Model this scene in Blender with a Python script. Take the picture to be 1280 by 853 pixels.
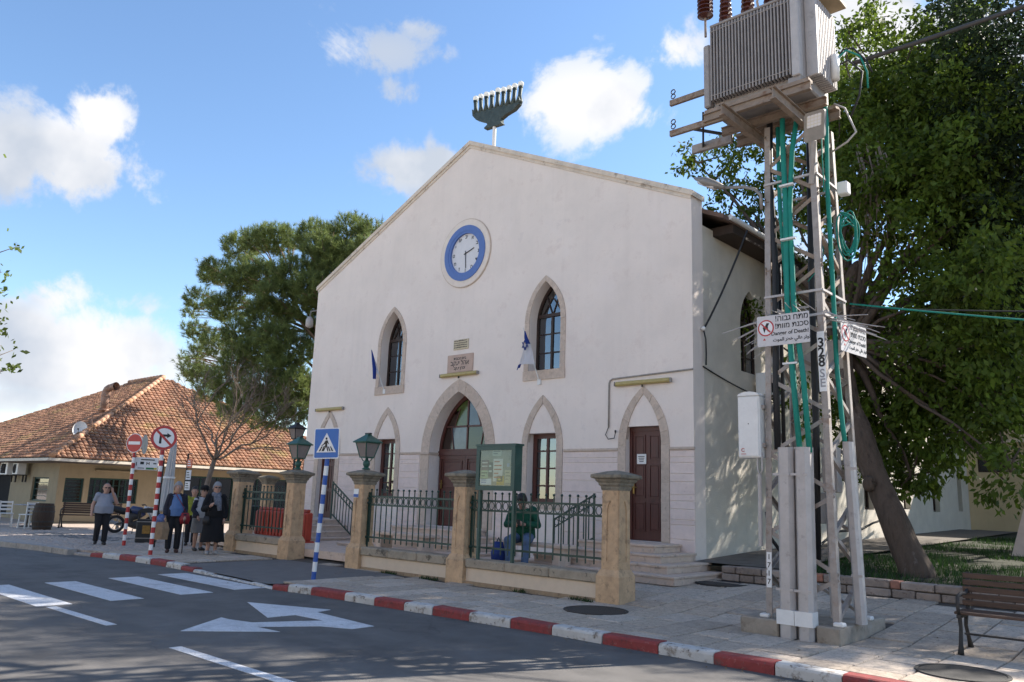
import bpy, bmesh, math, random
import numpy as np
from mathutils import Vector, Matrix, Quaternion, noise
from mathutils.geometry import tessellate_polygon
R_ = math.radians
random.seed(7)
for o in list(bpy.data.objects): bpy.data.objects.remove(o)
scene = bpy.context.scene
col = scene.collection

# ------------------------------------------------------------------ camera
CAM_H = 1.55
FPX, PITCH, ROLL, YAW = 996.34, 0.19368, 0.03405, -0.74260
def cam_axes():
    cy, sy, cp, sp = math.cos(YAW), math.sin(YAW), math.cos(PITCH), math.sin(PITCH)
    F = Vector((sy*cp, cy*cp, sp)); Rr = Vector((cy, -sy, 0)); U = Rr.cross(F)
    c, s = math.cos(ROLL), math.sin(ROLL)
    return c*Rr + s*U, -s*Rr + c*U, F
AX, AY, AF = cam_axes()
cd = bpy.data.cameras.new('camera'); cam = bpy.data.objects.new('camera', cd); col.objects.link(cam)
cam.matrix_world = Matrix(((AX.x, AY.x, -AF.x, 0), (AX.y, AY.y, -AF.y, 0), (AX.z, AY.z, -AF.z, CAM_H), (0, 0, 0, 1)))
cd.sensor_width = 36; cd.lens = FPX/1280*36; cd.clip_start = 0.05; cd.clip_end = 5000
scene.camera = cam
def ray(px, py): return AF + AX*((px-640)/FPX) - AY*((py-426.5)/FPX)
def gz(px, py, z=0):
    d = ray(px, py); return Vector((0, 0, CAM_H)) + d*((z-CAM_H)/d.z)
def gy(px, py, y):
    d = ray(px, py); return Vector((0, 0, CAM_H)) + d*(y/d.y)
def gx(px, py, x):
    d = ray(px, py); return Vector((0, 0, CAM_H)) + d*(x/d.x)

# ------------------------------------------------------------------ sky, sun, exposure
SUN_AZ, SUN_EL = R_(25), R_(38)          # azimuth from +Y (into the picture) towards +X
SKY_STRENGTH, SUN_STRENGTH, EXPOSURE = 0.11, 5.0, 1.22
w = bpy.data.worlds.new('World'); scene.world = w; w.use_nodes = True
def build_world():
    nt = w.node_tree; nt.nodes.clear(); N = nt.nodes.new; L = nt.links.new
    out = N('ShaderNodeOutputWorld'); sky = N('ShaderNodeTexSky'); sky.sky_type = 'NISHITA'; sky.sun_disc = False
    sky.sun_elevation = SUN_EL; sky.sun_rotation = SUN_AZ; sky.air_density = 1.0; sky.dust_density = 0.2; sky.ozone_density = 2.2; sky.altitude = 100
    bg = N('ShaderNodeBackground'); bg.inputs['Strength'].default_value = SKY_STRENGTH
    hs = N('ShaderNodeHueSaturation'); hs.inputs['Saturation'].default_value = 1.06; L(sky.outputs[0], hs.inputs['Color'])
    L(hs.outputs[0], bg.inputs['Color'])
    tc = N('ShaderNodeTexCoord'); d = tc.outputs['Generated']
    def math_(op, a, b=None, c=None, clamp=False):
        n = N('ShaderNodeMath'); n.operation = op; n.use_clamp = clamp
        for i, v in enumerate((a, b, c)):
            if v is None: continue
            if isinstance(v, (int, float)): n.inputs[i].default_value = v
            else: L(v, n.inputs[i])
        return n.outputs[0]
    def dot(vec):
        n = N('ShaderNodeVectorMath'); n.operation = 'DOT_PRODUCT'; L(d, n.inputs[0]); n.inputs[1].default_value = vec; return n.outputs['Value']
    nz = N('ShaderNodeTexNoise'); nz.inputs['Scale'].default_value = 9; nz.inputs['Detail'].default_value = 9; nz.inputs['Roughness'].default_value = .62
    nz.inputs['Distortion'].default_value = .35; L(d, nz.inputs['Vector'])
    nl = N('ShaderNodeTexNoise'); nl.inputs['Scale'].default_value = 2.6; nl.inputs['Detail'].default_value = 3; L(d, nl.inputs['Vector'])
    n1 = math_('SUBTRACT', nz.outputs['Fac'], .5)
    # clouds of the photograph: px, py, half width, half height (px), weight
    clouds = [(78, 200, 74, 52, 1.05), (125, 150, 36, 42, 1.0), (20, 195, 50, 50, 1.05), (95, 448, 115, 50, 1.15), (15, 425, 60, 42, 1.15), (150, 470, 60, 32, 1.0),
              (30, 495, 150, 26, .8), (70, 372, 34, 30, .85), (165, 378, 62, 26, .62), (520, 212, 78, 36, 1), (548, 198, 40, 30, .9), (735, 130, 95, 52, 1.05),
              (790, 140, 60, 34, .95), (480, 66, 78, 30, .66), (525, 35, 40, 26, .6), (498, 118, 34, 30, .58), (845, 62, 40, 34, .85),
              (645, 8, 36, 18, .55), (1170, 60, 110, 55, 1), (1090, 10, 70, 50, .95), (1000, 330, 90, 70, .9), (1100, 430, 120, 60, .9), (232, 430, 30, 24, .5)]
    tot = None
    for (px, py, rx, ry, wt) in clouds:
        c = ray(px, py).normalized(); ux = (AX - c*AX.dot(c)).normalized(); uy = c.cross(ux)
        k = FPX/ray(px, py).length
        u = math_('MULTIPLY', dot(ux), k/rx); v = math_('MULTIPLY', dot(uy), k/ry)
        s = math_('ADD', math_('MULTIPLY', u, u), math_('MULTIPLY', v, v))
        s = math_('ADD', s, math_('MULTIPLY', math_('LESS_THAN', dot(c), 0), 50))
        b = math_('MULTIPLY', math_('EXPONENT', math_('MULTIPLY', s, -.8)), wt)
        tot = b if tot is None else math_('MAXIMUM', tot, b)
    # the rest of the sky carries the same kind of scattered cumulus
    iv = N('ShaderNodeMapRange'); iv.interpolation_type = 'SMOOTHSTEP'; L(dot(AF), iv.inputs[0]); iv.inputs[1].default_value = .60; iv.inputs[2].default_value = .80; inview = iv.outputs[0]
    wild = math_('MULTIPLY', math_('SUBTRACT', nl.outputs['Fac'], .47, clamp=True), 5.0)
    wild = math_('MULTIPLY', wild, math_('SUBTRACT', 1, inview))
    tot = math_('MAXIMUM', tot, math_('MINIMUM', wild, 1))
    nf = N('ShaderNodeTexNoise'); nf.inputs['Scale'].default_value = 26; nf.inputs['Detail'].default_value = 8; nf.inputs['Roughness'].default_value = .6; L(d, nf.inputs['Vector'])
    dens = math_('ADD', math_('ADD', tot, math_('MULTIPLY', n1, 2.0)), math_('MULTIPLY', math_('SUBTRACT', nf.outputs['Fac'], .5), .75))
    mr = N('ShaderNodeMapRange'); mr.interpolation_type = 'SMOOTHSTEP'; L(dens, mr.inputs[0]); mr.inputs[1].default_value = .46; mr.inputs[2].default_value = .82
    # only on clouds, nothing below the horizon
    up = math_('GREATER_THAN', dot(Vector((0, 0, 1))), 0.0)
    mask = math_('MULTIPLY', math_('MULTIPLY', mr.outputs[0], up), math_('MULTIPLY_ADD', tot, .75, .35, clamp=True))
    cb = N('ShaderNodeBackground'); cr = N('ShaderNodeValToRGB')
    nb = N('ShaderNodeTexNoise'); nb.inputs['Scale'].default_value = 6; nb.inputs['Detail'].default_value = 5
    mp = N('ShaderNodeMapping'); mp.inputs['Location'].default_value = (.3, .2, .035); L(d, mp.inputs['Vector']); L(mp.outputs[0], nb.inputs['Vector'])
    L(nb.outputs['Fac'], cr.inputs[0]); e = cr.color_ramp.elements
    e[0].position = .36; e[0].color = (.60, .66, .76, 1); e[1].position = .56; e[1].color = (.98, .98, 1, 1)
    L(cr.outputs[0], cb.inputs['Color']); cb.inputs['Strength'].default_value = .45
    mx = N('ShaderNodeMixShader'); L(mask, mx.inputs[0]); L(bg.outputs[0], mx.inputs[1]); L(cb.outputs[0], mx.inputs[2]); L(mx.outputs[0], out.inputs[0])
build_world()
sd = bpy.data.lights.new('sun', 'SUN'); sun = bpy.data.objects.new('sun', sd); col.objects.link(sun)
sd.energy = SUN_STRENGTH; sd.angle = R_(.55); sd.color = (1, .93, .83)
SUN_DIR = Vector((math.sin(SUN_AZ)*math.cos(SUN_EL), math.cos(SUN_AZ)*math.cos(SUN_EL), math.sin(SUN_EL)))
sun.rotation_euler = SUN_DIR.to_track_quat('Z', 'Y').to_euler()
scene.view_settings.view_transform = 'Standard'; scene.view_settings.look = 'None'
scene.view_settings.exposure = EXPOSURE; scene.view_settings.gamma = 1; scene.view_settings.use_curve_mapping = False
scene.render.engine = 'CYCLES'
cy = scene.cycles; cy.max_bounces = 6; cy.diffuse_bounces = 3; cy.glossy_bounces = 2; cy.transmission_bounces = 3; cy.transparent_max_bounces = 8

# ------------------------------------------------------------------ materials
MATS = {}
def mat(name, color, rough=.7, metal=0, var=.12, scale=6, bump=.0, bscale=40, spots=None, spec=.4, island=0, detail=6, coords='Object', transl=0, emit=None, stretch=None, alpha=None, trans=0, streak=0, cracks=0, tracks=0):
    if name in MATS: return MATS[name]
    m = bpy.data.materials.new(name); m.use_nodes = True; nt = m.node_tree; N = nt.nodes.new; L = nt.links.new
    b = nt.nodes['Principled BSDF']; b.inputs['Roughness'].default_value = rough; b.inputs['Metallic'].default_value = metal
    b.inputs['Specular IOR Level'].default_value = spec
    tc = N('ShaderNodeTexCoord'); vec = tc.outputs['Object' if coords == 'World' else coords]
    if coords == 'World':
        g = N('ShaderNodeNewGeometry'); vec = g.outputs['Position']
    if stretch:
        mp = N('ShaderNodeMapping'); mp.inputs['Scale'].default_value = stretch; L(vec, mp.inputs['Vector']); vec = mp.outputs[0]
    nz = N('ShaderNodeTexNoise'); nz.inputs['Scale'].default_value = scale; nz.inputs['Detail'].default_value = detail; nz.inputs['Roughness'].default_value = .62; L(vec, nz.inputs['Vector'])
    r = N('ShaderNodeValToRGB'); e = r.color_ramp.elements
    c = Vector(color[:3]); lo = c*(1-var); hi = c*(1+var)
    e[0].position = .3; e[0].color = (*lo, 1); e[1].position = .7; e[1].color = (*[min(1, x) for x in hi], 1)
    L(nz.outputs['Fac'], r.inputs[0]); cur = r.outputs[0]
    if spots:                      # (colour, scale, threshold, softness, amount)
        for (sc, ssc, th, so, am) in spots:
            n2 = N('ShaderNodeTexNoise'); n2.inputs['Scale'].default_value = ssc; n2.inputs['Detail'].default_value = 7; n2.inputs['Roughness'].default_value = .7; L(vec, n2.inputs['Vector'])
            mr = N('ShaderNodeMapRange'); L(n2.outputs['Fac'], mr.inputs[0]); mr.inputs[1].default_value = th; mr.inputs[2].default_value = th+so; mr.inputs[4].default_value = am
            mx = N('ShaderNodeMixRGB'); L(mr.outputs[0], mx.inputs[0]); L(cur, mx.inputs[1]); mx.inputs[2].default_value = (*sc[:3], 1); cur = mx.outputs[0]
    if streak:                     # rain streaks running down a wall
        mp = N('ShaderNodeMapping'); mp.inputs['Scale'].default_value = (3.5, 3.5, .18); L(vec, mp.inputs['Vector'])
        n3 = N('ShaderNodeTexNoise'); n3.inputs['Scale'].default_value = 1.6; n3.inputs['Detail'].default_value = 6; L(mp.outputs[0], n3.inputs['Vector'])
        mr = N('ShaderNodeMapRange'); L(n3.outputs['Fac'], mr.inputs[0]); mr.inputs[1].default_value = .52; mr.inputs[2].default_value = .78; mr.inputs[4].default_value = streak
        mx = N('ShaderNodeMixRGB'); L(mr.outputs[0], mx.inputs[0]); L(cur, mx.inputs[1]); mx.inputs[2].default_value = (*(c*.62), 1); cur = mx.outputs[0]
    if tracks:                     # polished and grimy bands along the street
        mp = N('ShaderNodeMapping'); mp.inputs['Scale'].default_value = (.05, 1.1, 1); L(vec, mp.inputs['Vector'])
        n3 = N('ShaderNodeTexNoise'); n3.inputs['Scale'].default_value = 1.3; n3.inputs['Detail'].default_value = 5; L(mp.outputs[0], n3.inputs['Vector'])
        mr = N('ShaderNodeMapRange'); L(n3.outputs['Fac'], mr.inputs[0]); mr.inputs[1].default_value = .38; mr.inputs[2].default_value = .62; mr.inputs[3].default_value = 1-tracks; mr.inputs[4].default_value = 1+tracks
        hs = N('ShaderNodeHueSaturation'); L(mr.outputs[0], hs.inputs['Value']); L(cur, hs.inputs['Color']); cur = hs.outputs[0]
    if cracks:
        nw = N('ShaderNodeTexNoise'); nw.inputs['Scale'].default_value = 1.6; nw.inputs['Detail'].default_value = 6; L(vec, nw.inputs['Vector'])
        va = N('ShaderNodeMixRGB'); va.blend_type = 'ADD'; va.inputs[0].default_value = .55; L(vec, va.inputs[1]); L(nw.outputs['Color'], va.inputs[2])
        vo = N('ShaderNodeTexVoronoi'); vo.feature = 'DISTANCE_TO_EDGE'; vo.inputs['Scale'].default_value = cracks; L(va.outputs[0], vo.inputs['Vector'])
        lt = N('ShaderNodeMapRange'); L(vo.outputs['Distance'], lt.inputs[0]); lt.inputs[1].default_value = .0; lt.inputs[2].default_value = .008*cracks; lt.inputs[3].default_value = 1; lt.inputs[4].default_value = 0
        nm = N('ShaderNodeTexNoise'); nm.inputs['Scale'].default_value = .5; L(vec, nm.inputs['Vector'])
        mk = N('ShaderNodeMapRange'); L(nm.outputs['Fac'], mk.inputs[0]); mk.inputs[1].default_value = .5; mk.inputs[2].default_value = .56; mk.inputs[4].default_value = .7
        mu = N('ShaderNodeMath'); mu.operation = 'MULTIPLY'; L(lt.outputs[0], mu.inputs[0]); L(mk.outputs[0], mu.inputs[1])
        mx = N('ShaderNodeMixRGB'); L(mu.outputs[0], mx.inputs[0]); L(cur, mx.inputs[1]); mx.inputs[2].default_value = (*(c*.35), 1); cur = mx.outputs[0]
    if island:
        g = N('ShaderNodeNewGeometry'); oi = N('ShaderNodeObjectInfo')
        ad = N('ShaderNodeMath'); ad.operation = 'ADD'; L(g.outputs['Random Per Island'], ad.inputs[0]); L(oi.outputs['Random'], ad.inputs[1])
        fr = N('ShaderNodeMath'); fr.operation = 'FRACT'; L(ad.outputs[0], fr.inputs[0])
        mr = N('ShaderNodeMapRange'); L(fr.outputs[0], mr.inputs[0]); mr.inputs[3].default_value = 1-island; mr.inputs[4].default_value = 1+island
        hs = N('ShaderNodeHueSaturation'); L(mr.outputs[0], hs.inputs['Value']); L(cur, hs.inputs['Color'])
        h2 = N('ShaderNodeMapRange'); L(oi.outputs['Random'], h2.inputs[0]); h2.inputs[3].default_value = 1-island*.6; h2.inputs[4].default_value = 1+island*.6; L(h2.outputs[0], hs.inputs['Saturation'])
        cur = hs.outputs[0]
    L(cur, b.inputs['Base Color'])
    rr = N('ShaderNodeMapRange'); L(nz.outputs['Fac'], rr.inputs[0]); rr.inputs[3].default_value = max(0, rough-.08); rr.inputs[4].default_value = min(1, rough+.1); L(rr.outputs[0], b.inputs['Roughness'])
    if bump:
        nb = N('ShaderNodeTexNoise'); nb.inputs['Scale'].default_value = bscale; nb.inputs['Detail'].default_value = 8; nb.inputs['Roughness'].default_value = .7; L(vec, nb.inputs['Vector'])
        bp = N('ShaderNodeBump'); bp.inputs['Strength'].default_value = bump; bp.inputs['Distance'].default_value = .02; L(nb.outputs['Fac'], bp.inputs['Height']); L(bp.outputs[0], b.inputs['Normal'])
    if trans: b.inputs['Transmission Weight'].default_value = trans
    if alpha is not None: b.inputs['Alpha'].default_value = alpha
    if transl:
        t = N('ShaderNodeBsdfTranslucent'); L(cur, t.inputs['Color']); ms = N('ShaderNodeMixShader'); ms.inputs[0].default_value = transl
        o = nt.nodes['Material Output']; L(b.outputs[0], ms.inputs[1]); L(t.outputs[0], ms.inputs[2]); L(ms.outputs[0], o.inputs['Surface'])
    MATS[name] = m; return m
def glass(name, tint=(.8, .85, .9), rough=.02, mixf=.55):
    """a thin pane: part mirror, part clear"""
    if name in MATS: return MATS[name]
    m = bpy.data.materials.new(name); m.use_nodes = True; nt = m.node_tree; N = nt.nodes.new; L = nt.links.new
    nt.nodes.remove(nt.nodes['Principled BSDF']); o = nt.nodes['Material Output']
    g = N('ShaderNodeBsdfGlossy'); g.inputs['Roughness'].default_value = rough; g.inputs['Color'].default_value = (.9, .93, .97, 1)
    t = N('ShaderNodeBsdfTransparent'); t.inputs['Color'].default_value = (*tint, 1)
    fr = N('ShaderNodeFresnel'); fr.inputs['IOR'].default_value = 1.5
    ma = N('ShaderNodeMath'); ma.operation = 'MULTIPLY_ADD'; L(fr.outputs[0], ma.inputs[0]); ma.inputs[1].default_value = 1.2; ma.inputs[2].default_value = mixf; ma.use_clamp = True
    ge = N('ShaderNodeNewGeometry'); bf = N('ShaderNodeMath'); bf.operation = 'SUBTRACT'; bf.inputs[0].default_value = 1; L(ge.outputs['Backfacing'], bf.inputs[1])
    mm = N('ShaderNodeMath'); mm.operation = 'MULTIPLY'; L(ma.outputs[0], mm.inputs[0]); L(bf.outputs[0], mm.inputs[1]); ma = mm
    tc = N('ShaderNodeTexCoord'); nz = N('ShaderNodeTexNoise'); nz.inputs['Scale'].default_value = 2.5; L(tc.outputs['Object'], nz.inputs['Vector'])
    bp = N('ShaderNodeBump'); bp.inputs['Strength'].default_value = .05; bp.inputs['Distance'].default_value = .03; L(nz.outputs['Fac'], bp.inputs['Height']); L(bp.outputs[0], g.inputs['Normal'])
    ms = N('ShaderNodeMixShader'); L(ma.outputs[0], ms.inputs[0]); L(t.outputs[0], ms.inputs[1]); L(g.outputs[0], ms.inputs[2]); L(ms.outputs[0], o.inputs['Surface'])
    MATS[name] = m; return m

# ------------------------------------------------------------------ mesh builders
def base_of(o):
    v = Vector((0, 0, 0))
    while o is not None: v = v + Vector(o.location); o = o.parent
    return v
class MB:
    def __init__(s): s.v = []; s.f = []
    def add(s, vs, fs):
        k = len(s.v); s.v += [tuple(x) for x in vs]; s.f += [tuple(i+k for i in f) for f in fs]; return s
    def box(s, x0, x1, y0, y1, z0, z1, M=None):
        vs = [(x, y, z) for z in (z0, z1) for y in (y0, y1) for x in (x0, x1)]
        if M is not None: vs = [M @ Vector(p) for p in vs]
        return s.add(vs, [(0, 2, 3, 1), (4, 5, 7, 6), (0, 1, 5, 4), (2, 6, 7, 3), (0, 4, 6, 2), (1, 3, 7, 5)])
    def cbox(s, x0, x1, y0, y1, z0, z1, c=.01, M=None):
        """box with chamfered edges"""
        bm = bmesh.new(); bmesh.ops.create_cube(bm, size=1)
        for v in bm.verts: v.co = Vector(((x0+x1)/2+v.co.x*(x1-x0), (y0+y1)/2+v.co.y*(y1-y0), (z0+z1)/2+v.co.z*(z1-z0)))
        bmesh.ops.bevel(bm, geom=list(bm.edges), offset=c, segments=1, affect='EDGES')
        bm.verts.ensure_lookup_table()
        vs = [v.co.copy() for v in bm.verts]; bm.verts.index_update(); fs = [[v.index for v in f.verts] for f in bm.faces]; bm.free()
        if M is not None: vs = [M @ p for p in vs]
        return s.add(vs, fs)
    def bar(s, p0, p1, w_, h_=None, up=(0, 0, 1)):
        """rectangular bar along p0-p1"""
        p0, p1 = Vector(p0), Vector(p1); h_ = w_ if h_ is None else h_
        d = (p1-p0).normalized(); u = Vector(up)
        if abs(d.dot(u)) > .98: u = Vector((0, 1, 0))
        x = d.cross(u).normalized(); y = x.cross(d)
        vs = [p + x*a*w_/2 + y*b*h_/2 for p in (p0, p1) for a, b in ((-1, -1), (1, -1), (1, 1), (-1, 1))]
        return s.add(vs, [(3, 2, 1, 0), (4, 5, 6, 7), (0, 1, 5, 4), (1, 2, 6, 5), (2, 3, 7, 6), (3, 0, 4, 7)])
    def angle(s, p0, p1, w_, t, a, b):
        """L-section steel: flanges along directions a and b"""
        p0, p1, a, b = Vector(p0), Vector(p1), Vector(a).normalized(), Vector(b).normalized()
        prof = [Vector((0, 0)), Vector((w_, 0)), Vector((w_, t)), Vector((t, t)), Vector((t, w_)), Vector((0, w_))]
        vs = [p + a*q.x + b*q.y for p in (p0, p1) for q in prof]
        fs = [(i, (i+1) % 6, 6+(i+1) % 6, 6+i) for i in range(6)] + [(0, 3, 2, 1), (0, 5, 4, 3), (6, 7, 8, 9), (6, 9, 10, 11)]
        return s.add(vs, fs)
    def cyl(s, p0, p1, r0, r1=None, n=12, cap=True):
        p0, p1 = Vector(p0), Vector(p1); r1 = r0 if r1 is None else r1
        d = (p1-p0).normalized(); u = Vector((0, 0, 1)) if abs(d.z) < .9 else Vector((1, 0, 0))
        x = d.cross(u).normalized(); y = d.cross(x)
        vs = [p + (x*math.cos(2*math.pi*i/n) + y*math.sin(2*math.pi*i/n))*r for p, r in ((p0, r0), (p1, r1)) for i in range(n)]
        fs = [(i, (i+1) % n, n+(i+1) % n, n+i) for i in range(n)]
        if cap: fs += [tuple(range(n-1, -1, -1)), tuple(range(n, 2*n))]
        return s.add(vs, fs)
    def tube(s, pts, r, n=8, cap=True, flat=1):
        pts = [Vector(p) for p in pts]; rs = r if isinstance(r, (list, tuple)) else [r]*len(pts)
        vs, fs = [], []; px = None
        for i, p in enumerate(pts):
            d = (pts[min(i+1, len(pts)-1)]-pts[max(i-1, 0)]).normalized()
            if px is None:
                u = Vector((0, 0, 1)) if abs(d.z) < .9 else Vector((1, 0, 0)); x = d.cross(u).normalized()
            else: x = (px - d*px.dot(d)).normalized()
            px = x; y = d.cross(x)
            vs += [p + (x*math.cos(2*math.pi*k/n)*flat + y*math.sin(2*math.pi*k/n))*rs[i] for k in range(n)]
        for i in range(len(pts)-1):
            fs += [(i*n+k, i*n+(k+1) % n, (i+1)*n+(k+1) % n, (i+1)*n+k) for k in range(n)]
        if cap: fs += [tuple(range(n-1, -1, -1)), tuple(range((len(pts)-1)*n, len(pts)*n))]
        return s.add(vs, fs)
    def lathe(s, c, prof, n=16, sx=1, sy=1, rot=0):
        """prof: (radius, z) from the bottom up"""
        c = Vector(c); vs = []
        for r, z in prof: vs += [c + Vector((math.cos(2*math.pi*k/n+rot)*r*sx, math.sin(2*math.pi*k/n+rot)*r*sy, z)) for k in range(n)]
        fs = [(i*n+k, i*n+(k+1) % n, (i+1)*n+(k+1) % n, (i+1)*n+k) for i in range(len(prof)-1) for k in range(n)]
        fs += [tuple(range(n-1, -1, -1)), tuple(range((len(prof)-1)*n, len(prof)*n))]
        return s.add(vs, fs)
    def sphere(s, c, r, n=12, m=8, sx=1, sy=1, sz=1):
        c = Vector(c)
        prof = [(r*math.sin(math.pi*i/m)+1e-4, -r*math.cos(math.pi*i/m)*sz) for i in range(m+1)]
        return s.lathe(c, prof, n, sx, sy)
    def prism(s, poly, O, U, V, W, holes=()):
        """poly in (u,v), extruded by vector W from origin O"""
        O, U, V, W = Vector(O), Vector(U), Vector(V), Vector(W)
        loops = [list(poly)] + [list(h) for h in holes]
        flat = [q for l in loops for q in l]
        tris = tessellate_polygon([[Vector((q[0], q[1], 0)) for q in l] for l in loops])
        n = len(flat); vs = [O + U*q[0] + V*q[1] for q in flat] + [O + U*q[0] + V*q[1] + W for q in flat]
        if U.cross(V).dot(W) > 0: side = 1
        else: side = -1
        fs = []
        for t in tris:
            a, b, c_ = [flat[i] for i in t]
            ar = (b[0]-a[0])*(c_[1]-a[1])-(b[1]-a[1])*(c_[0]-a[0])
            t = tuple(t) if ar > 0 else tuple(reversed(t))
            fs.append(tuple(reversed(t)) if side > 0 else t); fs.append(tuple(i+n for i in (t if side > 0 else reversed(t))))
        k = 0
        for li, l in enumerate(loops):
            m = len(l); ar = sum(l[i][0]*l[(i+1) % m][1]-l[(i+1) % m][0]*l[i][1] for i in range(m))
            good = (ar > 0) == (li == 0)
            if side < 0: good = not good
            for i in range(m):
                q = (k+i, k+(i+1) % m, n+k+(i+1) % m, n+k+i)
                fs.append(q if good else tuple(reversed(q)))
            k += m
        return s.add(vs, fs)
    def mesh(s, name, m, smooth=False, off=Vector((0, 0, 0))):
        me = bpy.data.meshes.new(name); me.from_pydata([(x-off.x, y-off.y, z-off.z) for x, y, z in s.v], [], s.f); me.update()
        if m is not None:
            for mm in (m if isinstance(m, (list, tuple)) else [m]): me.materials.append(mm)
        if smooth:
            me.polygons.foreach_set('use_smooth', [True]*len(me.polygons))
        return me
    def build(s, name, m, parent=None, smooth=False, loc=None, fixn=False, auto=None):
        """world-space vertices -> ONE mesh object under parent (an unrotated thing)"""
        off = base_of(parent) if parent is not None else Vector((0, 0, 0))
        if parent is None and loc is not None: off = Vector(loc)
        me = s.mesh(name, m, smooth or bool(auto), off)
        if fixn:
            bm = bmesh.new(); bm.from_mesh(me); bmesh.ops.recalc_face_normals(bm, faces=bm.faces); bm.to_mesh(me); bm.free()
        if auto: me.set_sharp_from_angle(angle=R_(auto))
        o = bpy.data.objects.new(name, me); col.objects.link(o); o.parent = parent
        if parent is None and loc is not None: o.location = loc
        return o
def piece(me, name, parent, loc=(0, 0, 0), rot=(0, 0, 0), scale=(1, 1, 1)):
    o = bpy.data.objects.new(name, me); col.objects.link(o); o.parent = parent
    o.location = Vector(loc) - (base_of(parent) if parent is not None else Vector((0, 0, 0))); o.rotation_euler = rot; o.scale = scale
    return o
def thing(name, label, cat, loc=(0, 0, 0), group=None):
    o = bpy.data.objects.new(name, None); col.objects.link(o); o.location = loc; o.empty_display_size = .2
    return tag(o, label, cat, group)
def tag(o, label=None, cat=None, group=None, kind=None):
    if label: o['label'] = label
    if cat: o['category'] = cat
    if group: o['group'] = group
    if kind: o['kind'] = kind
    return o
KIDS = {}
def kids(o): return [c for c in bpy.data.objects if c.parent == o]
def copy_tree(o, parent=None, loc=None, rz=None, label=None, group=None):
    c = o.copy(); col.objects.link(c)
    if parent is not None: c.parent = parent
    if loc is not None: c.location = loc
    if rz is not None: c.rotation_euler = (0, 0, rz)
    if label: c['label'] = label
    if group: c['group'] = group
    for ch in kids(o): copy_tree(ch, c)
    return c
def bake(o):
    """mesh of one object with its modifiers, worked out in a scratch scene"""
    sc = bpy.data.scenes.new('scratch'); sc.collection.objects.link(o); vl = sc.view_layers[0]; vl.update(); dg = vl.depsgraph
    me = bpy.data.meshes.new_from_object(o.evaluated_get(dg)); sc.collection.objects.unlink(o); bpy.data.scenes.remove(sc); return me
def text_mesh(body, size, m, name, parent, M, align='CENTER', extrude=.002, bold=0, font=None):
    """flat lettering as mesh, placed by matrix M (text lies in local xy, baseline along x)"""
    cu = bpy.data.curves.new(name, 'FONT'); cu.body = body; cu.size = size; cu.align_x = align; cu.align_y = 'CENTER'; cu.extrude = extrude; cu.offset = bold; cu.resolution_u = 3
    t = bpy.data.objects.new(name, cu); me = bake(t); bpy.data.objects.remove(t); bpy.data.curves.remove(cu)
    me.name = name; me.materials.clear(); me.materials.append(m)
    off = base_of(parent); me.transform(Matrix.Translation(-off) @ M)
    o = bpy.data.objects.new(name, me); col.objects.link(o); o.parent = parent
    if len(body) > 1: o['kind'] = 'stuff'
    return o
def frame_matrix(O, X, Y):
    X, Y = Vector(X).normalized(), Vector(Y).normalized(); Z = X.cross(Y)
    return Matrix(((X.x, Y.x, Z.x, O[0]), (X.y, Y.y, Z.y, O[1]), (X.z, Y.z, Z.z, O[2]), (0, 0, 0, 1)))
def arch_pts(hw, zs, za, n=10):
    """pointed arch from (hw,zs) over (0,za) to (-hw,zs)"""
    r = za-zs; Rr = (hw*hw+r*r)/(2*hw); cx = hw-Rr; a1 = math.atan2(r, -cx)
    right = [(cx+Rr*math.cos(a1*i/n), zs+Rr*math.sin(a1*i/n)) for i in range(n+1)]
    return right + [(-x, z) for x, z in reversed(right[:-1])]
def sag(p0, p1, drop, n=16):
    p0, p1 = Vector(p0), Vector(p1)
    return [p0.lerp(p1, i/n) - Vector((0, 0, drop*4*(i/n)*(1-i/n))) for i in range(n+1)]
# ------------------------------------------------------------------ material set
M_asphalt = mat('asphalt', (.130, .121, .113), .86, cracks=.55, tracks=.09, var=.22, scale=2.2, bump=.5, bscale=140, coords='World', spots=[((.145, .14, .135), 120, .56, .06, .6), ((.055, .053, .054), .6, .54, .1, .4), ((.115, .11, .105), .9, .57, .06, .5)])
M_asphalt2 = mat('asphalt_patch', (.15, .138, .13), .9, var=.14, scale=3, bump=.35, bscale=90, coords='World', spots=[((.16, .155, .15), 60, .56, .08, .5)])
M_soil = mat('soil', (.10, .082, .06), .95, var=.3, scale=3, bump=.5, coords='World')
M_pav = mat('paver', (.47, .385, .305), .85, var=.2, scale=9, bump=.45, bscale=60, island=.16, coords='World', spots=[((.19, .155, .135), 26, .53, .10, .75), ((.15, .13, .12), 1.3, .58, .12, .45), ((.46, .42, .39), 45, .6, .06, .5)])
M_mortar = mat('mortar', (.085, .07, .058), .95, var=.25, scale=12, bump=.4, coords='World')
M_white = mat('road_paint', (.62, .62, .63), .7, tracks=.06, var=.10, scale=14, coords='World', bump=.2, bscale=120, spots=[((.15, .15, .15), 60, .55, .08, .8), ((.36, .35, .35), 3.2, .50, .2, .7), ((.13, .13, .13), 11, .63, .05, .8)])
M_kred = mat('kerb_red', (.25, .042, .040), .72, var=.2, scale=10, coords='World', bump=.3, spots=[((.06, .03, .03), 12, .57, .06, .85), ((.36, .15, .13), 24, .57, .08, .6), ((.12, .09, .08), 4, .58, .1, .7)])
M_kwhite = mat('kerb_white', (.52, .50, .47), .75, var=.12, scale=8, coords='World', bump=.3, spots=[((.20, .16, .125), 7, .52, .1, .85), ((.05, .05, .05), 14, .61, .04, .9)])
M_kstone = mat('kerb_stone', (.33, .30, .27), .85, var=.2, scale=8, coords='World', bump=.3, spots=[((.16, .14, .12), 12, .55, .15, .6)])
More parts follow.
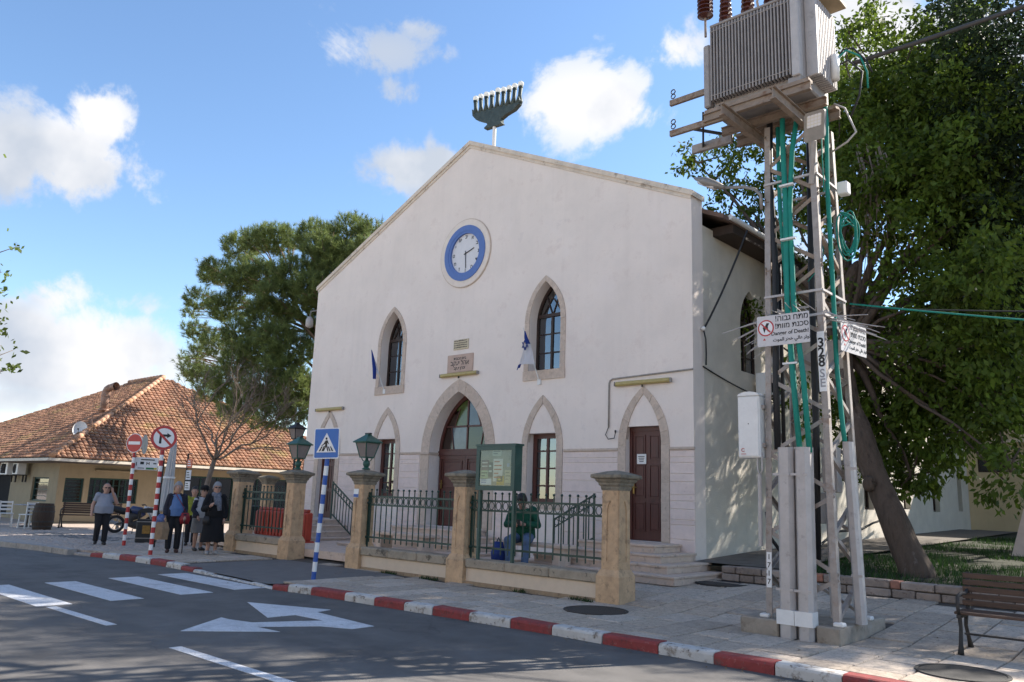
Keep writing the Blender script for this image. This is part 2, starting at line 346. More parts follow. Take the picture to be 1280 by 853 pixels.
M_iron = mat('cast_iron', (.045, .042, .04), .65, metal=.2, var=.25, scale=20, bump=.5, bscale=70)
M_grass = mat('grass_blade', (.03, .066, .016), .75, var=.35, scale=1.2, coords='World', island=.35, transl=.3)
M_lawn = mat('lawn_soil', (.028, .03, .015), .95, var=.4, scale=2.5, coords='World', bump=.6, spots=[((.034, .028, .018), 1.1, .55, .1, .8)])
M_cobble = mat('plaza_cobble', (.41, .335, .28), .88, var=.2, scale=16, coords='World', bump=.5, bscale=30, spots=[((.19, .17, .16), 22, .54, .1, .7), ((.42, .39, .36), 5, .6, .1, .5)])

def lerp_tab(t, x):
    if x <= t[0][0]: return t[0][1]
    for (a, b), (c, d) in zip(t, t[1:]):
        if x <= c: return b+(d-b)*(x-a)/(c-a)
    return t[-1][1]
def T(x, y):
    """height of the pavement: level by the kerb, rising to the hall"""
    return lerp_tab([(10.5, 0), (12.4, .14), (14.4, .24), (40, .24)], y)
KERB = [(-20.6, 7.45), (-20.0, 7.6), (-18.9, 7.85), (-18.1, 7.95), (-16.8, 7.98), (-15.7, 7.95), (-14.1, 7.9), (-13.1, 7.82), (-12.4, 7.74), (-11.5, 7.88), (-9.3, 8.0), (-6.6, 8.14), (-3, 8.14), (3, 8.1), (14, 8.1)]
def kerb_y(x): return lerp_tab(KERB, x)

g = MB(); g.add([(-500, -300, -.16), (300, -300, -.16), (300, 500, -.16), (-500, 500, -.16)], [(0, 1, 2, 3)])
tag(g.build('ground', M_soil), kind='structure')
rd = MB()
edge = [(x, kerb_y(x)+.08) for x in [-20.6, -19.4, -18.2, -16.6, -15, -13.4, -12.4, -11, -9, -7, -5, -3, 0, 6, 14]]
poly = [(-120, .45), (14, .45)] + edge[::-1] + [(-22.2, 7.3), (-24, 6.9), (-30, 6.2), (-45, 5.0), (-120, 3)]
rd.prism(poly, (0, 0, -.155), (1, 0, 0), (0, 1, 0), (0, 0, .035)); tag(rd.build('road', M_asphalt), kind='structure')
# painted marks, each a sheet on the asphalt
def paint(name, pts, label, group=None):
    m = MB(); m.prism(pts, (0, 0, -.119), (1, 0, 0), (0, 1, 0), (0, 0, .004))
    return tag(m.build(name, M_white), label, 'road marking', group)
for i, (x0, x1, y0, y1, lab) in enumerate([(-15.1, -12.33, 4.08, 4.54, 'white crossing stripe farthest from the hall, nearest the dashed centre line'), (-15.12, -12.4, 5.08, 5.56, 'white crossing stripe, second counted from the centre line'),
        (-15.35, -12.55, 6.2, 6.74, 'white crossing stripe, third counted from the centre line'), (-15.58, -12.7, 7.2, 7.76, 'white crossing stripe closest to the dropped kerb')]):
    paint('crossing_stripe', [(x0, y0), (x1, y0), (x1, y1), (x0, y1)], lab, 'zebra crossing stripes')
for x0, x1, lab in [(-12.22, -10.3, 'short white centre line dash beginning at the crossing stripes'), (-8.55, -4.6, 'long white centre line dash running out of the bottom of the picture')]:
    paint('lane_dash', [(x0, 4.16), (x1, 4.2), (x1, 4.33), (x0, 4.29)], lab, 'centre line dashes')
arrow_px = [(225.6, 789), (276.6, 772), (286, 774.4), (315.6, 778.4), (362, 777), (405, 776), (368.75, 769), (334.4, 772.2), (309.4, 753), (413.5, 762.5), (396, 765.5), (467.5, 783), (440, 786.5), (400, 783), (320.3, 783.8), (350, 790)]
paint('turn_arrow', [tuple(gz(x, y, -.117).xy) for x, y in arrow_px], 'white straight and right turn arrow painted on the asphalt')

# kerb stones
kerb = thing('kerb', None, None); kerb['kind'] = 'structure'
def kerb_stone(x0, x1, m, z1, depth=.2, name='kerb_stone'):
    mb = MB(); n = 2; gap = .006
    ya, yb = kerb_y(x0), kerb_y(x1)
    d = Vector((x1-x0, yb-ya, 0)).normalized(); nrm = Vector((-d.y, d.x, 0))
    a = Vector((x0, ya, 0)) + d*gap; b = Vector((x1, yb, 0)) - d*gap; c = .025; j = random.uniform(-.008, .008); tilt = random.uniform(-.006, .006)
    prof = [(0, -.16), (0, z1-c*1.4), (c*.5, z1-c*.4), (c*1.4, z1), (depth-.01, z1), (depth, z1-.01), (depth, -.16)]
    vs = [p + nrm*(q[0]+j) + Vector((0, 0, q[1]+(tilt if q[1] > -.1 else 0)*k)) for p, k in ((a, 1), (b, -1)) for q in prof]; m_ = len(prof)
    mb.add(vs, [(i, m_+i, m_+(i+1) % m_, (i+1) % m_) for i in range(m_)] + [tuple(range(m_)), tuple(range(2*m_-1, m_-1, -1))])
    return mb.build(name, m, kerb, fixn=True)
bx = [-12.44, -12.05, -11.5, -10.64, -9.95, -9.3, -8.72, -8.02, -7.3, -6.63, -5.86, -5.09, -4.40, -3.72, -3.05, -2.35, -1.6, -.9]
for i, (a, b) in enumerate(zip(bx, bx[1:])): kerb_stone(a, b, M_kred if i % 2 == 0 else M_kwhite, .0 if i else -.03)
x = -.9
for i in range(8): kerb_stone(x, x+.72, M_kwhite if i % 2 else M_kred, 0.); x += .72
lx = [-20.0, -19.55, -18.95, -18.3, -17.65, -16.95, -16.25, -15.7]
for i, (a, b) in enumerate(zip(lx, lx[1:])): kerb_stone(a, b, M_kred if i % 2 == 0 else M_kwhite, [-.03, -.01, 0, 0, 0, -.01, -.04][i])
kerb_stone(-20.6, -20.0, M_kstone, -.06)
for a, b, z in [(-15.7, -14.9, -.07), (-14.9, -14.1, -.095), (-14.1, -13.3, -.098), (-13.3, -12.44, -.085)]: kerb_stone(a, b, M_kwhite, z, .12)

# pavement bed, ramp and plaza
def sheet(xs, ys, fz, inside=None):
    mb = MB(); idx = {}; vs = []; fs = []
    for i, x in enumerate(xs):
        for j, y in enumerate(ys(x) if callable(ys) else ys): idx[(i, j)] = len(vs); vs.append((x, y, fz(x, y)))
    nj = len(ys(xs[0]) if callable(ys) else ys)
    for i in range(len(xs)-1):
        for j in range(nj-1): fs.append((idx[(i, j)], idx[(i+1, j)], idx[(i+1, j+1)], idx[(i, j+1)]))
    mb.add(vs, fs); return mb
xs = [-20+i*.5 for i in range(69)]
def ys_bed(x):
    k = kerb_y(x)+.19; return [k+(14.6-k)*t for t in (0, .12, .25, .37, .5, .63, .75, .88, 1)]
def bed_z(x, y):
    r = lerp_tab([(-16.6, 0), (-15.6, -.075), (-12.9, -.075), (-12.1, 0)], x)*max(0, 1-(y-8)/2.0)
    return T(x, y)-.028+r
tag(sheet(xs, ys_bed, bed_z).build('pavement', M_mortar, smooth=True), kind='structure')
pave = bpy.data.objects['pavement']
rm = sheet([-16.3+i*.25 for i in range(17)], lambda x: [kerb_y(x)+.085+(10.3-kerb_y(x))*t for t in (0, .2, .4, .6, .8, 1)], lambda x, y: bed_z(x, y)+.032)
tag(rm.build('ramp', M_asphalt2, smooth=True), kind='structure')
# slabs
ms = MB(); ms.cbox(-.5, .5, -.5, .5, -.04, 0, .012); slab = ms.mesh('slab', M_pav)
cnt = 0; rest = MB()
SW, SL = .52, .74
def slab_ok(x, y):
    if -16.4 < x < -12.3 and y < 10.4: return False
    if x < -8.2 and y > 10.55: return False
    if y > 13.75: return False
    if -4.95 < x < -3.55 and 9.7 < y < 11.4: return False
    return True
cand = []
for i in range(-39, 9):
    off = random.random()*SL; x0 = i*SW; wd = SW-.024
    y = kerb_y(x0+wd/2)+.2
    first = True
    while y < 13.8:
        ln = SL*random.choice([.62, .85, 1, 1, 1.15]) if not first else SL*(.4+.6*random.random()); first = False
        xc, yc = x0+wd/2, y+ln/2
        if slab_ok(xc, yc): cand.append((xc, yc, wd, ln-.024))
        y += ln
cand.sort(key=lambda c: Vector((c[0], c[1], 0)).length)
for k, (xc, yc, wd, ln) in enumerate(cand):
    sl = math.atan((T(xc, yc+.2)-T(xc, yc-.2))/.4)
    if k < 300:
        piece(slab, 'paving_slab', pave, (xc, yc, T(xc, yc)+random.uniform(-.004, .003)), (sl+random.uniform(-.006, .006), random.uniform(-.006, .006), 0), (wd, ln, 1))
    else:
        rest.box(xc-wd/2, xc+wd/2, yc-ln/2, yc+ln/2, T(xc, yc)-.04, T(xc, yc)+random.uniform(-.003, .004))
tag(rest.build('paving_slab', M_pav, pave), kind='stuff')
# plaza to the left, laid in small cobbles
pz = MB(); pl = [(-20.55, 7.62), (-20.02, 7.9), (-20.02, 14.5), (-30.5, 40), (-140, 40), (-140, 3.3), (-45, 5.25), (-30, 6.4), (-24, 7.05), (-22.2, 7.45)]
pz.prism(pl, (0, 0, -.10), (1, 0, 0), (0, 1, 0), (0, 0, .094)); tag(pz.build('plaza', M_cobble), kind='structure')
e2 = MB(); pp = [(-20.6, 7.42), (-22.2, 7.27), (-24, 6.87), (-30, 6.2), (-45, 5.05), (-80, 4.0)]
for (a, b), (c, d) in zip(pp, pp[1:]):
    n_ = int(math.hypot(c-a, d-b)/.8)
    for i in range(n_):
        p = Vector((a+(c-a)*i/n_, b+(d-b)*i/n_, -.055)); q = Vector((a+(c-a)*(i+.97)/n_, b+(d-b)*(i+.97)/n_, -.055)); e2.bar(p, q, .22, .13)
tag(e2.build('plaza_edging', M_kstone), kind='structure')
dp = MB(); dp.prism([(-27.2, 8.3), (-23.4, 9.4), (-24.2, 10.4), (-28.2, 9.2)], (0, 0, -.004), (1, 0, 0), (0, 1, 0), (0, 0, .006))
tag(dp.build('asphalt_patch', M_asphalt), kind='structure')
cob = MB()                                       # loose cobble relief near the street
for k in range(1500):
    x = random.uniform(-30, -20.3); y = random.uniform(7.6, 13)
    if y < 7.1+(-22-x)*0 + .3: continue
    r = random.uniform(.05, .10); cob.lathe((x, y, -.008), [(r, 0), (r*.8, .012), (.004, .016)], 6, 1, .8, random.random()*6)
tag(cob.build('plaza_cobbles', M_cobble, bpy.data.objects['plaza']), kind='stuff')

# manhole covers
def manhole(cx, cy, r, label):
    t = thing('manhole_cover', label, 'manhole cover', (cx, cy, T(cx, cy)), 'manhole covers in the pavement')
    z = T(cx, cy); rim = MB(); rim.lathe((cx, cy, z), [(r*1.06, -.03), (r*1.06, .009), (r*.97, .009), (r*.97, -.03)], 32); rim.build('rim', M_iron, t)
    c = MB(); c.lathe((cx, cy, z), [(r*.95, -.03), (r*.95, .006), (.01, .007)], 32)
    c.build('cover', M_iron, t)
manhole(-7.11, 9.72, .44, 'round manhole cover in front of the fence corner pillar')
manhole(-7.04, 13.35, .43, 'round manhole cover by the steps of the right hand door')
manhole(-2.27, 9.2, .40, 'round manhole cover in front of the park bench')

# the near side of the street: kerb, and unseen pavement added for bounced light
nk = MB(); nk.prism([(-120, .25), (14, .25), (14, .45), (-120, .45)], (0, 0, -.15), (1, 0, 0), (0, 1, 0), (0, 0, .15)); tag(nk.build('near_kerb', M_kstone), kind='structure')
npv = MB(); npv.prism([(-120, -60), (60, -60), (60, .249), (-120, .249)], (0, 0, -.15), (1, 0, 0), (0, 1, 0), (0, 0, .146)); tag(npv.build('added_near_pavement', M_cobble), kind='structure')

# low garden wall, lawn and path on the right
M_brick = mat('garden_stone', (.30, .24, .20), .88, var=.22, scale=7, coords='World', bump=.5, island=.18, spots=[((.15, .11, .09), 11, .56, .08, .8)])
M_brickred = mat('garden_brick', (.30, .13, .085), .88, var=.25, scale=9, coords='World', bump=.5, island=.15)
gw = thing('garden_wall', 'low two course stone garden wall along the lawn edge', 'wall', (-2, 13.9, .2))
core = MB(); core.box(-7.3, 9, 13.93, 14.12, .1, .435); core.build('core', M_mortar, gw)
for r_i, (z0, z1) in enumerate(((.19, .315), (.325, .45))):
    x = -7.32
    while x < 5:
        ln = random.choice([.28, .36, .42, .5]) if random.random() > .14 else .16
        b = MB(); b.cbox(x, x+ln-.018, 13.88+random.uniform(-.008, .008), 14.14, z0, z1+random.uniform(-.01, .004), .014)
        b.build('stone', M_brickred if ln < .2 else M_brick, gw); x += ln
# terrain behind the wall
def TL(x, y): return lerp_tab([(14, .40), (17, .54), (34, .9), (60, 1.1)], y)
tag(sheet([-8.05+i*.8 for i in range(40)], [14.1+j*.7 for j in range(50)], lambda x, y: TL(x, y)+.03*noise.noise((x*.5, y*.5, 0))).build('lawn', M_lawn, smooth=True), kind='structure')
M_path = mat('path_concrete', (.13, .112, .095), .9, var=.2, scale=3, coords='World', bump=.35, spots=[((.07, .06, .05), 2.2, .53, .12, .7)])
tag(sheet([-8.05, -7.4, -6.8, -6.2], [14.15+j*.5 for j in range(40)], lambda x, y: TL(x, y)+.055).build('path', M_path, smooth=True), kind='structure')
gr = []
rnd = np.random.RandomState(3)
n = 60000; gxp = rnd.uniform(-6.2, 6, n); gyp = rnd.uniform(14.15, 29, n)
keep = np.array([noise.noise((a*.7, b*.7, 3)) > (-.25 if b < 17.5 else -.02) + .25*(rnd.rand()-.5) for a, b in zip(gxp, gyp)])
gxp, gyp = gxp[keep], gyp[keep]; n = len(gxp)
gzp = np.array([TL(a, b) for a, b in zip(gxp, gyp)]); h = rnd.uniform(.05, .15, n); an = rnd.uniform(0, 6.28, n); wv = .008
le = rnd.uniform(-.06, .06, (n, 2))
v = np.empty((n*3, 3)); v[0::3] = np.c_[gxp-np.cos(an)*wv, gyp-np.sin(an)*wv, gzp]; v[1::3] = np.c_[gxp+np.cos(an)*wv, gyp+np.sin(an)*wv, gzp]; v[2::3] = np.c_[gxp+le[:, 0], gyp+le[:, 1], gzp+h]
def tri_mesh(name, v, m, per=3):
    me = bpy.data.meshes.new(name); nf = len(v)//per
    me.vertices.add(len(v)); me.vertices.foreach_set('co', np.asarray(v, np.float32).ravel()); me.loops.add(len(v)); me.loops.foreach_set('vertex_index', np.arange(len(v), dtype=np.int32))
    me.polygons.add(nf); me.polygons.foreach_set('loop_start', np.arange(0, len(v), per, dtype=np.int32)); me.update(calc_edges=True); me.materials.append(m); return me
go = bpy.data.objects.new('grass', tri_mesh('grass', v, M_grass)); col.objects.link(go); tag(go, 'short green grass growing round the leaning tree', 'grass', kind='stuff')
# weeds along the foot of the fence wall
n = 1500; wx = rnd.uniform(-13.6, -7.7, n); sel = np.array([noise.noise((a*1.7, 5, 0)) > .12 for a in wx]); wx = wx[sel]; n = len(wx)
wy = 10.44+rnd.uniform(-.05, .03, n); an = rnd.uniform(0, 6.28, n); h = rnd.uniform(.02, .08, n); le = rnd.uniform(-.04, .04, (n, 2)); wv = .009
v = np.empty((n*3, 3)); v[0::3] = np.c_[wx-np.cos(an)*wv, wy-np.sin(an)*wv, wx*0-.005]; v[1::3] = np.c_[wx+np.cos(an)*wv, wy+np.sin(an)*wv, wx*0-.005]; v[2::3] = np.c_[wx+le[:, 0], wy+le[:, 1], h]
go = bpy.data.objects.new('weeds', tri_mesh('weeds', v, M_grass)); col.objects.link(go); tag(go, 'green weeds in the joint at the foot of the fence wall', 'weeds', kind='stuff')

# fallen leaves and grit
M_litter = mat('dry_leaf', (.16, .10, .045), .9, var=.4, scale=3, coords='World', island=.4)
vs = []
for k in range(420):
    x = random.uniform(-8.5, 2) if k % 3 else random.uniform(-18, -8); y = random.choice([random.uniform(8.4, 13.7), random.gauss(13.7, .15), kerb_y(x)-abs(random.gauss(0, .12))-.02])
    if y > 13.85: continue
    z = (T(x, y) if y > kerb_y(x) else -.12)+.006; a = random.random()*6.28; s = random.uniform(.018, .045); c_, s_ = math.cos(a), math.sin(a)
    vs += [(x, y, z), (x+c_*s*.5-s_*s*.3, y+s_*s*.5+c_*s*.3, z+.008), (x+c_*s, y+s_*s, z+random.uniform(0, .012)), (x+c_*s*.5+s_*s*.3, y+s_*s*.5-c_*s*.3, z+.004)]
lo_ = bpy.data.objects.new('leaf_litter', tri_mesh('leaf_litter', np.array(vs), M_litter, 4)); col.objects.link(lo_); tag(lo_, 'dry fallen leaves scattered over the pavement and gutter', 'leaves', kind='stuff')
# ------------------------------------------------------------------ the hall
XL, XR, YF, ZE, ZA = -21.80, -8.11, 14.324, 8.05, 11.16
XM = (XL+XR)/2
M_plaster = mat('front_plaster', (.80, .70, .63), .9, var=.06, scale=1.3, coords='World', bump=.25, bscale=35, detail=9, streak=.10, spots=[((.67, .56, .50), 2.6, .54, .12, .45), ((.84, .74, .69), .7, .55, .15, .5), ((.66, .57, .53), .9, .62, .03, .35)])
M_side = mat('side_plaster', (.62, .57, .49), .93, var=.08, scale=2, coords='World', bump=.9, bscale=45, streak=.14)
M_stone = mat('dressed_stone', (.55, .44, .36), .88, var=.13, scale=11, coords='World', bump=.45, bscale=50, island=.05, spots=[((.30, .225, .18), 14, .57, .1, .6), ((.58, .51, .45), 22, .6, .1, .5)])
M_course = mat('clad_stone', (.74, .61, .555), .85, var=.07, scale=5, coords='World', bump=.3, bscale=40, island=.03, spots=[((.50, .40, .37), 9, .58, .1, .4)])
M_coping = mat('coping', (.66, .56, .46), .85, var=.14, scale=4, coords='World', bump=.3, spots=[((.22, .17, .13), 3.5, .57, .08, .7)])
M_wood = mat('door_wood', (.085, .024, .018), .42, var=.3, scale=5, coords='World', stretch=(6, 6, .5), bump=.25, bscale=18, spec=.5)
M_wdark = mat('window_wood', (.035, .018, .013), .5, var=.3, scale=8, coords='World', bump=.2)
M_brown = mat('soffit_wood', (.045, .028, .02), .7, var=.3, scale=6, coords='World', stretch=(1, .2, 1), bump=.3)
M_roofdark = mat('roof_tile_dark', (.16, .10, .075), .85, var=.3, scale=5, coords='World', bump=.5)
M_glass = glass('window_glass', (.30, .34, .40), .015, .14)
M_dark = mat('dark_room', (.012, .012, .014), .9, var=.3)  # near-black colour stands in for unlit interiors
M_tube = mat('tube_housing', (.42, .33, .13), .5, var=.12, scale=10, coords='World', spots=[((.20, .16, .08), 12, .6, .1, .6)])
M_black = mat('black_paint', (.012, .012, .013), .5, var=.2)
M_whitep = mat('white_enamel', (.72, .71, .69), .45, var=.05, scale=12, spots=[((.45, .42, .38), 9, .64, .1, .5)])
M_step = mat('step_stone', (.60, .465, .375), .82, var=.12, scale=6, coords='World', bump=.3, bscale=60, spots=[((.26, .21, .18), 8, .57, .1, .6)])

hall = thing('synagogue', 'pale plastered gabled hall with pointed arches and a blue clock', 'building', (XM, YF, 0))
def mirror(pts, cx): return [(cx+x, z) for x, z in pts]
UW = [XM-2.87, XM+2.87]; DW = [XM-5.655, XM+5.655]
def rect(cx, hw, z0, z1): return [(cx-hw, z0), (cx+hw, z0), (cx+hw, z1), (cx-hw, z1)]
holes = []
for c in UW:
    holes.append([(c-.485, 4.55), (c+.485, 4.55)] + mirror(arch_pts(.485, 5.75, 6.73), c))
    holes.append(rect(c, .44, 1.44, 3.05))
for c in DW: holes.append(rect(c, .435, .76, 3.12))
holes.append([(XM-1.03, .76), (XM+1.03, .76)] + mirror(arch_pts(1.03, 2.65, 4.21, 14), XM))
clk = (XM+.0, 7.97)
holes.append([(clk[0]+.61*math.cos(2*math.pi*i/40), clk[1]+.61*math.sin(2*math.pi*i/40)) for i in range(40)])
fw = MB(); fw.prism([(XL, .05), (XR, .05), (XR, ZE), (XM, ZA), (XL, ZE)], (0, YF, 0), (1, 0, 0), (0, 0, 1), (0, .45, 0), holes)
fw.build('front_wall', M_plaster, hall)
# side walls: right hand one has openings
YB = 35.6
def yz(py, hw, z0, z1): return [(py-hw, z0), (py+hw, z0), (py+hw, z1), (py-hw, z1)]
sh = []; side_win = []
for yc in (16.95, 21.2, 25.4, 29.6, 33.4):
    sh.append([(yc-.5, 4.5), (yc+.5, 4.5)] + mirror(arch_pts(.5, 5.55, 6.45), yc)); side_win.append((yc, .5, 4.5, 5.55, 6.45))
for yc, hw, z0, z1 in ((20.3, .35, 1.6, 3.6), (24.3, .4, 1.55, 3.8), (27.8, .35, 1.6, 3.4), (31.1, .42, 1.55, 3.3), (34.3, .30, 1.6, 3.1)):
    sh.append(yz(yc, hw, z0, z1)); side_win.append((yc, hw, z0, z1, None))
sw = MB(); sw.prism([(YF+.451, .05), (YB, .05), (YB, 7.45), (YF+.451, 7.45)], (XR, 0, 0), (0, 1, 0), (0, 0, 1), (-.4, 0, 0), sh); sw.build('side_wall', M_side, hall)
lw_ = MB(); lw_.box(XL, XL+.4, YF+.451, YB, .05, 7.45); lw_.build('side_wall', M_plaster, hall)
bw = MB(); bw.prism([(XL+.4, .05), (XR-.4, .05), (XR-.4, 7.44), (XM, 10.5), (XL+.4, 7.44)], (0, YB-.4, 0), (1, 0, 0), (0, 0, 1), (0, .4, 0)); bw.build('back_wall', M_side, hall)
# roof: two slopes with deep eaves
sl = (ZA-ZE)/(XR-XM)
roof = MB(); zr = ZA-.22
for sgn in (1, -1):
    hwid = (XR-XM)+.50
    roof.prism([(0, zr), (hwid, zr-sl*hwid), (hwid, zr-sl*hwid-.10), (0, zr-.10)] if sgn > 0 else [(0, zr), (0, zr-.10), (-hwid, zr-sl*hwid-.10), (-hwid, zr-sl*hwid)], (XM, YF+.452, 0), (1, 0, 0), (0, 0, 1), (0, YB-YF, 0))
ro = roof.build('roof', M_roofdark, hall, fixn=True)
for sgn in (1, -1):
    x1 = XM+sgn*((XR-XM)+.48); x0 = XM+sgn*(XR-XM-.05); zt = zr-sl*((XR-XM)+.48)-.10
    so = MB(); so.box(min(x0, x1), max(x0, x1), YF+.92, YB, zt-.20, zt-.005); so.build('soffit_box', M_brown, ro)
    gt = MB(); gt.tube([(x1+sgn*.05, YF+.7, zt+.08), (x1+sgn*.05, YB, zt+.05)], .06, 10); gt.build('gutter', M_whitep, ro)
# sloped copings on the gable
for sgn, xe in ((1, XR), (-1, XL)):
    cp = MB(); a = Vector((XM, YF+.20, ZA+.03)); b = Vector((xe+sgn*.06, YF+.20, ZE+.03-sl*.06))
    d = (b-a).normalized(); n_ = 9
    cp.prism([(XM, ZA-.06), (xe+sgn*.05, ZE-.06-sl*.05), (xe+sgn*.05, ZE+.06-sl*.05), (XM, ZA+.06)], (0, YF-.055, 0), (1, 0, 0), (0, 0, 1), (0, .53, 0)); cp.build('coping', M_coping, hall, fixn=True)
    c2 = MB(); c2.prism([(XM, ZA-.15), (xe, ZE-.15), (xe, ZE-.06), (XM, ZA-.06)], (0, YF-.022, 0), (1, 0, 0), (0, 0, 1), (0, .02, 0)); c2.build('coping_moulding', M_coping, hall, fixn=True)

# dressed stone round the openings: separate blocks
def surround(c, ow, iw, zb, zs_o, za_o, zs_i, za_i, sill=None, nblk=5, proud=.022, leg_h=.42):
    t = MB()
    po = arch_pts(ow, zs_o, za_o, 24); pi = arch_pts(iw, zs_i, za_i, 24)
    def blk(q):
        b = MB(); b.prism(q, (c, YF-proud+random.uniform(-.003, .003), 0), (1, 0, 0), (0, 0, 1), (0, proud+.08, 0)); b.build('arch_stone', M_stone, hall, fixn=True)
    for side in (0, 1):
        ks = [round(24*i/nblk) for i in range(nblk+1)]
        for k0, k1 in zip(ks, ks[1:]):
            if side == 0: o_, i_ = po[k0:k1+1], pi[k0:k1+1]
            else: o_, i_ = po[24+k0:24+k1+1], pi[24+k0:24+k1+1]
            # a hair joint
            q = [Vector(x) for x in o_] + [Vector(x) for x in reversed(i_)]
            cc = sum(q, Vector((0, 0)))/len(q); q = [cc+(x-cc)*(1-.004/max(.05, (x-cc).length)) for x in q]
            blk([tuple(x) for x in q])
    for s_ in (1, -1):
        z = zb; top = min(zs_o, zs_i)
        n_ = max(1, round((top-zb)/leg_h)); hh = (top-zb)/n_
        for k in range(n_):
            z0, z1 = zb+hh*k+.002, zb+hh*(k+1)-.002
            xa, xb = (iw+.002, ow-.002) if k % 2 else (iw+.002, ow-.002+.0)
            blk([(s_*xa, z0), (s_*xb, z0), (s_*xb, z1), (s_*xa, z1)] if s_ > 0 else [(s_*xb, z0), (s_*xa, z0), (s_*xa, z1), (s_*xb, z1)])
    if sill:
        w3 = sill[2]
        b = MB(); b.box(c-w3, c+w3, YF-proud-.01, YF+.27, sill[0], sill[1]); b.build('sill', M_stone, hall)
for c in UW:
    surround(c, .635, .487, 4.555, 5.75, 6.88, 5.75, 6.73, (4.32, 4.549, .645))
    surround(c, .625, .442, 1.445, 2.72, 3.95, 2.72, 3.74, (1.32, 1.439, .64))
for c in DW: surround(c, .635, .437, .765, 2.72, 3.97, 2.72, 3.80)
surround(XM, 1.36, 1.032, .765, 2.65, 4.54, 2.65, 4.21, nblk=7)
for s_ in (-1, 1):                             # impost string across the big arch jambs
    b = MB(); x0, x1 = sorted((XM+s_*1.0, XM+s_*1.40)); b.box(x0, x1, YF-.05, YF+.40, 2.60, 2.655); b.build('impost', M_stone, hall)
# coursed cladding and string course between the openings
gaps = []
edges = sorted([(c-.637, c+.637) for c in DW] + [(c-.642, c+.642) for c in UW] + [(XM-1.40, XM+1.40)])
x = XL
for a, b in edges: gaps.append((x, a)); x = b
gaps.append((x, XR))
zc = [.30, .56, .84, 1.12, 1.22, 1.43, 1.59, 1.71, 1.97, 2.13, 2.35, 2.46, 2.605]
for a, b in gaps:
    for z0, z1 in zip(zc, zc[1:]):
        p = MB(); p.cbox(a+.004, b-.004 if b < XR-.01 else b+.012, YF-.016, YF+.03, z0+.007, z1-.007, .006); p.build('stone_course', M_course, hall)
    p = MB(); p.cbox(a+.003, b-.003 if b < XR-.01 else b+.02, YF-.040, YF+.03, 2.607, 2.67, .012); p.build('string_course', M_stone, hall)

# upper windows
def glazing(name, c, yf, hw, z0, zt, zs, za, rows, kind, ax='x', xp=None, trans=None, fwid=.06, M_wdark=M_wdark):
    """pointed window in a wall; plane at yf (front face of frame)"""
    def P(u, z, d): return Vector((c+u, yf+d, z)) if ax == 'x' else Vector((xp-d, c+u, z))
    U = Vector((1, 0, 0)) if ax == 'x' else Vector((0, 1, 0)); W = Vector((0, 1, 0)) if ax == 'x' else Vector((-1, 0, 0))
    O = P(0, 0, 0)
    fr = MB()
    if za:
        out = [(-hw, z0), (hw, z0)] + arch_pts(hw, zs, za, 12); inn = [(-hw+fwid, z0+fwid), (hw-fwid, z0+fwid)] + arch_pts(hw-fwid, zs, za-fwid*1.6, 12)
    else: out = [(-hw, z0), (hw, z0), (hw, zt), (-hw, zt)]; inn = [(-hw+fwid, z0+fwid), (hw-fwid, z0+fwid), (hw-fwid, zt-fwid), (-hw+fwid, zt-fwid)]
    fr.prism(out, O, U, (0, 0, 1), W*.07, [inn])
    f = fr.build('window', M_wdark, hall, fixn=True)
    top = trans if trans else (zt or za)
    if trans: b = MB(); b.prism([(-hw+fwid, trans-.04), (hw-fwid, trans-.04), (hw-fwid, trans+.04), (-hw+fwid, trans+.04)], O-W*.012, U, (0, 0, 1), W*.075); b.build('transom', M_wdark, f, fixn=True)
    b = MB(); b.prism([(-.032, z0+fwid), (.032, z0+fwid), (.032, top-.04), (-.032, top-.04)], O+W*.004, U, (0, 0, 1), W*.06); b.build('mullion', M_wdark, f, fixn=True)
    for r in range(1, rows):
        z = z0+(top-z0)*r/rows
        for s_ in (-1, 1):
            u0, u1 = (-hw+fwid, -.032) if s_ < 0 else (.032, hw-fwid)
            b = MB(); b.prism([(u0, z-.013), (u1, z-.013), (u1, z+.013), (u0, z+.013)], O+W*.012, U, (0, 0, 1), W*.03); b.build('glazing_bar', M_wdark, f, fixn=True)
    for r in range(rows):
        za_, zb_ = z0+(top-z0)*r/rows+.02, z0+(top-z0)*(r+1)/rows-.02
        for s_ in (-1, 1):
            u0, u1 = (-hw+fwid-.01, -.025) if s_ < 0 else (.025, hw-fwid+.01)
            b = MB(); b.prism([(u0, za_), (u1, za_), (u1, zb_), (u0, zb_)], O+W*(.03+.003*((r+s_) % 2)), U, (0, 0, 1), W*.004); b.build('pane', M_glass, f, fixn=True)
    if za and trans:
        # fan tracery of three pieces
        ap = arch_pts(hw-fwid-.002, zs, za-fwid*1.6, 12); ap = [p for p in ap if p[1] > trans+.045]
        b = MB(); b.prism([(-ap[0][0], trans+.04), (ap[0][0], trans+.04)] + ap, O+W*.035, U, (0, 0, 1), W*.004); b.build('pane', M_glass, f, fixn=True)
        for s_ in (-1, 1):
            b = MB(); b.bar(O+U*(s_*.02)+Vector((0, 0, trans+.05))+W*.025, O+U*(s_*.20)+Vector((0, 0, trans+.5))+W*.025, .022, .03, W); b.build('tracery', M_wdark, f)
            b = MB(); b.bar(O+U*(s_*.30)+Vector((0, 0, trans+.04))+W*.025, O+U*(s_*.02)+Vector((0, 0, trans+.42))+W*.025, .022, .03, W); b.build('tracery', M_wdark, f)
    return f
M_curtain = mat('curtain', (.34, .37, .45), .9, var=.1, scale=4, coords='World', stretch=(8, 8, .3))
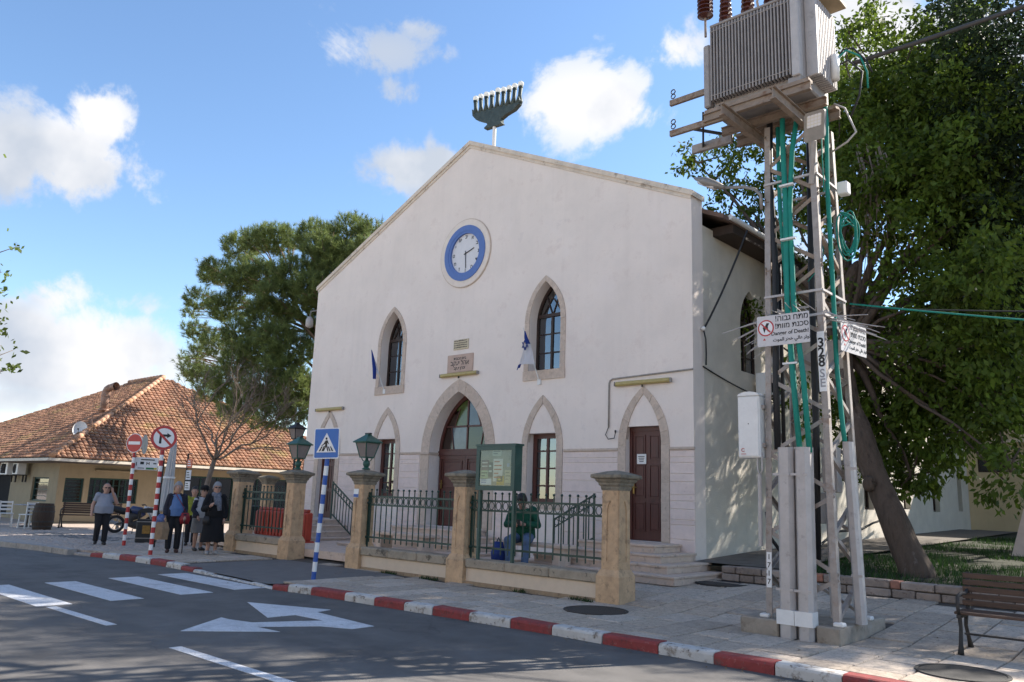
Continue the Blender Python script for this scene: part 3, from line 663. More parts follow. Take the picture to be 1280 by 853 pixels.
for c in UW:
    glazing('w', c, YF+.26, .485, 4.55, None, 5.75, 6.73, 3, 0, trans=5.94)
    cu = MB(); n_ = 20
    for s_, a, b_ in ((-1, -.47, -.12), (1, .16, .47)):
        pts = [(c+a+(b_-a)*i/n_, YF+.40+.02*math.sin(i*2.1)) for i in range(n_+1)]
        cu.add([(x, y, z) for x, y in pts for z in (4.5, 5.9)], [(2*i, 2*i+2, 2*i+3, 2*i+1) for i in range(n_)])
    cu.build('curtain', M_curtain, hall)
for c in UW: glazing('w', c, YF+.20, .44, 1.44, 3.05, None, None, 4, 0, fwid=.11, M_wdark=M_wood)
for (yc, hw, z0, zs_, za_) in side_win:
    if za_: glazing('w', yc, 0, hw, z0, None, zs_, za_, 3, 0, ax='y', xp=XR-.15, trans=zs_+.12)
    else: glazing('w', yc, 0, hw, z0, zs_, None, None, 3, 0, ax='y', xp=XR-.15)
# near-black panels stand in for the unlit room behind the panes
ib = MB(); ib.box(XL+.42, XR-.42, YF+1.6, YF+1.7, .3, 7.4); ib.build('dark_backing', M_dark, hall)
fl_ = MB(); fl_.box(XL+.42, XR-.42, YF+.46, YF+1.59, .3, .7); fl_.build('dark_inner_floor', M_dark, hall)

# side doors
M_brass = mat('brass', (.30, .20, .07), .4, metal=.9, var=.2)
def leaf_door(c, yf, hw, z0, z1, cols, rows, name='door', notice=False):
    d = MB(); d.box(c-hw, c+hw, yf, yf+.05, z0, z1); o = d.build(name, M_wood, hall)
    fr = MB(); fr.box(c-hw, c-hw+.07, yf-.03, yf-.002, z0, z1); fr.box(c+hw-.07, c+hw, yf-.03, yf-.002, z0, z1); fr.box(c-hw+.07, c+hw-.07, yf-.03, yf-.002, z1-.09, z1); fr.build('door_frame', M_wood, o)
    iw_ = (2*hw-.14)/cols
    for i in range(cols):
        for (za_, zb_) in rows:
            x0, x1 = c-hw+.07+iw_*i+.05, c-hw+.07+iw_*(i+1)-.05
            p = MB(); bm_ = p
            p.box(x0, x1, yf-.018, yf-.002, za_, za_+.025); p.box(x0, x1, yf-.018, yf-.002, zb_-.025, zb_); p.box(x0, x0+.025, yf-.018, yf-.002, za_+.025, zb_-.025); p.box(x1-.025, x1, yf-.018, yf-.002, za_+.025, zb_-.025)
            p.cbox(x0+.04, x1-.04, yf-.014, yf-.001, za_+.04, zb_-.04, .006); p.build('panel', M_wood, o)
    h = MB(); hx = c-hw+.12; h.box(hx-.02, hx+.02, yf-.05, yf-.031, z0+.95, z0+1.18); h.cyl((hx, yf-.05, z0+1.08), (hx, yf-.10, z0+1.08), .012, n=8); h.cyl((hx, yf-.10, z0+1.08), (hx+.11, yf-.10, z0+1.08), .012, n=8); h.build('handle', M_brass, o)
    if notice:
        n_ = MB(); n_.box(c-.25, c-.02, yf-.022, yf-.019, z0+1.57, z0+1.78); q = n_.build('notice', M_whitep, o)
        for k in range(4):
            l = MB(); l.box(c-.22+.01*k, c-.06-.008*k, yf-.0235, yf-.0225, z0+1.72-.035*k, z0+1.735-.035*k); l.build('print_line', M_black, q)
    return o
leaf_door(DW[1], YF+.16, .435, .765, 3.12, 2, [(.95, 1.55), (1.63, 2.33), (2.42, 2.95)], notice=True)
leaf_door(DW[0], YF+.16, .435, .765, 3.12, 2, [(.95, 1.55), (1.63, 2.33), (2.42, 2.95)])
# main door with coloured fanlight
yd = YF+.36
for s_ in (-1, 1):
    leaf_door(XM+s_*.49, yd, .485, .765, 2.58, 1, [(.95, 1.6), (1.7, 2.45)])
tr = MB(); tr.box(XM-1.03, XM+1.03, yd-.05, yd+.06, 2.585, 2.70); tr.build('door_transom', M_wood, hall)
fan = MB(); a_o = [(-1.028, 2.70)] + [(1.028, 2.70)] + [p for p in arch_pts(1.028, 2.65, 4.21, 16) if p[1] > 2.72]; a_i = [(-.95, 2.75), (.95, 2.75)] + [p for p in arch_pts(.95, 2.65, 4.08, 16) if p[1] > 2.77]
fan.prism(a_o, (XM, yd-.02, 0), (1, 0, 0), (0, 0, 1), (0, .07, 0), [a_i]); fo = fan.build('fanlight', M_wood, hall, fixn=True)
cg = {'brown': (.03, .015, .010), 'green': (.065, .095, .025), 'dgreen': (.035, .055, .028), 'blue': (.07, .10, .14), 'pale': (.12, .15, .17)}
def cpane(name, pts):
    m_ = mat('glass_'+name, cg[name], .12, var=.25, scale=3, spec=.6); b = MB(); b.prism(pts, (XM, yd+.02, 0), (1, 0, 0), (0, 0, 1), (0, .006, 0)); b.build('coloured_pane', m_, fo, fixn=True)
def arcx(z):                                # half width of the inner arch at height z
    hw, zs, za = .96, 2.65, 4.10; r = za-zs; Rr = (hw*hw+r*r)/(2*hw); return max(.01, hw-Rr+math.sqrt(max(0, Rr*Rr-(z-zs)**2)))
for s_ in (-1, 1):
    zz = [2.74+.08*i for i in range(17)]
    lo = [(s_*arcx(z), z) for z in zz if z <= 3.31]; hi = [(s_*arcx(z), z) for z in zz if z >= 3.36]
    cpane('brown' if s_ < 0 else 'dgreen', [(s_*.50, 2.74)] + lo + [(s_*.62, 3.32)])
    cpane('pale' if s_ < 0 else 'dgreen', [(s_*.03, 2.74), (s_*.485, 2.74), (s_*.605, 3.32), (s_*.03, 3.32)])
    cpane('brown' if s_ < 0 else 'blue', [(s_*.50, 3.37)] + hi[:-5] + [(s_*.34, 3.74)])
    cpane('green' if s_ < 0 else 'blue', [(s_*.03, 3.37), (s_*.485, 3.37), (s_*.325, 3.75)] + hi[-4:] + [(s_*.03, 4.03)])
for (p, q, wd) in [((0, 2.72), (0, 4.08), .05), ((-.88, 3.345), (.88, 3.345), .045), ((-.49, 2.72), (-.61, 3.34), .025), ((.49, 2.72), (.61, 3.34), .025), ((-.49, 3.34), (-.30, 3.82), .025), ((.49, 3.34), (.30, 3.82), .025)]:
    b = MB(); b.bar((XM+p[0], yd+.013, p[1]), (XM+q[0], yd+.013, q[1]), wd, .03, (0, 1, 0)); b.build('fanlight_bar', M_wood, fo)
# deep jamb lining of the main door
# clock
M_cblue = mat('clock_blue', (.095, .17, .42), .55, var=.08, scale=10, coords='World')
M_cface = mat('clock_face', (.68, .66, .67), .6, var=.04)
M_cream = mat('cream_moulding', (.76, .66, .58), .85, var=.06, scale=6, coords='World', bump=.2)
def ring(c, r0, r1, y0, y1, n=48):
    mb = MB(); o = [(c[0]+r1*math.cos(2*math.pi*i/n), c[1]+r1*math.sin(2*math.pi*i/n)) for i in range(n)]; h = [(c[0]+r0*math.cos(2*math.pi*i/n), c[1]+r0*math.sin(2*math.pi*i/n)) for i in range(n)]
    return mb.prism(o, (0, y0, 0), (1, 0, 0), (0, 0, 1), (0, y1-y0, 0), [h])
co = ring(clk, .62, .775, YF-.055, YF+.02).build('clock', M_cblue, hall, auto=40)
ring(clk, .55, .62, YF-.045, YF+.04).build('clock_bezel', M_cblue, co, auto=40)
ring(clk, .775, .94, YF-.035, YF+.02).build('clock_surround', M_cream, co, auto=40)
ring(clk, .94, .965, YF-.02, YF+.02).build('clock_surround', M_stone, co, auto=40)
dl = MB(); dl.cyl((clk[0], YF+.012, clk[1]), (clk[0], YF+.05, clk[1]), .585, n=48); dl.build('dial', M_cface, co, auto=40)
def hand(ang, ln, wd, y):
    d = Vector((math.sin(ang), 0, math.cos(ang))); c0 = Vector((clk[0], y, clk[1])); b = MB(); b.bar(c0-d*.07, c0+d*ln, wd, .008, (0, 1, 0)); b.build('clock_hand', M_black, co)
hand(R_(72), .33, .026, YF+.000); hand(R_(176), .42, .018, YF-.010)
heb = ['\u05d9\u05d1', '\u05d0', '\u05d1', '\u05d2', '\u05d3', '\u05d4', '\u05d5', '\u05d6', '\u05d7', '\u05d8', '\u05d9', '\u05d9\u05d0']
for i, s_ in enumerate(heb):
    a = R_(30*i); p = (clk[0]+.47*math.sin(a), YF+.011, clk[1]+.47*math.cos(a))
    text_mesh(s_[::-1], .14, M_black, 'numeral', co, frame_matrix(p, (1, 0, 0), (0, 0, 1)), extrude=.001, bold=.004)
# plaques
M_plq = mat('plaque_stone', (.50, .36, .29), .8, var=.10, scale=8, coords='World', bump=.2)
M_plq2 = mat('plaque_yellow', (.55, .47, .33), .8, var=.14, scale=20, coords='World', bump=.2)
p = MB(); p.cbox(XM-.48, XM+.48, YF-.03, YF+.01, 4.72, 5.20, .012); po_ = p.build('plaque', M_plq, hall)
for s_, z, sz in (('\u05d1\u05d9\u05ea \u05d4\u05db\u05e0\u05e1\u05ea', 5.085, .10), ('\u05d0\u05d4\u05dc \u05d9\u05e2\u05e7\u05d1', 4.965, .17), ('\u05d6\u05db\u05e8\u05d5\u05df \u05d9\u05e2\u05e7\u05d1', 4.83, .10)):
    text_mesh(s_[::-1], sz, M_black, 'inscription', po_, frame_matrix((XM, YF-.0305, z), (1, 0, 0), (0, 0, 1)), extrude=.001, bold=.003)
p = MB(); p.cbox(XM-.28, XM+.28, YF-.025, YF+.01, 5.33, 5.60, .01); po2 = p.build('plaque', M_plq2, hall)
for k in range(4):
    x = XM-.25
    while x < XM+.22:
        ln = random.uniform(.02, .05); b = MB(); b.box(x, x+ln, YF-.0265, YF-.0255, 5.375+.058*k, 5.375+.058*k+random.uniform(.02, .035)); b.build('engraved_mark', M_brown, po2); x += ln+random.uniform(.012, .02)

# tube lights on the front
def tube_light(c, z, label):
    t = thing('tube_light', label, 'lamp', (c, YF, z), 'tube lights above the doors')
    b = MB(); b.cbox(c-.69, c+.69, YF-.10, YF-.012, z-.05, z+.05, .03); b.build('housing', M_tube, t)
    b = MB(); b.box(c-.705, c-.69, YF-.095, YF-.015, z-.045, z+.045); b.box(c+.69, c+.705, YF-.095, YF-.015, z-.045, z+.045); b.build('end_cap', M_kstone, t)
    b = MB(); b.cyl((c, YF-.05, z-.05), (c, YF-.05, z-.10), .02, n=8); b.box(c-.03, c+.03, YF-.03, YF, z-.03, z+.03); b.build('bracket', M_iron, t)
tube_light(DW[1], 4.05, 'yellowed tube light fixture above the right hand door')
tube_light(XM, 4.66, 'yellowed tube light fixture under the stone plaque above the main arch')
tube_light(DW[0], 4.02, 'yellowed tube light fixture above the left hand door')
# conduit beside the right hand door
cdt = MB(); cdt.tube([(-10.18, YF-.025, 3.12), (-10.18, YF-.025, 4.08), (-10.15, YF-.025, 4.15), (-10.08, YF-.025, 4.18), (-8.10, YF-.025, 4.24)], .018, 8)
tag(cdt.build('conduit', M_kstone, None, True, loc=(-10.18, YF, 3.1)), 'thin cable conduit bent along the wall over the right hand door', 'conduit')
lp = MB(); lp.tube([(-10.18, YF-.03, 3.12), (-10.24, YF-.05, 2.96), (-10.16, YF-.06, 2.86), (-10.0, YF-.06, 2.88), (-9.98, YF-.05, 3.0)], .010, 6)
lp.cyl((-9.98, YF-.05, 3.0), (-9.98, YF-.05, 3.05), .02, n=8)
tag(lp.build('cable_loop', M_iron, None, True, loc=(-10.18, YF, 2.9)), 'dark looped cable end hanging from the conduit', 'cable')

# steps and landings before the doors
M_dgreen = mat('rail_green', (.016, .05, .036), .45, var=.2, scale=20, spec=.5)
CY = .22
cy_ = MB(); cy_.box(-21.8, -8.75, 10.95, YF, .05, CY); tag(cy_.build('courtyard', M_step), kind='structure')
def steps(c, label, hw=.92, open_right=True):
    t = thing('steps', label, 'steps', (c, 13.3, .1), 'stone steps at the hall doors')
    for k in range(4):
        z1 = .755-.15*k; e = .31*k; y0 = 13.30-e; xr_ = c+hw+e*1.05; xl_ = c-hw-e*1.05
        # tread slabs with a small nosing
        n_ = max(3, int((xr_-xl_)/.62)); xs_ = [xl_+(xr_-xl_)*i/n_ for i in range(n_+1)]
        for a, b in zip(xs_, xs_[1:]):
            s_ = MB(); s_.cbox(a+.003, b-.003, y0, y0+(.34 if k else YF-13.30-.002), z1-.045, z1+random.uniform(-.003, .003), .008); s_.build('tread', M_step, t)
        if k:
            for xa, xb in ((xl_, xl_+.34), (xr_-.34, xr_)):
                s_ = MB(); s_.cbox(xa, xb, y0+.345, YF-.02, z1-.045, z1+random.uniform(-.002, .002), .008); s_.build('tread', M_step, t)
        r = MB(); r.cbox(xl_+.02, xr_-.02, y0+.02, YF-.045-.002*k, max(.0, z1-.155), z1-.046, .006); r.build('riser', M_step, t)
    return t
steps(DW[1], 'stone steps up to the right hand wooden door, by the building corner')
steps(DW[0], 'stone steps up to the left hand door behind the blue and white pole')
steps(XM, 'stone steps up to the big arched main door behind the railings', 1.2)
def hand_rail(x0, z0, x1, z1, y, label):
    """sloping balustrade from (x0,z0 top) down to (x1,z1)"""
    t = thing('handrail', label, 'railing', (x0, y, .3), 'green balustrades at the door steps')
    b = MB(); b.bar((x0, y, z0), (x1, y, z1), .04, .025); b.bar((x0, y, z0-.17), (x1, y, z1-.17), .03, .02); b.build('top_rail', M_dgreen, t)
    b = MB(); b.bar((x0, y, z0-.86), (x1, y, z1-.82), .03, .025); b.build('bottom_rail', M_dgreen, t)
    n_ = 8
    for i in range(n_+1):
        x = x0+(x1-x0)*i/n_; zt = z0+(z1-z0)*i/n_; zb = zt-.86+.04*i/n_; w_ = .035 if i in (0, n_) else .018
        b = MB(); b.box(x-w_/2, x+w_/2, y-w_/2, y+w_/2, zb if 0 < i < n_ else max(.2, zb-.15), zt if 0 < i < n_ else zt+.03); b.build('baluster', M_dgreen, t)
    for i in range(n_):
        x = x0+(x1-x0)*(i+.5)/n_; zt = z0+(z1-z0)*(i+.5)/n_-.085
        b = MB(); b.tube([(x+.055*math.cos(a*math.pi/6), y, zt+.06*math.sin(a*math.pi/6)) for a in range(13)], .008, 5, False); b.build('ring', M_dgreen, t, True)
hand_rail(-9.95, 1.66, -11.0, 1.12, 13.5, 'green sloping balustrade beside the steps of the right hand door')
hand_rail(-19.2, 1.80, -18.1, 1.16, 13.62, 'green sloping balustrade beside the steps of the left hand door')
# ------------------------------------------------------------------ fence, pillars, lanterns
M_pil = mat('pillar_stone', (.54, .36, .215), .88, var=.2, scale=7, coords='World', bump=.55, bscale=40, spots=[((.22, .155, .10), 6, .54, .1, .6), ((.50, .40, .29), 16, .6, .1, .5)])
M_cap = mat('cap_stone', (.235, .20, .15), .9, var=.25, scale=10, coords='World', bump=.6, bscale=40, spots=[((.10, .085, .065), 8, .52, .12, .7), ((.36, .31, .24), 18, .6, .08, .6)])
M_wcop = mat('wall_coping', (.34, .28, .21), .9, var=.2, scale=9, coords='World', bump=.6, spots=[((.085, .07, .055), 4.5, .54, .08, .85), ((.47, .41, .33), 14, .6, .1, .5)])
M_wpan = mat('wall_panel', (.64, .51, .385), .85, var=.06, scale=5, coords='World', bump=.2, spots=[((.42, .32, .23), 5, .6, .12, .5)])
M_wbase = mat('wall_base', (.34, .24, .15), .9, var=.2, scale=8, coords='World', bump=.4, spots=[((.10, .07, .05), 7, .55, .1, .7)])
M_fgreen = mat('fence_green', (.008, .036, .026), .42, var=.25, scale=25, spec=.5)
FY = 10.72; PX = [-7.47, -10.88, -13.96, -16.57, -19.05]
S2 = math.sqrt(2)
def pillar(x, y, z0, label, h=2.03, k=.70, group='stone pillars of the fence'):
    t = thing('stone_pillar', label, 'pillar', (x, y, z0), group)
    b = MB(); b.lathe((x, y, z0), [(.315*S2*k, -.05), (.315*S2*k, .40), (.30*S2*k, .42), (.245*S2*k, .50)], 4, rot=math.pi/4); b.build('base', M_pil, t)
    b = MB(); b.lathe((x, y, z0), [(.222*S2*k, .49), (.205*S2*k, 1.72)], 4, rot=math.pi/4); sh_ = b.build('shaft', M_pil, t)
    for (U, N_) in (((1, 0, 0), (0, -1, 0)), ((0, 1, 0), (1, 0, 0)), ((-1, 0, 0), (0, 1, 0)), ((0, -1, 0), (-1, 0, 0))):
        U = Vector(U); N_ = Vector(N_); p = MB(); hw = .213*k
        hole = [(-.085*k, .62), (.085*k, .62)] + arch_pts(.085*k, 1.36, 1.56, 6)
        p.prism([(-.226*k, .5), (.226*k, .5), (.209*k, 1.715), (-.209*k, 1.715)], Vector((x, y, z0)) + N_*.205*k, U, (0, 0, 1), N_*.028*k, [hole]); p.build('shaft_panel', M_pil, sh_, fixn=True)
    b = MB(); b.lathe((x, y, z0), [(.235*S2*k, 1.71), (.25*S2*k, 1.745), (.25*S2*k, 1.77), (.29*S2*k, 1.80), (.29*S2*k, 1.825), (.34*S2*k, 1.86), (.345*S2*k, 1.885), (.41*S2*k, 1.90), (.425*S2*k, 1.915), (.42*S2*k, 1.955), (.18*S2*k, h-.02), (.02, h)], 4, rot=math.pi/4); b.build('cap', M_cap, t)
    return t
pillar(PX[0], FY, 0, 'tan stone pillar at the right end of the fence, nearest the pylon')
pillar(PX[1], FY, 0, 'tan stone pillar left of the green notice board, without a lantern')
pillar(PX[2], FY, 0, 'tan stone pillar carrying a lantern on the right side of the gateway')
pillar(PX[3], FY, 0, 'tan stone pillar carrying a lantern on the left side of the gateway')
pillar(PX[4], FY, 0, 'tan stone pillar right behind the woman in black')
pillar(-20.6, 11.7, 0, 'tan stone pillar half hidden behind the pillar by the woman in black')
pillar(-25.4, 15.3, 0, 'small far stone pillar seen through the railings beside the hall')
def low_wall(x0, x1, label):
    t = thing('low_wall', label, 'wall', ((x0+x1)/2, FY, 0), 'low walls carrying the railings')
    a, b = x0+.223, x1-.223
    q = MB(); q.box(a, b, FY-.165, FY+.165, -.03, .045); q.build('plinth', M_wbase, t)
    q = MB(); q.box(a+.001, b-.001, FY-.135, FY+.135, .046, .275); q.build('panel', M_wpan, t)
    n_ = max(2, round((b-a)/.9)); w_ = (b-a)/n_
    for i in range(n_):
        q = MB(); q.cbox(a+w_*i+.003, a+w_*(i+1)-.003, FY-.19+random.uniform(-.006, .006), FY+.19, .276, .44+random.uniform(-.008, .004), .02); q.build('coping_stone', M_wcop, t)
    return t
def railing(x0, x1, label, zb=.44):
    t = thing('railing', label, 'railing', ((x0+x1)/2, FY, zb), 'green iron railings between the pillars')
    a, b = x0+.19, x1-.19
    for z, h_ in ((1.475, .035), (1.30, .035), (.64, .035)):
        q = MB(); q.box(a, b, FY-.014, FY+.014, z-h_/2, z+h_/2); q.build('rail', M_fgreen, t)
    n_ = max(4, round((b-a-.12)/.172)); st = (b-a-.12)/n_
    bar = MB(); bar.box(-.009, .009, -.009, .009, .54-1.0, 1.585-1.0); bar.sphere((0, 0, .61), .024, 8, 6); bm_ = bar.mesh('bar', M_fgreen)
    ringm = MB(); ringm.tube([(.058*math.cos(k*math.pi/7), 0, .070*math.sin(k*math.pi/7)) for k in range(15)], .008, 5, False); rm_ = ringm.mesh('ring', M_fgreen, True)
    for i in range(n_+1):
        x = a+.06+st*i; piece(bm_, 'bar', t, (x, FY-.0, 1.0))
        if i < n_: piece(rm_, 'ring', t, (x+st/2, FY, 1.3875))
    for x, s_ in ((a, -1), (b, 1)):
        q = MB(); q.box(x-.018, x+.018, FY-.018, FY+.018, .44, 1.56)
        for z in (1.43, 1.34, .64): q.cyl((x, FY, z), (x+s_*.09, FY, z), .022, n=8); q.sphere((x-s_*.01, FY-.03, z), .03, 8, 6)
        q.build('end_post', M_fgreen, t)
    return t
low_wall(PX[1], PX[0], 'low stone wall right of the notice board pillar, under the railing'); railing(PX[1], PX[0], 'dark green iron railing below the notice board, before the seated man')
low_wall(PX[2], PX[1], 'low stone wall before the big arched door'); railing(PX[2], PX[1], 'dark green iron railing before the big arched door')
low_wall(PX[4], PX[3], 'low stone wall in front of the red plastic barriers'); railing(PX[4], PX[3], 'dark green iron railing in front of the red plastic barriers')
# lanterns
M_lgreen = mat('lantern_green', (.02, .085, .06), .45, var=.25, scale=14, spec=.5)
M_lglass = mat('lantern_glass', (.36, .30, .27), .25, var=.06, scale=5, transl=.35)
def lantern(x, y, z, label, s=1.0, pole=None, green=True, group='street lanterns'):
    t = thing('lantern', label, 'lantern', (x, y, z), group); M_ = M_lgreen if green else M_black
    if pole:
        b = MB(); b.lathe((x, y, z), [(.10, 0), (.10, .12), (.05, .2), (.032, .5), (.028, pole)], 12); b.build('post', M_black, t); zb = z+pole
    else: zb = z
    b = MB(); b.lathe((x, y, zb), [(.09*s, 0), (.09*s, .02*s), (.045*s, .05*s), (.075*s, .10*s), (.075*s, .15*s), (.035*s, .21*s), (.03*s, .24*s)], 14); b.build('stem', M_, t, auto=50)
    for a in range(4):
        an = math.pi/2*a+math.pi/4; d = Vector((math.cos(an), math.sin(an), 0)); c = Vector((x, y, zb))
        b = MB(); b.tube([c+d*.03*s+Vector((0, 0, .16*s)), c+d*.09*s+Vector((0, 0, .20*s)), c+d*.125*s+Vector((0, 0, .27*s))], .011*s, 6); b.build('arm', M_, t)
    z0, z1 = zb+.26*s, zb+.57*s; r0, r1 = .105*s, .18*s
    cs = [Vector((x+sx*r, y+sy*r, z_)) for z_, r in ((z0, r0), (z1, r1)) for sx, sy in ((-1, -1), (1, -1), (1, 1), (-1, 1))]
    fr = MB()
    for i in range(4):
        fr.bar(cs[i], cs[4+i], .022*s); fr.bar(cs[i], cs[(i+1) % 4], .024*s); fr.bar(cs[4+i], cs[4+(i+1) % 4], .024*s)
    fr.build('cage', M_, t)
    for i in range(4):
        p = MB(); c = sum((cs[i], cs[(i+1) % 4], cs[4+(i+1) % 4], cs[4+i]), Vector())/4; n_ = Vector((x, y, 0))-Vector((c.x, c.y, 0)); n_.normalize()
        q = [cs[i], cs[(i+1) % 4], cs[4+(i+1) % 4], cs[4+i]]; q = [c+(v_-c)*.95 for v_ in q]
        p.add(q+[v_+n_*.006 for v_ in q], [(0, 1, 2, 3), (7, 6, 5, 4), (0, 4, 5, 1), (1, 5, 6, 2), (2, 6, 7, 3), (3, 7, 4, 0)]); p.build('pane', M_lglass, t, fixn=True)
    b = MB(); b.lathe((x, y, z1), [(.225*S2*s, .0), (.23*S2*s, .02*s), (.055*S2*s, .165*s), (.05*S2*s, .19*s)], 4, rot=math.pi/4); ro_ = b.build('roof', M_, t)
    b = MB(); b.box(x-.085*s, x+.085*s, y-.03*s, y+.03*s, z1+.191*s, z1+.215*s); b.build('finial', M_black, ro_)
    return t
lantern(PX[2], FY, 2.03, 'green lantern on the right gateway pillar, beside the crossing sign')
lantern(PX[3], FY, 2.03, 'green lantern on the left gateway pillar')
lp_ = gy(367, 588, 12.2)
tp_ = gy(367, 530, 12.2)
lantern(lp_.x, 12.2, .2, 'dark lantern on a black post rising behind the left gateway lantern', .86, pole=tp_.z-.2-.64, green=False)

# ------------------------------------------------------------------ notice board
M_nb = mat('board_green', (.018, .062, .05), .4, var=.15, scale=15, spec=.5)
M_cork = mat('board_back', (.25, .235, .185), .9, var=.2, scale=7, coords='World', spots=[((.17, .17, .12), 6, .54, .1, .7), ((.36, .34, .27), 4, .57, .1, .6)])
nb = thing('notice_board', 'green glazed notice board on two posts in front of the railing', 'notice board', (-9.9, 10.5, .44))
nx0, nx1, ny, nz0, nz1 = -10.40, -9.45, 10.5, 1.66, 2.45
b = MB(); b.box(nx0, nx1, ny+.012, ny+.17, nz0, nz1); b.build('case', M_nb, nb)
b = MB(); b.box(nx0-.02, nx1+.02, ny-.03, ny+.19, nz1, nz1+.035); b.build('hood', M_nb, nb)
fr = MB(); fr.prism([(nx0, nz0), (nx1, nz0), (nx1, nz1-.002), (nx0, nz1-.002)], (0, ny-.025, 0), (1, 0, 0), (0, 0, 1), (0, .036, 0), [[(nx0+.085, nz0+.085), (nx1-.085, nz0+.085), (nx1-.085, nz1-.075), (nx0+.085, nz1-.075)]]); fr.build('frame', M_nb, nb, fixn=True)
b = MB(); b.box(nx0+.083, nx1-.083, ny+.006, ny+.0115, nz0+.083, nz1-.073); b.build('backing', M_cork, nb)
def paper(x0, x1, z0, z1, c, lines=0, ink=(.08, .08, .09), nm='paper'):
    m_ = mat('paper_%.2f_%.2f_%.2f' % c, c, .8, var=.08, scale=18)
    p = MB(); p.box(x0, x1, ny+.002, ny+.0055, z0, z1); o = p.build(nm, m_, nb)
    if lines:
        mi = mat('ink_%.2f_%.2f' % ink[:2], ink, .8, var=.2)
        for k in range(lines):
            zz = z1-(z1-z0)*(k+.9)/(lines+.8); w_ = (x1-x0)*random.uniform(.45, .8); l = MB(); xa = x0+(x1-x0)*.1; l.box(xa, xa+w_, ny+.001, ny+.0018, zz, zz+(z1-z0)*.35/(lines+.8)); l.build('print_line', mi, o)
    return o
paper(-10.29, -10.10, 2.02, 2.20, (.13, .07, .07), 2, (.5, .45, .4)); paper(-10.30, -10.12, 1.86, 2.01, (.30, .36, .22), 2, (.03, .03, .03)); paper(-10.11, -10.00, 1.90, 2.16, (.05, .055, .05), 2, (.5, .5, .45))
paper(-10.31, -10.03, 1.76, 1.87, (.55, .57, .62), 2, (.12, .16, .35)); paper(-9.99, -9.76, 1.82, 2.22, (.62, .55, .50), 5, (.40, .14, .06)); paper(-9.90, -9.72, 1.76, 1.92, (.42, .27, .04), 1, (.5, .4, .1))
paper(-10.02, -9.80, 2.27, 2.38, (.36, .37, .30), 2); paper(-9.66, -9.60, 2.08, 2.14, (.28, .30, .38)); paper(-9.70, -9.56, 1.80, 2.02, (.40, .36, .24), 3, (.25, .22, .14))
gp = MB(); gp.box(nx0+.08, nx1-.08, ny-.012, ny-.009, nz0+.08, nz1-.07); gp.build('glass', glass('board_glass', (.85, .9, .88), .02, .0), nb)
for x in (nx0+.03, nx1-.09):
    b = MB(); b.box(x-.025, x+.025, ny+.06, ny+.11, .44, nz0); b.build('post', M_nb, nb)

# ------------------------------------------------------------------ road signs
M_sblue = mat('sign_blue', (.005, .12, .43), .35, var=.05, spec=.5)
M_swhite = mat('sign_white', (.74, .74, .74), .4, var=.05, scale=14, spec=.5, spots=[((.5, .49, .46), 10, .62, .1, .4)])
M_sred = mat('sign_red', (.44, .026, .026), .4, var=.08, spec=.5)
M_pblue = mat('pole_blue', (.035, .10, .36), .45, var=.12, scale=20, spots=[((.25, .28, .36), 22, .64, .06, .6)])
M_pred = mat('pole_red', (.40, .03, .03), .45, var=.12, scale=20, spots=[((.35, .2, .18), 25, .65, .06, .6)])
M_grey = mat('galvanised', (.30, .31, .33), .5, metal=.5, var=.15, scale=12, bump=.1)
def banded_pole(t, b0, b1, r, nband, mA, mB):
    b0, b1 = Vector(b0), Vector(b1)
    for i in range(nband):
        c = MB(); c.cyl(b0.lerp(b1, i/nband), b0.lerp(b1, (i+1)/nband), r, n=14, cap=(i in (0, nband-1))); c.build('band', mA if i % 2 == 0 else mB, t, auto=40)
def disc_prism(c, r, X, Z, N_, th, n=36): return [(r*math.cos(2*math.pi*i/n), r*math.sin(2*math.pi*i/n)) for i in range(n)]
# pedestrian crossing sign
pb = gz(391.5, 724, -.002); tp = gy(409.5, 571, pb.y+.02)
cs_ = thing('crossing_sign', 'blue square crossing sign on a leaning blue and white striped pole', 'road sign', pb)
banded_pole(cs_, pb - Vector((0, 0, .04)), tp, .042, 13, M_pblue, M_swhite)
X_ = Vector((.93, .37, .03)).normalized(); up_ = (tp-pb).normalized(); N_ = X_.cross(up_).normalized(); up_ = N_.cross(X_).normalized()*-1 if N_.cross(X_).z < 0 else N_.cross(X_).normalized()
cc = tp + up_*.24 + N_*.05
def plate(t, c, X, Z, N, poly, m, d0, d1, name): b = MB(); b.prism(poly, c+N*d0, X, Z, N*(d1-d0)); return b.build(name, m, t, fixn=True)
def rrect(w_, h_, r, n=4):
    return [(sx*(w_-r)+r*math.cos(a), sz*(h_-r)+r*math.sin(a)) for sx, sz, a0 in ((1, 1, 0), (-1, 1, 90), (-1, -1, 180), (1, -1, 270)) for a in [R_(a0+90*i/n) for i in range(n+1)]]
pl_ = plate(cs_, cc, X_, up_, N_, rrect(.27, .28, .03), M_swhite, -.006, .002, 'plate')
plate(cs_, cc, X_, up_, N_, rrect(.252, .262, .025), M_sblue, .002, .005, 'blue_field')
plate(cs_, cc, X_, up_, N_, [(-.21, -.165), (.21, -.165), (0, .19)], M_swhite, .005, .008, 'white_triangle')
for q in ([(-.16, -.145), (-.125, -.145), (-.075, -.055), (-.10, -.055)], [(-.10, -.145), (-.07, -.145), (-.03, -.05), (-.055, -.05)], [(.07, -.145), (.10, -.145), (.055, -.06), (.035, -.06)], [(.12, -.145), (.155, -.145), (.10, -.06), (.08, -.06)]): plate(cs_, cc, X_, up_, N_, q, M_black, .008, .010, 'stripe_symbol')
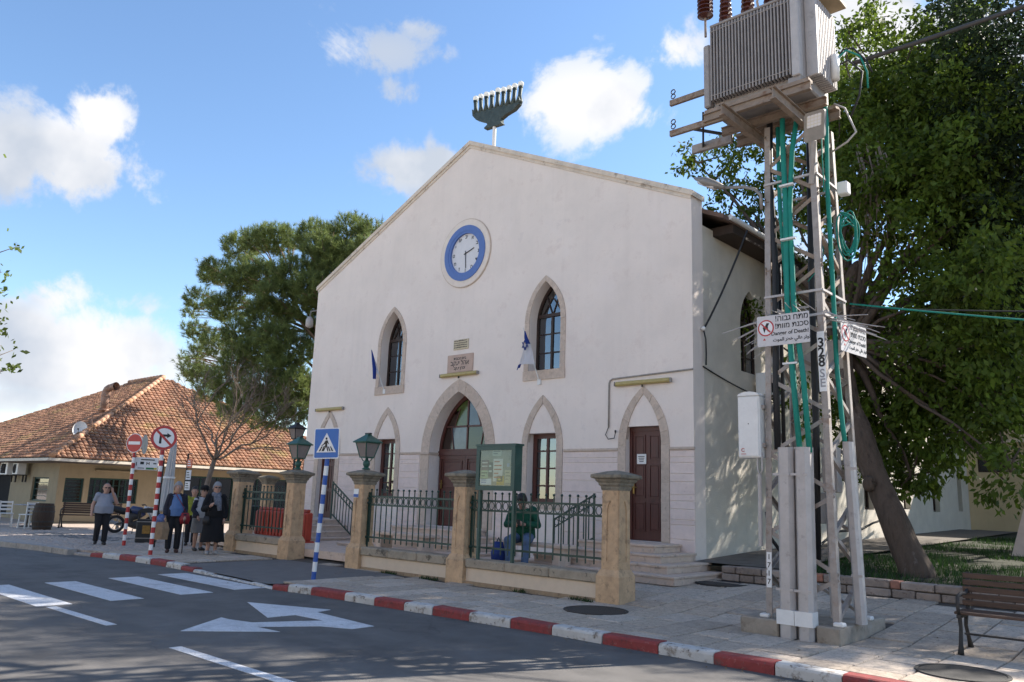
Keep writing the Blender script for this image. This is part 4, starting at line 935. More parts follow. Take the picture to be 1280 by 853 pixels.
figp = [(-.02, .05), (.02, .055), (.055, -.01), (.045, -.02), (.022, .015), (.02, -.04), (.05, -.145), (.028, -.145), (.0, -.06), (-.025, -.10), (-.05, -.145), (-.07, -.14), (-.03, -.07), (-.022, -.01), (-.06, -.03), (-.10, -.05), (-.10, -.035), (-.06, -.01)]
plate(cs_, cc, X_, up_, N_, figp, M_black, .008, .011, 'walker_symbol'); plate(cs_, cc, X_, up_, N_, [(.02*math.cos(a)+.0, .085+.022*math.sin(a)) for a in [2*math.pi*i/14 for i in range(14)]], M_black, .008, .011, 'walker_symbol')
# round signs on red and white poles
def round_sign(px_b, py_b, px_c, py_c, r, lab, yaw, nb_, kind, pole_r=.045):
    b0 = gz(px_b, py_b, -.004); c = gy(px_c, py_c, b0.y+.02); t = thing('round_sign', lab, 'road sign', b0, 'round road signs on red and white poles')
    N = Vector((math.cos(yaw), math.sin(yaw), 0)); X = Vector((-N.y, N.x, 0)); Z = Vector((0, 0, 1)); X = Z.cross(N).normalized()
    topz = c - Z*r*.7
    banded_pole(t, b0-Vector((0, 0, .02)), c - Z*r*.95 - N*.05, pole_r, nb_, M_pred, M_swhite)
    br = MB(); br.bar(c-Z*r*1.25-N*.045, c+Z*r*.6-N*.045, .10, .03, N); br.build('bracket', M_grey, t)
    disc = lambda rr: [(rr*math.cos(2*math.pi*i/40), rr*math.sin(2*math.pi*i/40)) for i in range(40)]
    plate(t, c, X, Z, N, disc(r), M_swhite if kind == 'entry' else M_grey, -.012, -.002, 'plate')
    if kind == 'entry':
        plate(t, c, X, Z, N, disc(r*.93), M_sred, -.002, .002, 'red_field'); plate(t, c, X, Z, N, [(-r*.72, -r*.16), (r*.72, -r*.16), (r*.72, r*.16), (-r*.72, r*.16)], M_swhite, .002, .004, 'white_bar')
    else:
        plate(t, c, X, Z, N, disc(r*.985), M_sred, -.002, .002, 'red_field'); plate(t, c, X, Z, N, disc(r*.78), M_swhite, .002, .004, 'white_field')
        k = r
        plate(t, c, X, Z, N, [(-.34*k, -.48*k), (-.16*k, -.48*k), (-.16*k, .10*k), (.22*k, .10*k), (.22*k, -.02*k), (.56*k, .19*k), (.22*k, .40*k), (.22*k, .28*k), (-.34*k, .28*k)], M_black, .004, .006, 'arrow_symbol')
        d = Vector((1, -1)).normalized(); n2 = Vector((1, 1)).normalized()
        q = [d*.84*k+n2*.09*k, -d*.84*k+n2*.09*k, -d*.84*k-n2*.09*k, d*.84*k-n2*.09*k]; plate(t, c, X, Z, N, [tuple(v_) for v_ in q], M_sred, .006, .008, 'red_slash')
    return t, c, N, X
cam_to = math.atan2(-9, 21)
t1, c1, N1, X1 = round_sign(154.5, 682, 168, 554, .255, 'red and white no entry disc on a striped pole', math.atan2(-8.9, 19.5)-R_(38), 17, 'entry')
# its partner disc seen from the back
c1b = c1 - N1*.14 + X1*.02; Nb = Vector((math.cos(R_(10)), math.sin(R_(10)), 0)); Nb = (-N1*.2+Vector((.75, .65, 0))).normalized(); Xb = Vector((0, 0, 1)).cross(Nb).normalized()
c1b = c1 + Vector((.08, .25, -.02)); plate(t1, c1b, Xb, Vector((0, 0, 1)), Nb, [(.26*math.cos(2*math.pi*i/32), .26*math.sin(2*math.pi*i/32)) for i in range(32)], M_grey, -.012, .0, 'rear_plate')
br = MB(); br.bar(c1b-Vector((0, 0, .05)), c1-Vector((0, 0, .05))-N1*.03, .05, .04); br.build('bracket', M_grey, t1)
round_sign(187.5, 694, 205, 547.5, .285, 'round no right turn sign on the nearer red and white striped pole', math.atan2(-8.33, 18.5)+R_(2), 19, 'turn')
# direction board with car park symbols
db0 = gz(192, 684, 0); dc = gy(184, 580, db0.y); ds = thing('direction_board', 'white direction board with black symbols on a dark grey post', 'road sign', db0)
b = MB(); b.cyl(db0, (db0.x, db0.y, dc.z+.14), .03, n=10); b.build('post', M_black, ds)
Nd = Vector((.9, -.43, 0)).normalized(); Xd = Vector((0, 0, 1)).cross(Nd).normalized(); Zd = Vector((0, 0, 1)); dcc = dc+Nd*.04 - Xd*.02
plate(ds, dcc, Xd, Zd, Nd, rrect(.29, .165, .02), M_swhite, -.01, 0, 'plate')
for q in ([(-.14, .09), (.2, .09), (.2, .12), (-.14, .12)], [(-.15, -.02), (-.06, -.02), (-.06, .05), (-.15, .05)], [(0, -.03), (.02, -.03), (.02, .045), (0, .045)], [(.06, -.03), (.08, -.03), (.08, .045), (.06, .045)], [(.02, 0), (.06, 0), (.06, .02), (.02, .02)], [(.17, -.005), (.25, -.005), (.25, .025), (.17, .025)], [(-.25, -.06), (-.23, -.06), (-.23, .03), (-.25, .03)], [(-.2, -.13), (-.04, -.13), (-.04, -.11), (-.2, -.11)]): plate(ds, dcc, Xd, Zd, Nd, q, M_black, .0, .003, 'symbol')
plate(ds, dcc, Xd, Zd, Nd, [(.0, -.15), (.20, -.15), (.20, -.10), (.0, -.10)], mat('sign_green', (.03, .16, .06), .5), .0, .003, 'green_band')
plate(ds, dcc, Xd, Zd, Nd, [(.201, -.15), (.27, -.15), (.27, -.10), (.201, -.10)], mat('sign_yellow', (.5, .4, .04), .5), .0, .003, 'yellow_band')
# bus stop style information post
ib0 = Vector((-21.2, 11.05, 0)); ip = lambda px, py: gy(px, py, ib0.y)
ist = thing('information_post', 'slim black information post with small red and white plates', 'sign post', (ip(232, 600).x, ib0.y, 0)); xb = ip(232, 600).x
b = MB(); b.cyl((xb, ib0.y, 0), (xb, ib0.y, ip(233, 567).z), .025, n=10); b.tube([(xb, ib0.y, ip(233, 568).z), (xb+.25, ib0.y, ip(233, 567).z)], .012, 6); b.build('post', M_black, ist)
for py0, py1, c, nm in ((574, 585, (.55, .12, .05), 'red_plate'), (588, 600, (.55, .56, .6), 'white_plate'), (602, 613, (.6, .6, .62), 'white_plate')):
    z1, z0 = ip(237, py0).z, ip(237, py1).z; m_ = mat('plate_%.2f' % c[1], c, .5, var=.1); b = MB(); b.box(xb+.03, xb+.32, ib0.y-.02, ib0.y-.005, z0, z1); o = b.build(nm, m_, ist)
    for k in range(3):
        l = MB(); l.box(xb+.07, xb+.27-.03*k, ib0.y-.022, ib0.y-.0203, z0+(z1-z0)*(.2+.25*k), z0+(z1-z0)*(.3+.25*k)); l.build('print_line', M_black if nm != 'red_plate' else M_swhite, o)
# ------------------------------------------------------------------ transformer pylon
M_steel = mat('pylon_steel', (.33, .295, .27), .62, metal=.25, var=.18, scale=9, coords='World', bump=.2, spots=[((.20, .11, .065), 4, .55, .12, .6), ((.38, .38, .40), 7, .58, .1, .5)])
M_rust = mat('rusty_steel', (.27, .21, .165), .75, metal=.15, var=.25, scale=7, coords='World', bump=.3, spots=[((.15, .07, .035), 6, .54, .1, .7), ((.36, .31, .27), 9, .58, .1, .6)])
M_guard = mat('guard_steel', (.44, .41, .395), .55, metal=.2, var=.1, scale=6, coords='World', bump=.12, spots=[((.24, .22, .21), 7, .58, .1, .6)])
M_teal = mat('green_conduit', (.008, .205, .16), .68, var=.12, scale=8, coords='World', spots=[((.09, .33, .29), 6, .6, .1, .4)])
M_conc = mat('plinth_concrete', (.31, .265, .215), .9, var=.2, scale=5, coords='World', bump=.4, spots=[((.15, .115, .08), 6, .54, .12, .7), ((.45, .43, .40), 3, .6, .1, .6)])
M_trafo = mat('transformer_grey', (.30, .275, .262), .55, metal=.1, var=.14, scale=7, coords='World', spots=[((.20, .14, .10), 7, .6, .1, .5)])
M_porc = mat('brown_porcelain', (.085, .026, .016), .2, var=.2, spec=.6)
M_cable = mat('black_cable', (.016, .016, .018), .55, var=.2)
LB = {'fl': (-4.63, 9.92), 'fr': (-3.71, 9.90), 'br': (-3.71, 10.84), 'bl': (-4.63, 10.84)}
LT = {'fl': (-4.49, 9.98), 'fr': (-3.80, 9.97), 'br': (-3.80, 10.70), 'bl': (-4.49, 10.70)}
Z0, Z1 = .17, 6.75
def legp(k, z):
    f = (z-Z0)/(Z1-Z0); a, b = LB[k], LT[k]; return Vector((a[0]+(b[0]-a[0])*f, a[1]+(b[1]-a[1])*f, z))
py_ = thing('pylon', 'steel lattice pylon carrying a transformer on the pavement', 'pylon', (-4.17, 10.38, 0))
for i, (x0, x1, y0, y1) in enumerate(((-4.90, -4.40, 9.76, 11.35), (-4.40, -3.94, 9.86, 11.35), (-3.94, -3.66, 9.76, 11.35))):
    b = MB(); b.cbox(x0+(.001 if i else 0), x1-.001, y0, y1, -.05, .19-.002*i, .015); b.build('plinth', M_conc, py_)
inw = {'fl': ((1, 0, 0), (0, 1, 0)), 'fr': ((-1, 0, 0), (0, 1, 0)), 'br': ((-1, 0, 0), (0, -1, 0)), 'bl': ((1, 0, 0), (0, -1, 0))}
for k in LB:
    b = MB(); b.angle(legp(k, Z0), legp(k, Z1), .08, .013, *inw[k]); b.build('leg', M_steel, py_, fixn=True)
    q = legp(k, .2); b = MB(); b.cbox(q.x-.06, q.x+.06, q.y-.06, q.y+.06, .186, .235, .012); b.build('foot', M_whitep, py_)
nbay = 13; zs_ = [Z0+.08+(Z1-.2-Z0)*i/nbay for i in range(nbay+1)]
for a, c, nrm in (('fl', 'fr', (0, 1, 0)), ('fr', 'br', (-1, 0, 0)), ('br', 'bl', (0, -1, 0)), ('bl', 'fl', (1, 0, 0))):
    for i in range(nbay):
        p, q = (a, c) if i % 2 == 0 else (c, a)
        A, B = legp(p, zs_[i]), legp(q, zs_[i+1]); n_ = Vector(nrm); d = (B-A).normalized(); t_ = n_.cross(d)
        b = MB(); b.angle(A+n_*.016, B+n_*.016, .05, .007, t_, n_); b.build('brace', M_steel if i < 8 else M_rust, py_, fixn=True)
for z in (3.98, 4.3, 5.9):
    for a, c in (('fl', 'fr'), ('fr', 'br'), ('br', 'bl'), ('bl', 'fl')):
        b = MB(); b.bar(legp(a, z), legp(c, z), .03, .03); b.build('tie_bar', M_guard, py_)
# cable guards at the foot
def guard(x, y, z0, z1, w_, d_, name='cable_guard', lean=0):
    prof = [(-w_/2, d_), (-w_/2, d_*.35), (-w_*.28, 0), (w_*.28, 0), (w_/2, d_*.35), (w_/2, d_)]
    vs = [(x+p[0]+l, y+p[1], z) for z, l in ((z0, 0), (z1, lean)) for p in prof]; n_ = 6
    b = MB(); b.add(vs, [(i, i+1, n_+i+1, n_+i) for i in range(n_-1)] + [(0, n_, 2*n_-1, n_-1)] + [tuple(range(n_-1, -1, -1)), tuple(range(n_, 2*n_))]); o = b.build(name, M_guard, py_, fixn=True)
    for z in (z0+.55, z1-.35):
        s_ = MB(); s_.box(x-w_/2-.008, x+w_/2+.008, y-.006, y-.0005, z, z+.03); s_.build('strap', M_guard, o)
    return o
guard(-4.28, 9.70, .0, 2.28, .20, .17, lean=.04); guard(-4.055, 9.70, .0, 2.28, .19, .17, lean=.03)
for x in (-4.28, -4.055): b = MB(); b.box(x-.109, x+.109, 9.688, 9.86, .16, .33); b.build('mortar_collar', M_whitep, py_)
guard(-3.62, 10.28, .19, 2.38, .12, .12, lean=-.06); guard(-4.02, 10.55, .19, 2.2, .12, .1)
# conduits and cables up the mast
def run(name, pts, r, m, n=10): b = MB(); b.tube(pts, r, n); return b.build(name, m, py_, True)
def P(px, py, y): return gy(px, py, y)
run('conduit', [P(1000, 566, 9.8), P(992, 480, 9.8), P(984, 380, 9.84), P(982, 260, 9.9), P(978, 170, 9.95), P(978, 130, 10.0)], .036, M_teal)
run('conduit', [P(1012, 566, 9.8), P(1004, 470, 9.8), P(992, 380, 9.86), P(987, 260, 9.92), P(990, 190, 9.96), P(997, 140, 10.0)], .034, M_teal)
run('conduit', [P(1057, 560, 10.32), P(1053, 530, 10.32), P(1046, 460, 10.3), P(1040, 340, 10.3), P(1034, 230, 10.3), P(1033, 150, 10.3), P(1030, 115, 10.3)], .030, M_teal)
run('conduit', [P(985, 380, 10.0), P(975, 260, 10.0), P(972, 160, 10.05)], .030, M_teal)
for q in ((988, 455), (985, 300), (983, 233)): p = P(*q, 9.83); b = MB(); b.box(p.x-.08, p.x+.11, p.y-.06, p.y+.0, p.z-.012, p.z+.012); b.build('clamp', M_whitep, py_)
run('black_cable', [P(972, 562, 9.95), P(970, 470, 9.98), P(969, 330, 10.0), P(962, 220, 10.02), P(962, 130, 10.05)], .042, M_cable)
run('black_cable', [P(980, 562, 10.1), P(978, 470, 10.1), P(974, 330, 10.1)], .025, M_cable)
run('black_cable', [P(1022, 700, 10.5), P(1020, 520, 10.5), P(1014, 330, 10.5), P(1012, 180, 10.5)], .045, M_cable)
run('black_cable', [P(958, 640, 10.0), P(963, 672, 10.0), P(976, 690, 10.0)], .022, M_cable)
run('thin_wire', [P(1044, 300, 10.5), P(1030, 290, 10.4), P(1028, 330, 10.4), P(1010, 352, 10.3)], .008, M_teal, 6)
run('thin_wire', [P(1026, 155, 10.0), P(1028, 200, 10.0), P(1030, 240, 10.0)], .008, M_teal, 6)
# signs and number strip
M_dsign = mat('danger_plate', (.56, .54, .54), .5, var=.06, scale=12, spots=[((.4, .37, .35), 8, .62, .1, .5)])
def danger_sign(O, X, Z, w_, h_):
    X, Z = Vector(X).normalized(), Vector(Z).normalized(); N = X.cross(Z).normalized(); O = Vector(O); C = O + X*w_/2 + Z*h_/2
    o = plate(py_, C, X, Z, N, rrect(w_/2, h_/2, .012), M_dsign, -.004, 0, 'danger_sign')
    dc_ = C - X*w_*.325 + Z*h_*.10; r = h_*.27
    dk = lambda rr: [(rr*math.cos(2*math.pi*i/28), rr*math.sin(2*math.pi*i/28)) for i in range(28)]
    for m_, rr, d0, d1, nm in ((M_sred, r, .0005, .002, 'red_ring'), (M_swhite, r*.84, .002, .003, 'white_field')): b = MB(); b.prism(dk(rr), dc_+N*d0, X, Z, N*(d1-d0)); b.build(nm, m_, o, fixn=True)
    b = MB(); b.prism([(-.2*r, -.6*r), (.0, -.1*r), (.3*r, -.5*r), (.25*r, .2*r), (.45*r, .55*r), (.1*r, .6*r), (-.1*r, .2*r), (-.4*r, .1*r)], dc_+N*.003, X, Z, N*.0012); b.build('figure_symbol', M_black, o, fixn=True)
    d = Vector((.7, -.7)); n2 = Vector((.7, .7)); b = MB(); b.prism([tuple(d*.8*r+n2*.09*r), tuple(-d*.8*r+n2*.09*r), tuple(-d*.8*r-n2*.09*r), tuple(d*.8*r-n2*.09*r)], dc_+N*.0045, X, Z, N*.001); b.build('red_slash', M_sred, o, fixn=True)
    rows = [('\u05de\u05ea\u05d7 \u05d2\u05d1\u05d5\u05d4!'[::-1], .36, .24, .30), ('\u05e1\u05db\u05e0\u05ea \u05de\u05d5\u05d5\u05ea!'[::-1], .12, .225, .30), ('Danger of Death!', -.115, .165, .22), (('\ufe97\ufeee\ufe97\ufeae \ufecb\ufe8e\ufedf\ufef2 \ufea7\ufec4\ufeae \ufe8d\ufedf\ufee4\ufeee\ufe95')[::-1], -.32, .14, .20)]
    for s_, vz, sz, ux in rows:
        text_mesh(s_, h_*sz*1.05, M_black, 'lettering', o, frame_matrix(C + X*w_*(.17 if vz > 0 else .13 if vz > -.2 else .16) + Z*h_*vz + N*.001, X, Z), extrude=.0008, bold=.0015)
    b = MB(); b.prism([(-.02, -.01), (.02, -.01), (0, .022)], C - X*w_*.36 - Z*h_*.28 + N*.0005, X, Z, N*.0012); b.build('red_mark', M_sred, o, fixn=True)
    return o
danger_sign((-4.575, 9.765, 3.595), (1, 0, .0), (0, 0, 1), .70, .405)
danger_sign((-3.66, 10.22, 3.54), (.10, 1, .0), (.03, 0, 1), .72, .40)
for px0, z0_ in ((-4.57, 3.45),): b = MB(); b.box(-4.50, -3.86, 10.90, 10.905, 3.42, 3.82); b.build('rear_sign', M_guard, py_)
b = MB(); b.box(-4.655, -4.65, 10.2, 10.75, 3.42, 3.82); b.build('rear_sign', M_guard, py_)
# number strip on the front right leg
a, c = legp('fr', 2.98), legp('fr', 3.75); d = (c-a).normalized()
st = MB(); st.prism([(-.045, 0), (.045, 0), (.045, (c-a).length), (-.045, (c-a).length)], a+Vector((-.047, -.006, 0)), (1, 0, 0), d, (0, -.004, 0)); so_ = st.build('number_strip', M_swhite, py_, fixn=True)
for i, ch in enumerate('328'): text_mesh(ch, .17, M_black, 'digit', so_, frame_matrix(a+Vector((-.047, -.0115, 0))+d*(.62-.125*i), (1, 0, 0), d), extrude=.001, bold=.004)
M_gdig = mat('digit_grey', (.28, .28, .30), .6)
for i, ch in enumerate('SE'): text_mesh(ch, .15, M_gdig, 'digit', so_, frame_matrix(a+Vector((-.047, -.0115, 0))+d*(.225-.12*i), (1, 0, 0), d), extrude=.001, bold=.002)
a, c = legp('fl', .55), legp('fl', .98); d = (c-a).normalized()
st = MB(); st.prism([(-.033, 0), (.033, 0), (.033, (c-a).length), (-.033, (c-a).length)], a+Vector((.047, -.006, 0)), (1, 0, 0), d, (0, -.004, 0)); so_ = st.build('number_strip', M_swhite, py_, fixn=True)
for i, ch in enumerate('1717'): text_mesh(ch, .09, M_black, 'digit', so_, frame_matrix(a+Vector((.047, -.0115, 0))+d*(.37-.10*i), (1, 0, 0), d), extrude=.001, bold=.001)
# anti climb spikes
for k, sgn, base in (('fl', -1, 4.0), ('fr', 1, 3.98)):
    for i in range(11):
        yy = 9.9+.085*i; q = legp(k, base); x0 = q.x; ln = .48+random.uniform(-.08, .08); dz = random.uniform(-.20, .02)-.02*i
        b = MB(); b.cyl((x0, yy, base+random.uniform(-.05, .06)), (x0+sgn*ln, yy-.02+random.uniform(-.12, .12), base+dz), .009, .005, 6); b.build('spike', M_guard, py_)
for i in range(9):
    xx = -4.5+.09*i; b = MB(); b.cyl((xx, 9.95, 4.04), (xx+random.uniform(-.08, .08), 9.95-.28+random.uniform(-.06, .06), 4.08+random.uniform(-.08, .06)), .007, .004, 6); b.build('spike', M_guard, py_)
# service cabinet, meter box, junction boxes
cb = thing('service_cabinet', 'white metal service cabinet fixed to the left side of the pylon', 'cabinet', (-4.73, 9.85, 2.16))
b = MB(); b.cbox(-4.905, -4.60, 9.82, 10.02, 2.16, 2.97, .012); b.build('body', M_whitep, cb)
b = MB(); pts = [(-.15, 0), (.15, 0)]+[(.15*math.cos(a), .055*math.sin(a)) for a in [math.pi*i/10 for i in range(1, 10)]]; b.prism(pts, (-4.7525, 9.81, 2.971), (1, 0, 0), (0, 0, 1), (0, .2, 0)); b.build('hood', M_whitep, cb, fixn=True)
b = MB(); b.cbox(-4.89, -4.615, 9.808, 9.819, 2.18, 2.95, .005); dr = b.build('door', M_whitep, cb)
b = MB(); b.tube([(-4.83+.022*math.cos(a), 9.803, 2.26+.022*math.sin(a)) for a in [R_(30+i*30) for i in range(11)]], .004, 5); b.build('red_emblem', M_sred, dr); b = MB(); b.cyl((-4.75, 9.805, 2.6), (-4.75, 9.808, 2.6), .008, n=8); b.build('lock', M_iron, dr)
b = MB(); b.box(-4.86, -4.79, 9.803, 9.8075, 2.205, 2.212); b.build('red_emblem', M_sred, dr)
b = MB(); b.box(-4.62, -4.56, 9.88, 9.98, 2.3, 2.35); b.box(-4.62, -4.56, 9.88, 9.98, 2.8, 2.85); b.build('bracket', M_steel, cb)
b = MB(); b.tube([(-4.64, 9.87, 2.30), (-4.66, 9.86, 2.2), (-4.66, 9.86, 2.0), (-4.63, 9.86, 1.95), (-4.60, 9.86, 2.0), (-4.60, 9.86, 2.2), (-4.63, 9.87, 2.30)], .012, 6); b.build('turnbuckle', M_guard, py_)
b = MB(); b.cyl((-4.645, 9.88, 1.95), (-4.665, 9.9, 1.05), .028, n=10); b.build('stay_pipe', M_guard, py_)
b = MB(); b.cbox(-3.70, -3.56, 10.44, 10.58, 5.72, 5.90, .015); b.build('junction_box', M_whitep, py_)
b = MB(); b.cbox(-4.05, -3.86, 10.42, 10.6, 1.75, 2.32, .01); b.build('meter_box', M_trafo, py_)
b = MB(); b.cbox(-4.30, -4.02, 10.62, 10.8, 1.35, 1.75, .01); b.build('meter_box', M_guard, py_)
# coils of green wire
for k in range(6):
    c = P(1060, 292, 10.55); r = .12+.02*k; an = random.uniform(0, 3)
    b = MB(); b.tube([c+Vector((r*.55*math.cos(t_)+.05*random.uniform(-1, 1)*0, .1*math.sin(an)*math.cos(t_), r*1.5*math.sin(t_)+.06*math.sin(t_*2+an))) for t_ in [2*math.pi*i/22 for i in range(23)]], .011, 6, False); b.build('wire_coil', M_teal, py_, True)
# lamp arms
la = thing('street_lamp', 'street lamp head on a short bent arm, left of the pylon mast', 'lamp', P(950, 250, 9.9)); M_lamp = mat('lamp_grey', (.24, .225, .21), .5, metal=.2, var=.15, scale=10)
b = MB(); b.tube([P(952, 262, 9.9), P(951, 244, 9.9), P(944, 237, 9.9), P(930, 234, 9.9), P(898, 235, 9.9)], .024, 8); b.build('arm', M_lamp, la, True)
h0, h1 = P(906, 235, 9.9), P(868, 223, 9.9); b = MB(); b.tube([h0, h0.lerp(h1, .25), h0.lerp(h1, .6), h1], [.03, .055, .07, .015], 12, flat=1.6); b.build('head', M_lamp, la, True)
b = MB(); b.tube([h0.lerp(h1, .3)-Vector((0, 0, .035)), h0.lerp(h1, .85)-Vector((0, 0, .04))], [.045, .03], 10, flat=1.5); b.build('diffuser', M_cface, la, True)
ll = thing('floodlight', 'square floodlight facing down under the transformer, on the right of the mast', 'lamp', P(1018, 185, 9.82))
c0, c1 = P(1018, 139, 9.66), P(1017, 176, 9.80); Zl = (c0-c1).normalized(); Xl = Vector((1, .0, 0)); Nl = Xl.cross(Zl).normalized()
cc_ = (c0+c1)/2; hl = (c0-c1).length/2
b = MB(); b.prism(rrect(.135, hl, .04), cc_-Nl*.07, Xl, Zl, Nl*.07); b.build('housing', M_lamp, ll, fixn=True)
b = MB(); b.prism(rrect(.095, hl*.40, .008), cc_+Zl*hl*.35+Nl*.001, Xl, Zl, Nl*.004); lens = b.build('lens', mat('led_panel', (.62, .58, .50), .35, var=.05), ll, fixn=True)
for i in range(4):
    for j in range(4):
        b = MB(); b.prism(rrect(.018, .016, .004, 2), cc_+Zl*(hl*.35+(-1.5+j)*.042)+Xl*((-1.5+i)*.045)+Nl*.0055, Xl, Zl, Nl*.003); b.build('diode', M_cface, lens, fixn=True)
b = MB(); b.cyl(c1+Vector((0, .02, 0)), P(1014, 230, 9.95), .035, n=10); b.build('arm', M_steel, ll)
# platform beams
def ibeam(p0, p1, h_, w_, name, m=M_rust, par=None):
    p0, p1 = Vector(p0), Vector(p1); b = MB(); u = Vector((0, 0, 1))
    b.bar(p0+u*h_/2, p1+u*h_/2, w_, .014); b.bar(p0-u*h_/2, p1-u*h_/2, w_, .014); b.bar(p0, p1, .012, h_-.016); return b.build(name, m, par or py_)
for x in (-4.64, -3.93): ibeam((x, 9.0, 6.70), (x, 11.0, 6.70), .15, .08, 'platform_beam')
for y in (9.42, 9.95, 10.42): ibeam((-5.12, y, 6.87), (-3.60, y, 6.87), .11, .07, 'cross_beam')
def outrig(pa, pb, y, name='outrigger'):
    a, c = P(*pa, y), P(*pb, y); c.z = a.z; b = MB(); b.bar(a, c, .05, .085); o = b.build(name, M_rust, py_)
    q = a+Vector((.05, 0, .055)); s_ = MB()
    for k in range(2): s_.tube([q+Vector((.035*math.cos(t_), 0, .05+.075*k+.035*math.sin(t_))) for t_ in [2*math.pi*i/12 for i in range(13)]], .009, 5, False)
    s_.build('hook', M_iron, o)
    return a
outrig((838, 130), (882, 112), 9.75); outrig((838, 168), (915, 145), 9.45)
a = P(866, 188, 10.2); b = MB(); b.bar(a, (P(915, 165, 10.2).x, 10.2, a.z), .06, .13); b.build('outrigger', M_steel, py_)
b = MB(); b.bar(P(879, 142, 9.4), P(879, 184, 10.2), .03, .05); b.build('outrigger_tie', M_iron, py_)
b = MB(); b.bar(P(858, 160, 9.9), P(905, 168, 10.2), .03, .04); b.build('outrigger_tie', M_iron, py_)
# transformer
tf = thing('transformer', 'grey finned transformer on top of the pylon, with brown insulators', 'transformer', (-4.35, 9.9, 6.94))
b = MB(); b.cbox(-5.03, -3.72, 9.53, 10.36, 6.98, 8.30, .02); b.build('tank', M_trafo, tf)
b = MB(); b.cbox(-5.14, -5.035, 9.45, 10.3, 7.05, 8.02, .02); b.build('end_radiator', M_trafo, tf)
for y in (9.47, 10.4): b = MB(); b.bar((-5.10, y, 6.955), (-3.62, y, 6.955), .14, .05); b.build('skid', M_rust, tf)
fm = MB(); fm.cbox(-.011, .011, -.065, .065, -.56, .56, .005); fme = fm.mesh('fin', M_trafo)
for i in range(25): piece(fme, 'cooling_fin', tf, (-4.99+.0472*i, 9.465, 7.66))
for z in (7.17, 8.16): b = MB(); b.cyl((-5.0, 9.402, z), (-3.84, 9.402, z), .006, n=6); b.build('fin_rod', M_trafo, tf)
b = MB(); b.cbox(-3.835, -3.725, 9.395, 9.525, 7.06, 8.28, .012); b.build('corner_post', M_guard, tf)
b = MB(); b.box(-3.90, -3.73, 9.43, 9.52, 6.99, 7.06); b.build('corner_foot', M_trafo, tf)
fm = MB(); fm.cbox(-.08, .08, -.012, .012, -.55, .55, .005); fme = fm.mesh('fin', M_guard)
for i in range(11): piece(fme, 'cooling_fin', tf, (-3.64, 9.66+.058*i, 7.68))
b = MB(); b.cbox(-3.722, -3.565, 9.60, 9.644, 7.10, 8.26, .01); b.build('radiator_cheek', M_guard, tf)
b = MB(); b.box(-3.60, -3.562, 9.63, 9.66, 7.95, 8.05); b.build('label_plate', M_whitep, tf)
b = MB(); b.cbox(-5.06, -3.70, 9.50, 10.39, 8.302, 8.34, .01); b.build('lid', M_trafo, tf)
def bushing(x, y, z, n_=5, r=.085, k=1):
    prof = [(.03, 0)]
    for i in range(n_): z_ = .06+i*.075*k; prof += [(.045, z_), (r*(1-.05*i), z_+.012), (r*(1-.05*i)*.96, z_+.03), (.045, z_+.045)]
    prof += [(.035, .10+n_*.075*k), (.02, .16+n_*.075*k)]; b = MB(); b.lathe((x, y, z), prof, 16); return b.build('bushing', M_porc, tf, auto=50)
for x in (-4.86, -4.52, -4.18): bushing(x, 9.62, 8.34, 6, .10)
for x in (-4.05, -3.9): bushing(x, 10.1, 8.34, 4, .07)
# arrester hanging off the left end
q = P(882, 45, 9.5); b = MB(); b.cyl((q.x, q.y, q.z-.02), (q.x, q.y, q.z+.36), .018, n=8); o = b.build('arrester_rod', M_rust, tf)
prof = [(.03, 0)]
for i in range(6): prof += [(.055, .02+i*.062), (.115, .035+i*.062), (.11, .05+i*.062), (.055, .065+i*.062)]
prof += [(.03, .45)]
b = MB(); b.lathe((q.x, q.y, q.z+.28), prof, 18); b.build('arrester', M_porc, o, auto=50)
b = MB(); b.cyl((-3.75, 9.75, 8.62), (-3.75, 10.5, 8.62), .16, n=20); b.build('conservator', M_trafo, tf, auto=40)
b = MB(); b.cbox(-3.72, -3.42, 9.62, 10.36, 8.36, 8.42, .01); b.build('top_tray', mat('tray_tan', (.42, .33, .22), .7, var=.15, coords='World'), tf)
for k in range(4):
    xa = -4.4+.12*k; b = MB(); b.tube([(xa, 9.75, 8.35), (xa+.02, 9.62, 8.5), (xa+.1, 9.6, 8.62), (xa+.22, 9.66, 8.5), (xa+.25, 9.75, 8.35)], .018, 6); b.build('jumper_cable', M_guard, tf, True)
# drop leads and brackets right of the mast
for k, (pa, pb, pc) in enumerate((((1040, 80), (1075, 70), (1085, 110)), ((1042, 85), (1078, 90), (1062, 150)), ((1042, 130), (1070, 165), (1040, 190)), ((1040, 90), (1066, 60), (1090, 90)))):
    b = MB(); b.tube([P(*pa, 10.2), P((pa[0]+pb[0])/2, (pa[1]+pb[1])/2-12, 10.25), P(*pb, 10.3), P((pc[0]+pb[0])/2+4, (pc[1]+pb[1])/2, 10.3), P(*pc, 10.3)], .014, 6); b.build('drop_lead', (M_teal, M_cable, M_guard, M_cable)[k], py_, True)
b = MB(); b.cyl(P(1043, 70, 10.1), P(1044, 100, 10.1), .06, n=12); b.build('insulator_pot', M_whitep, py_, True)
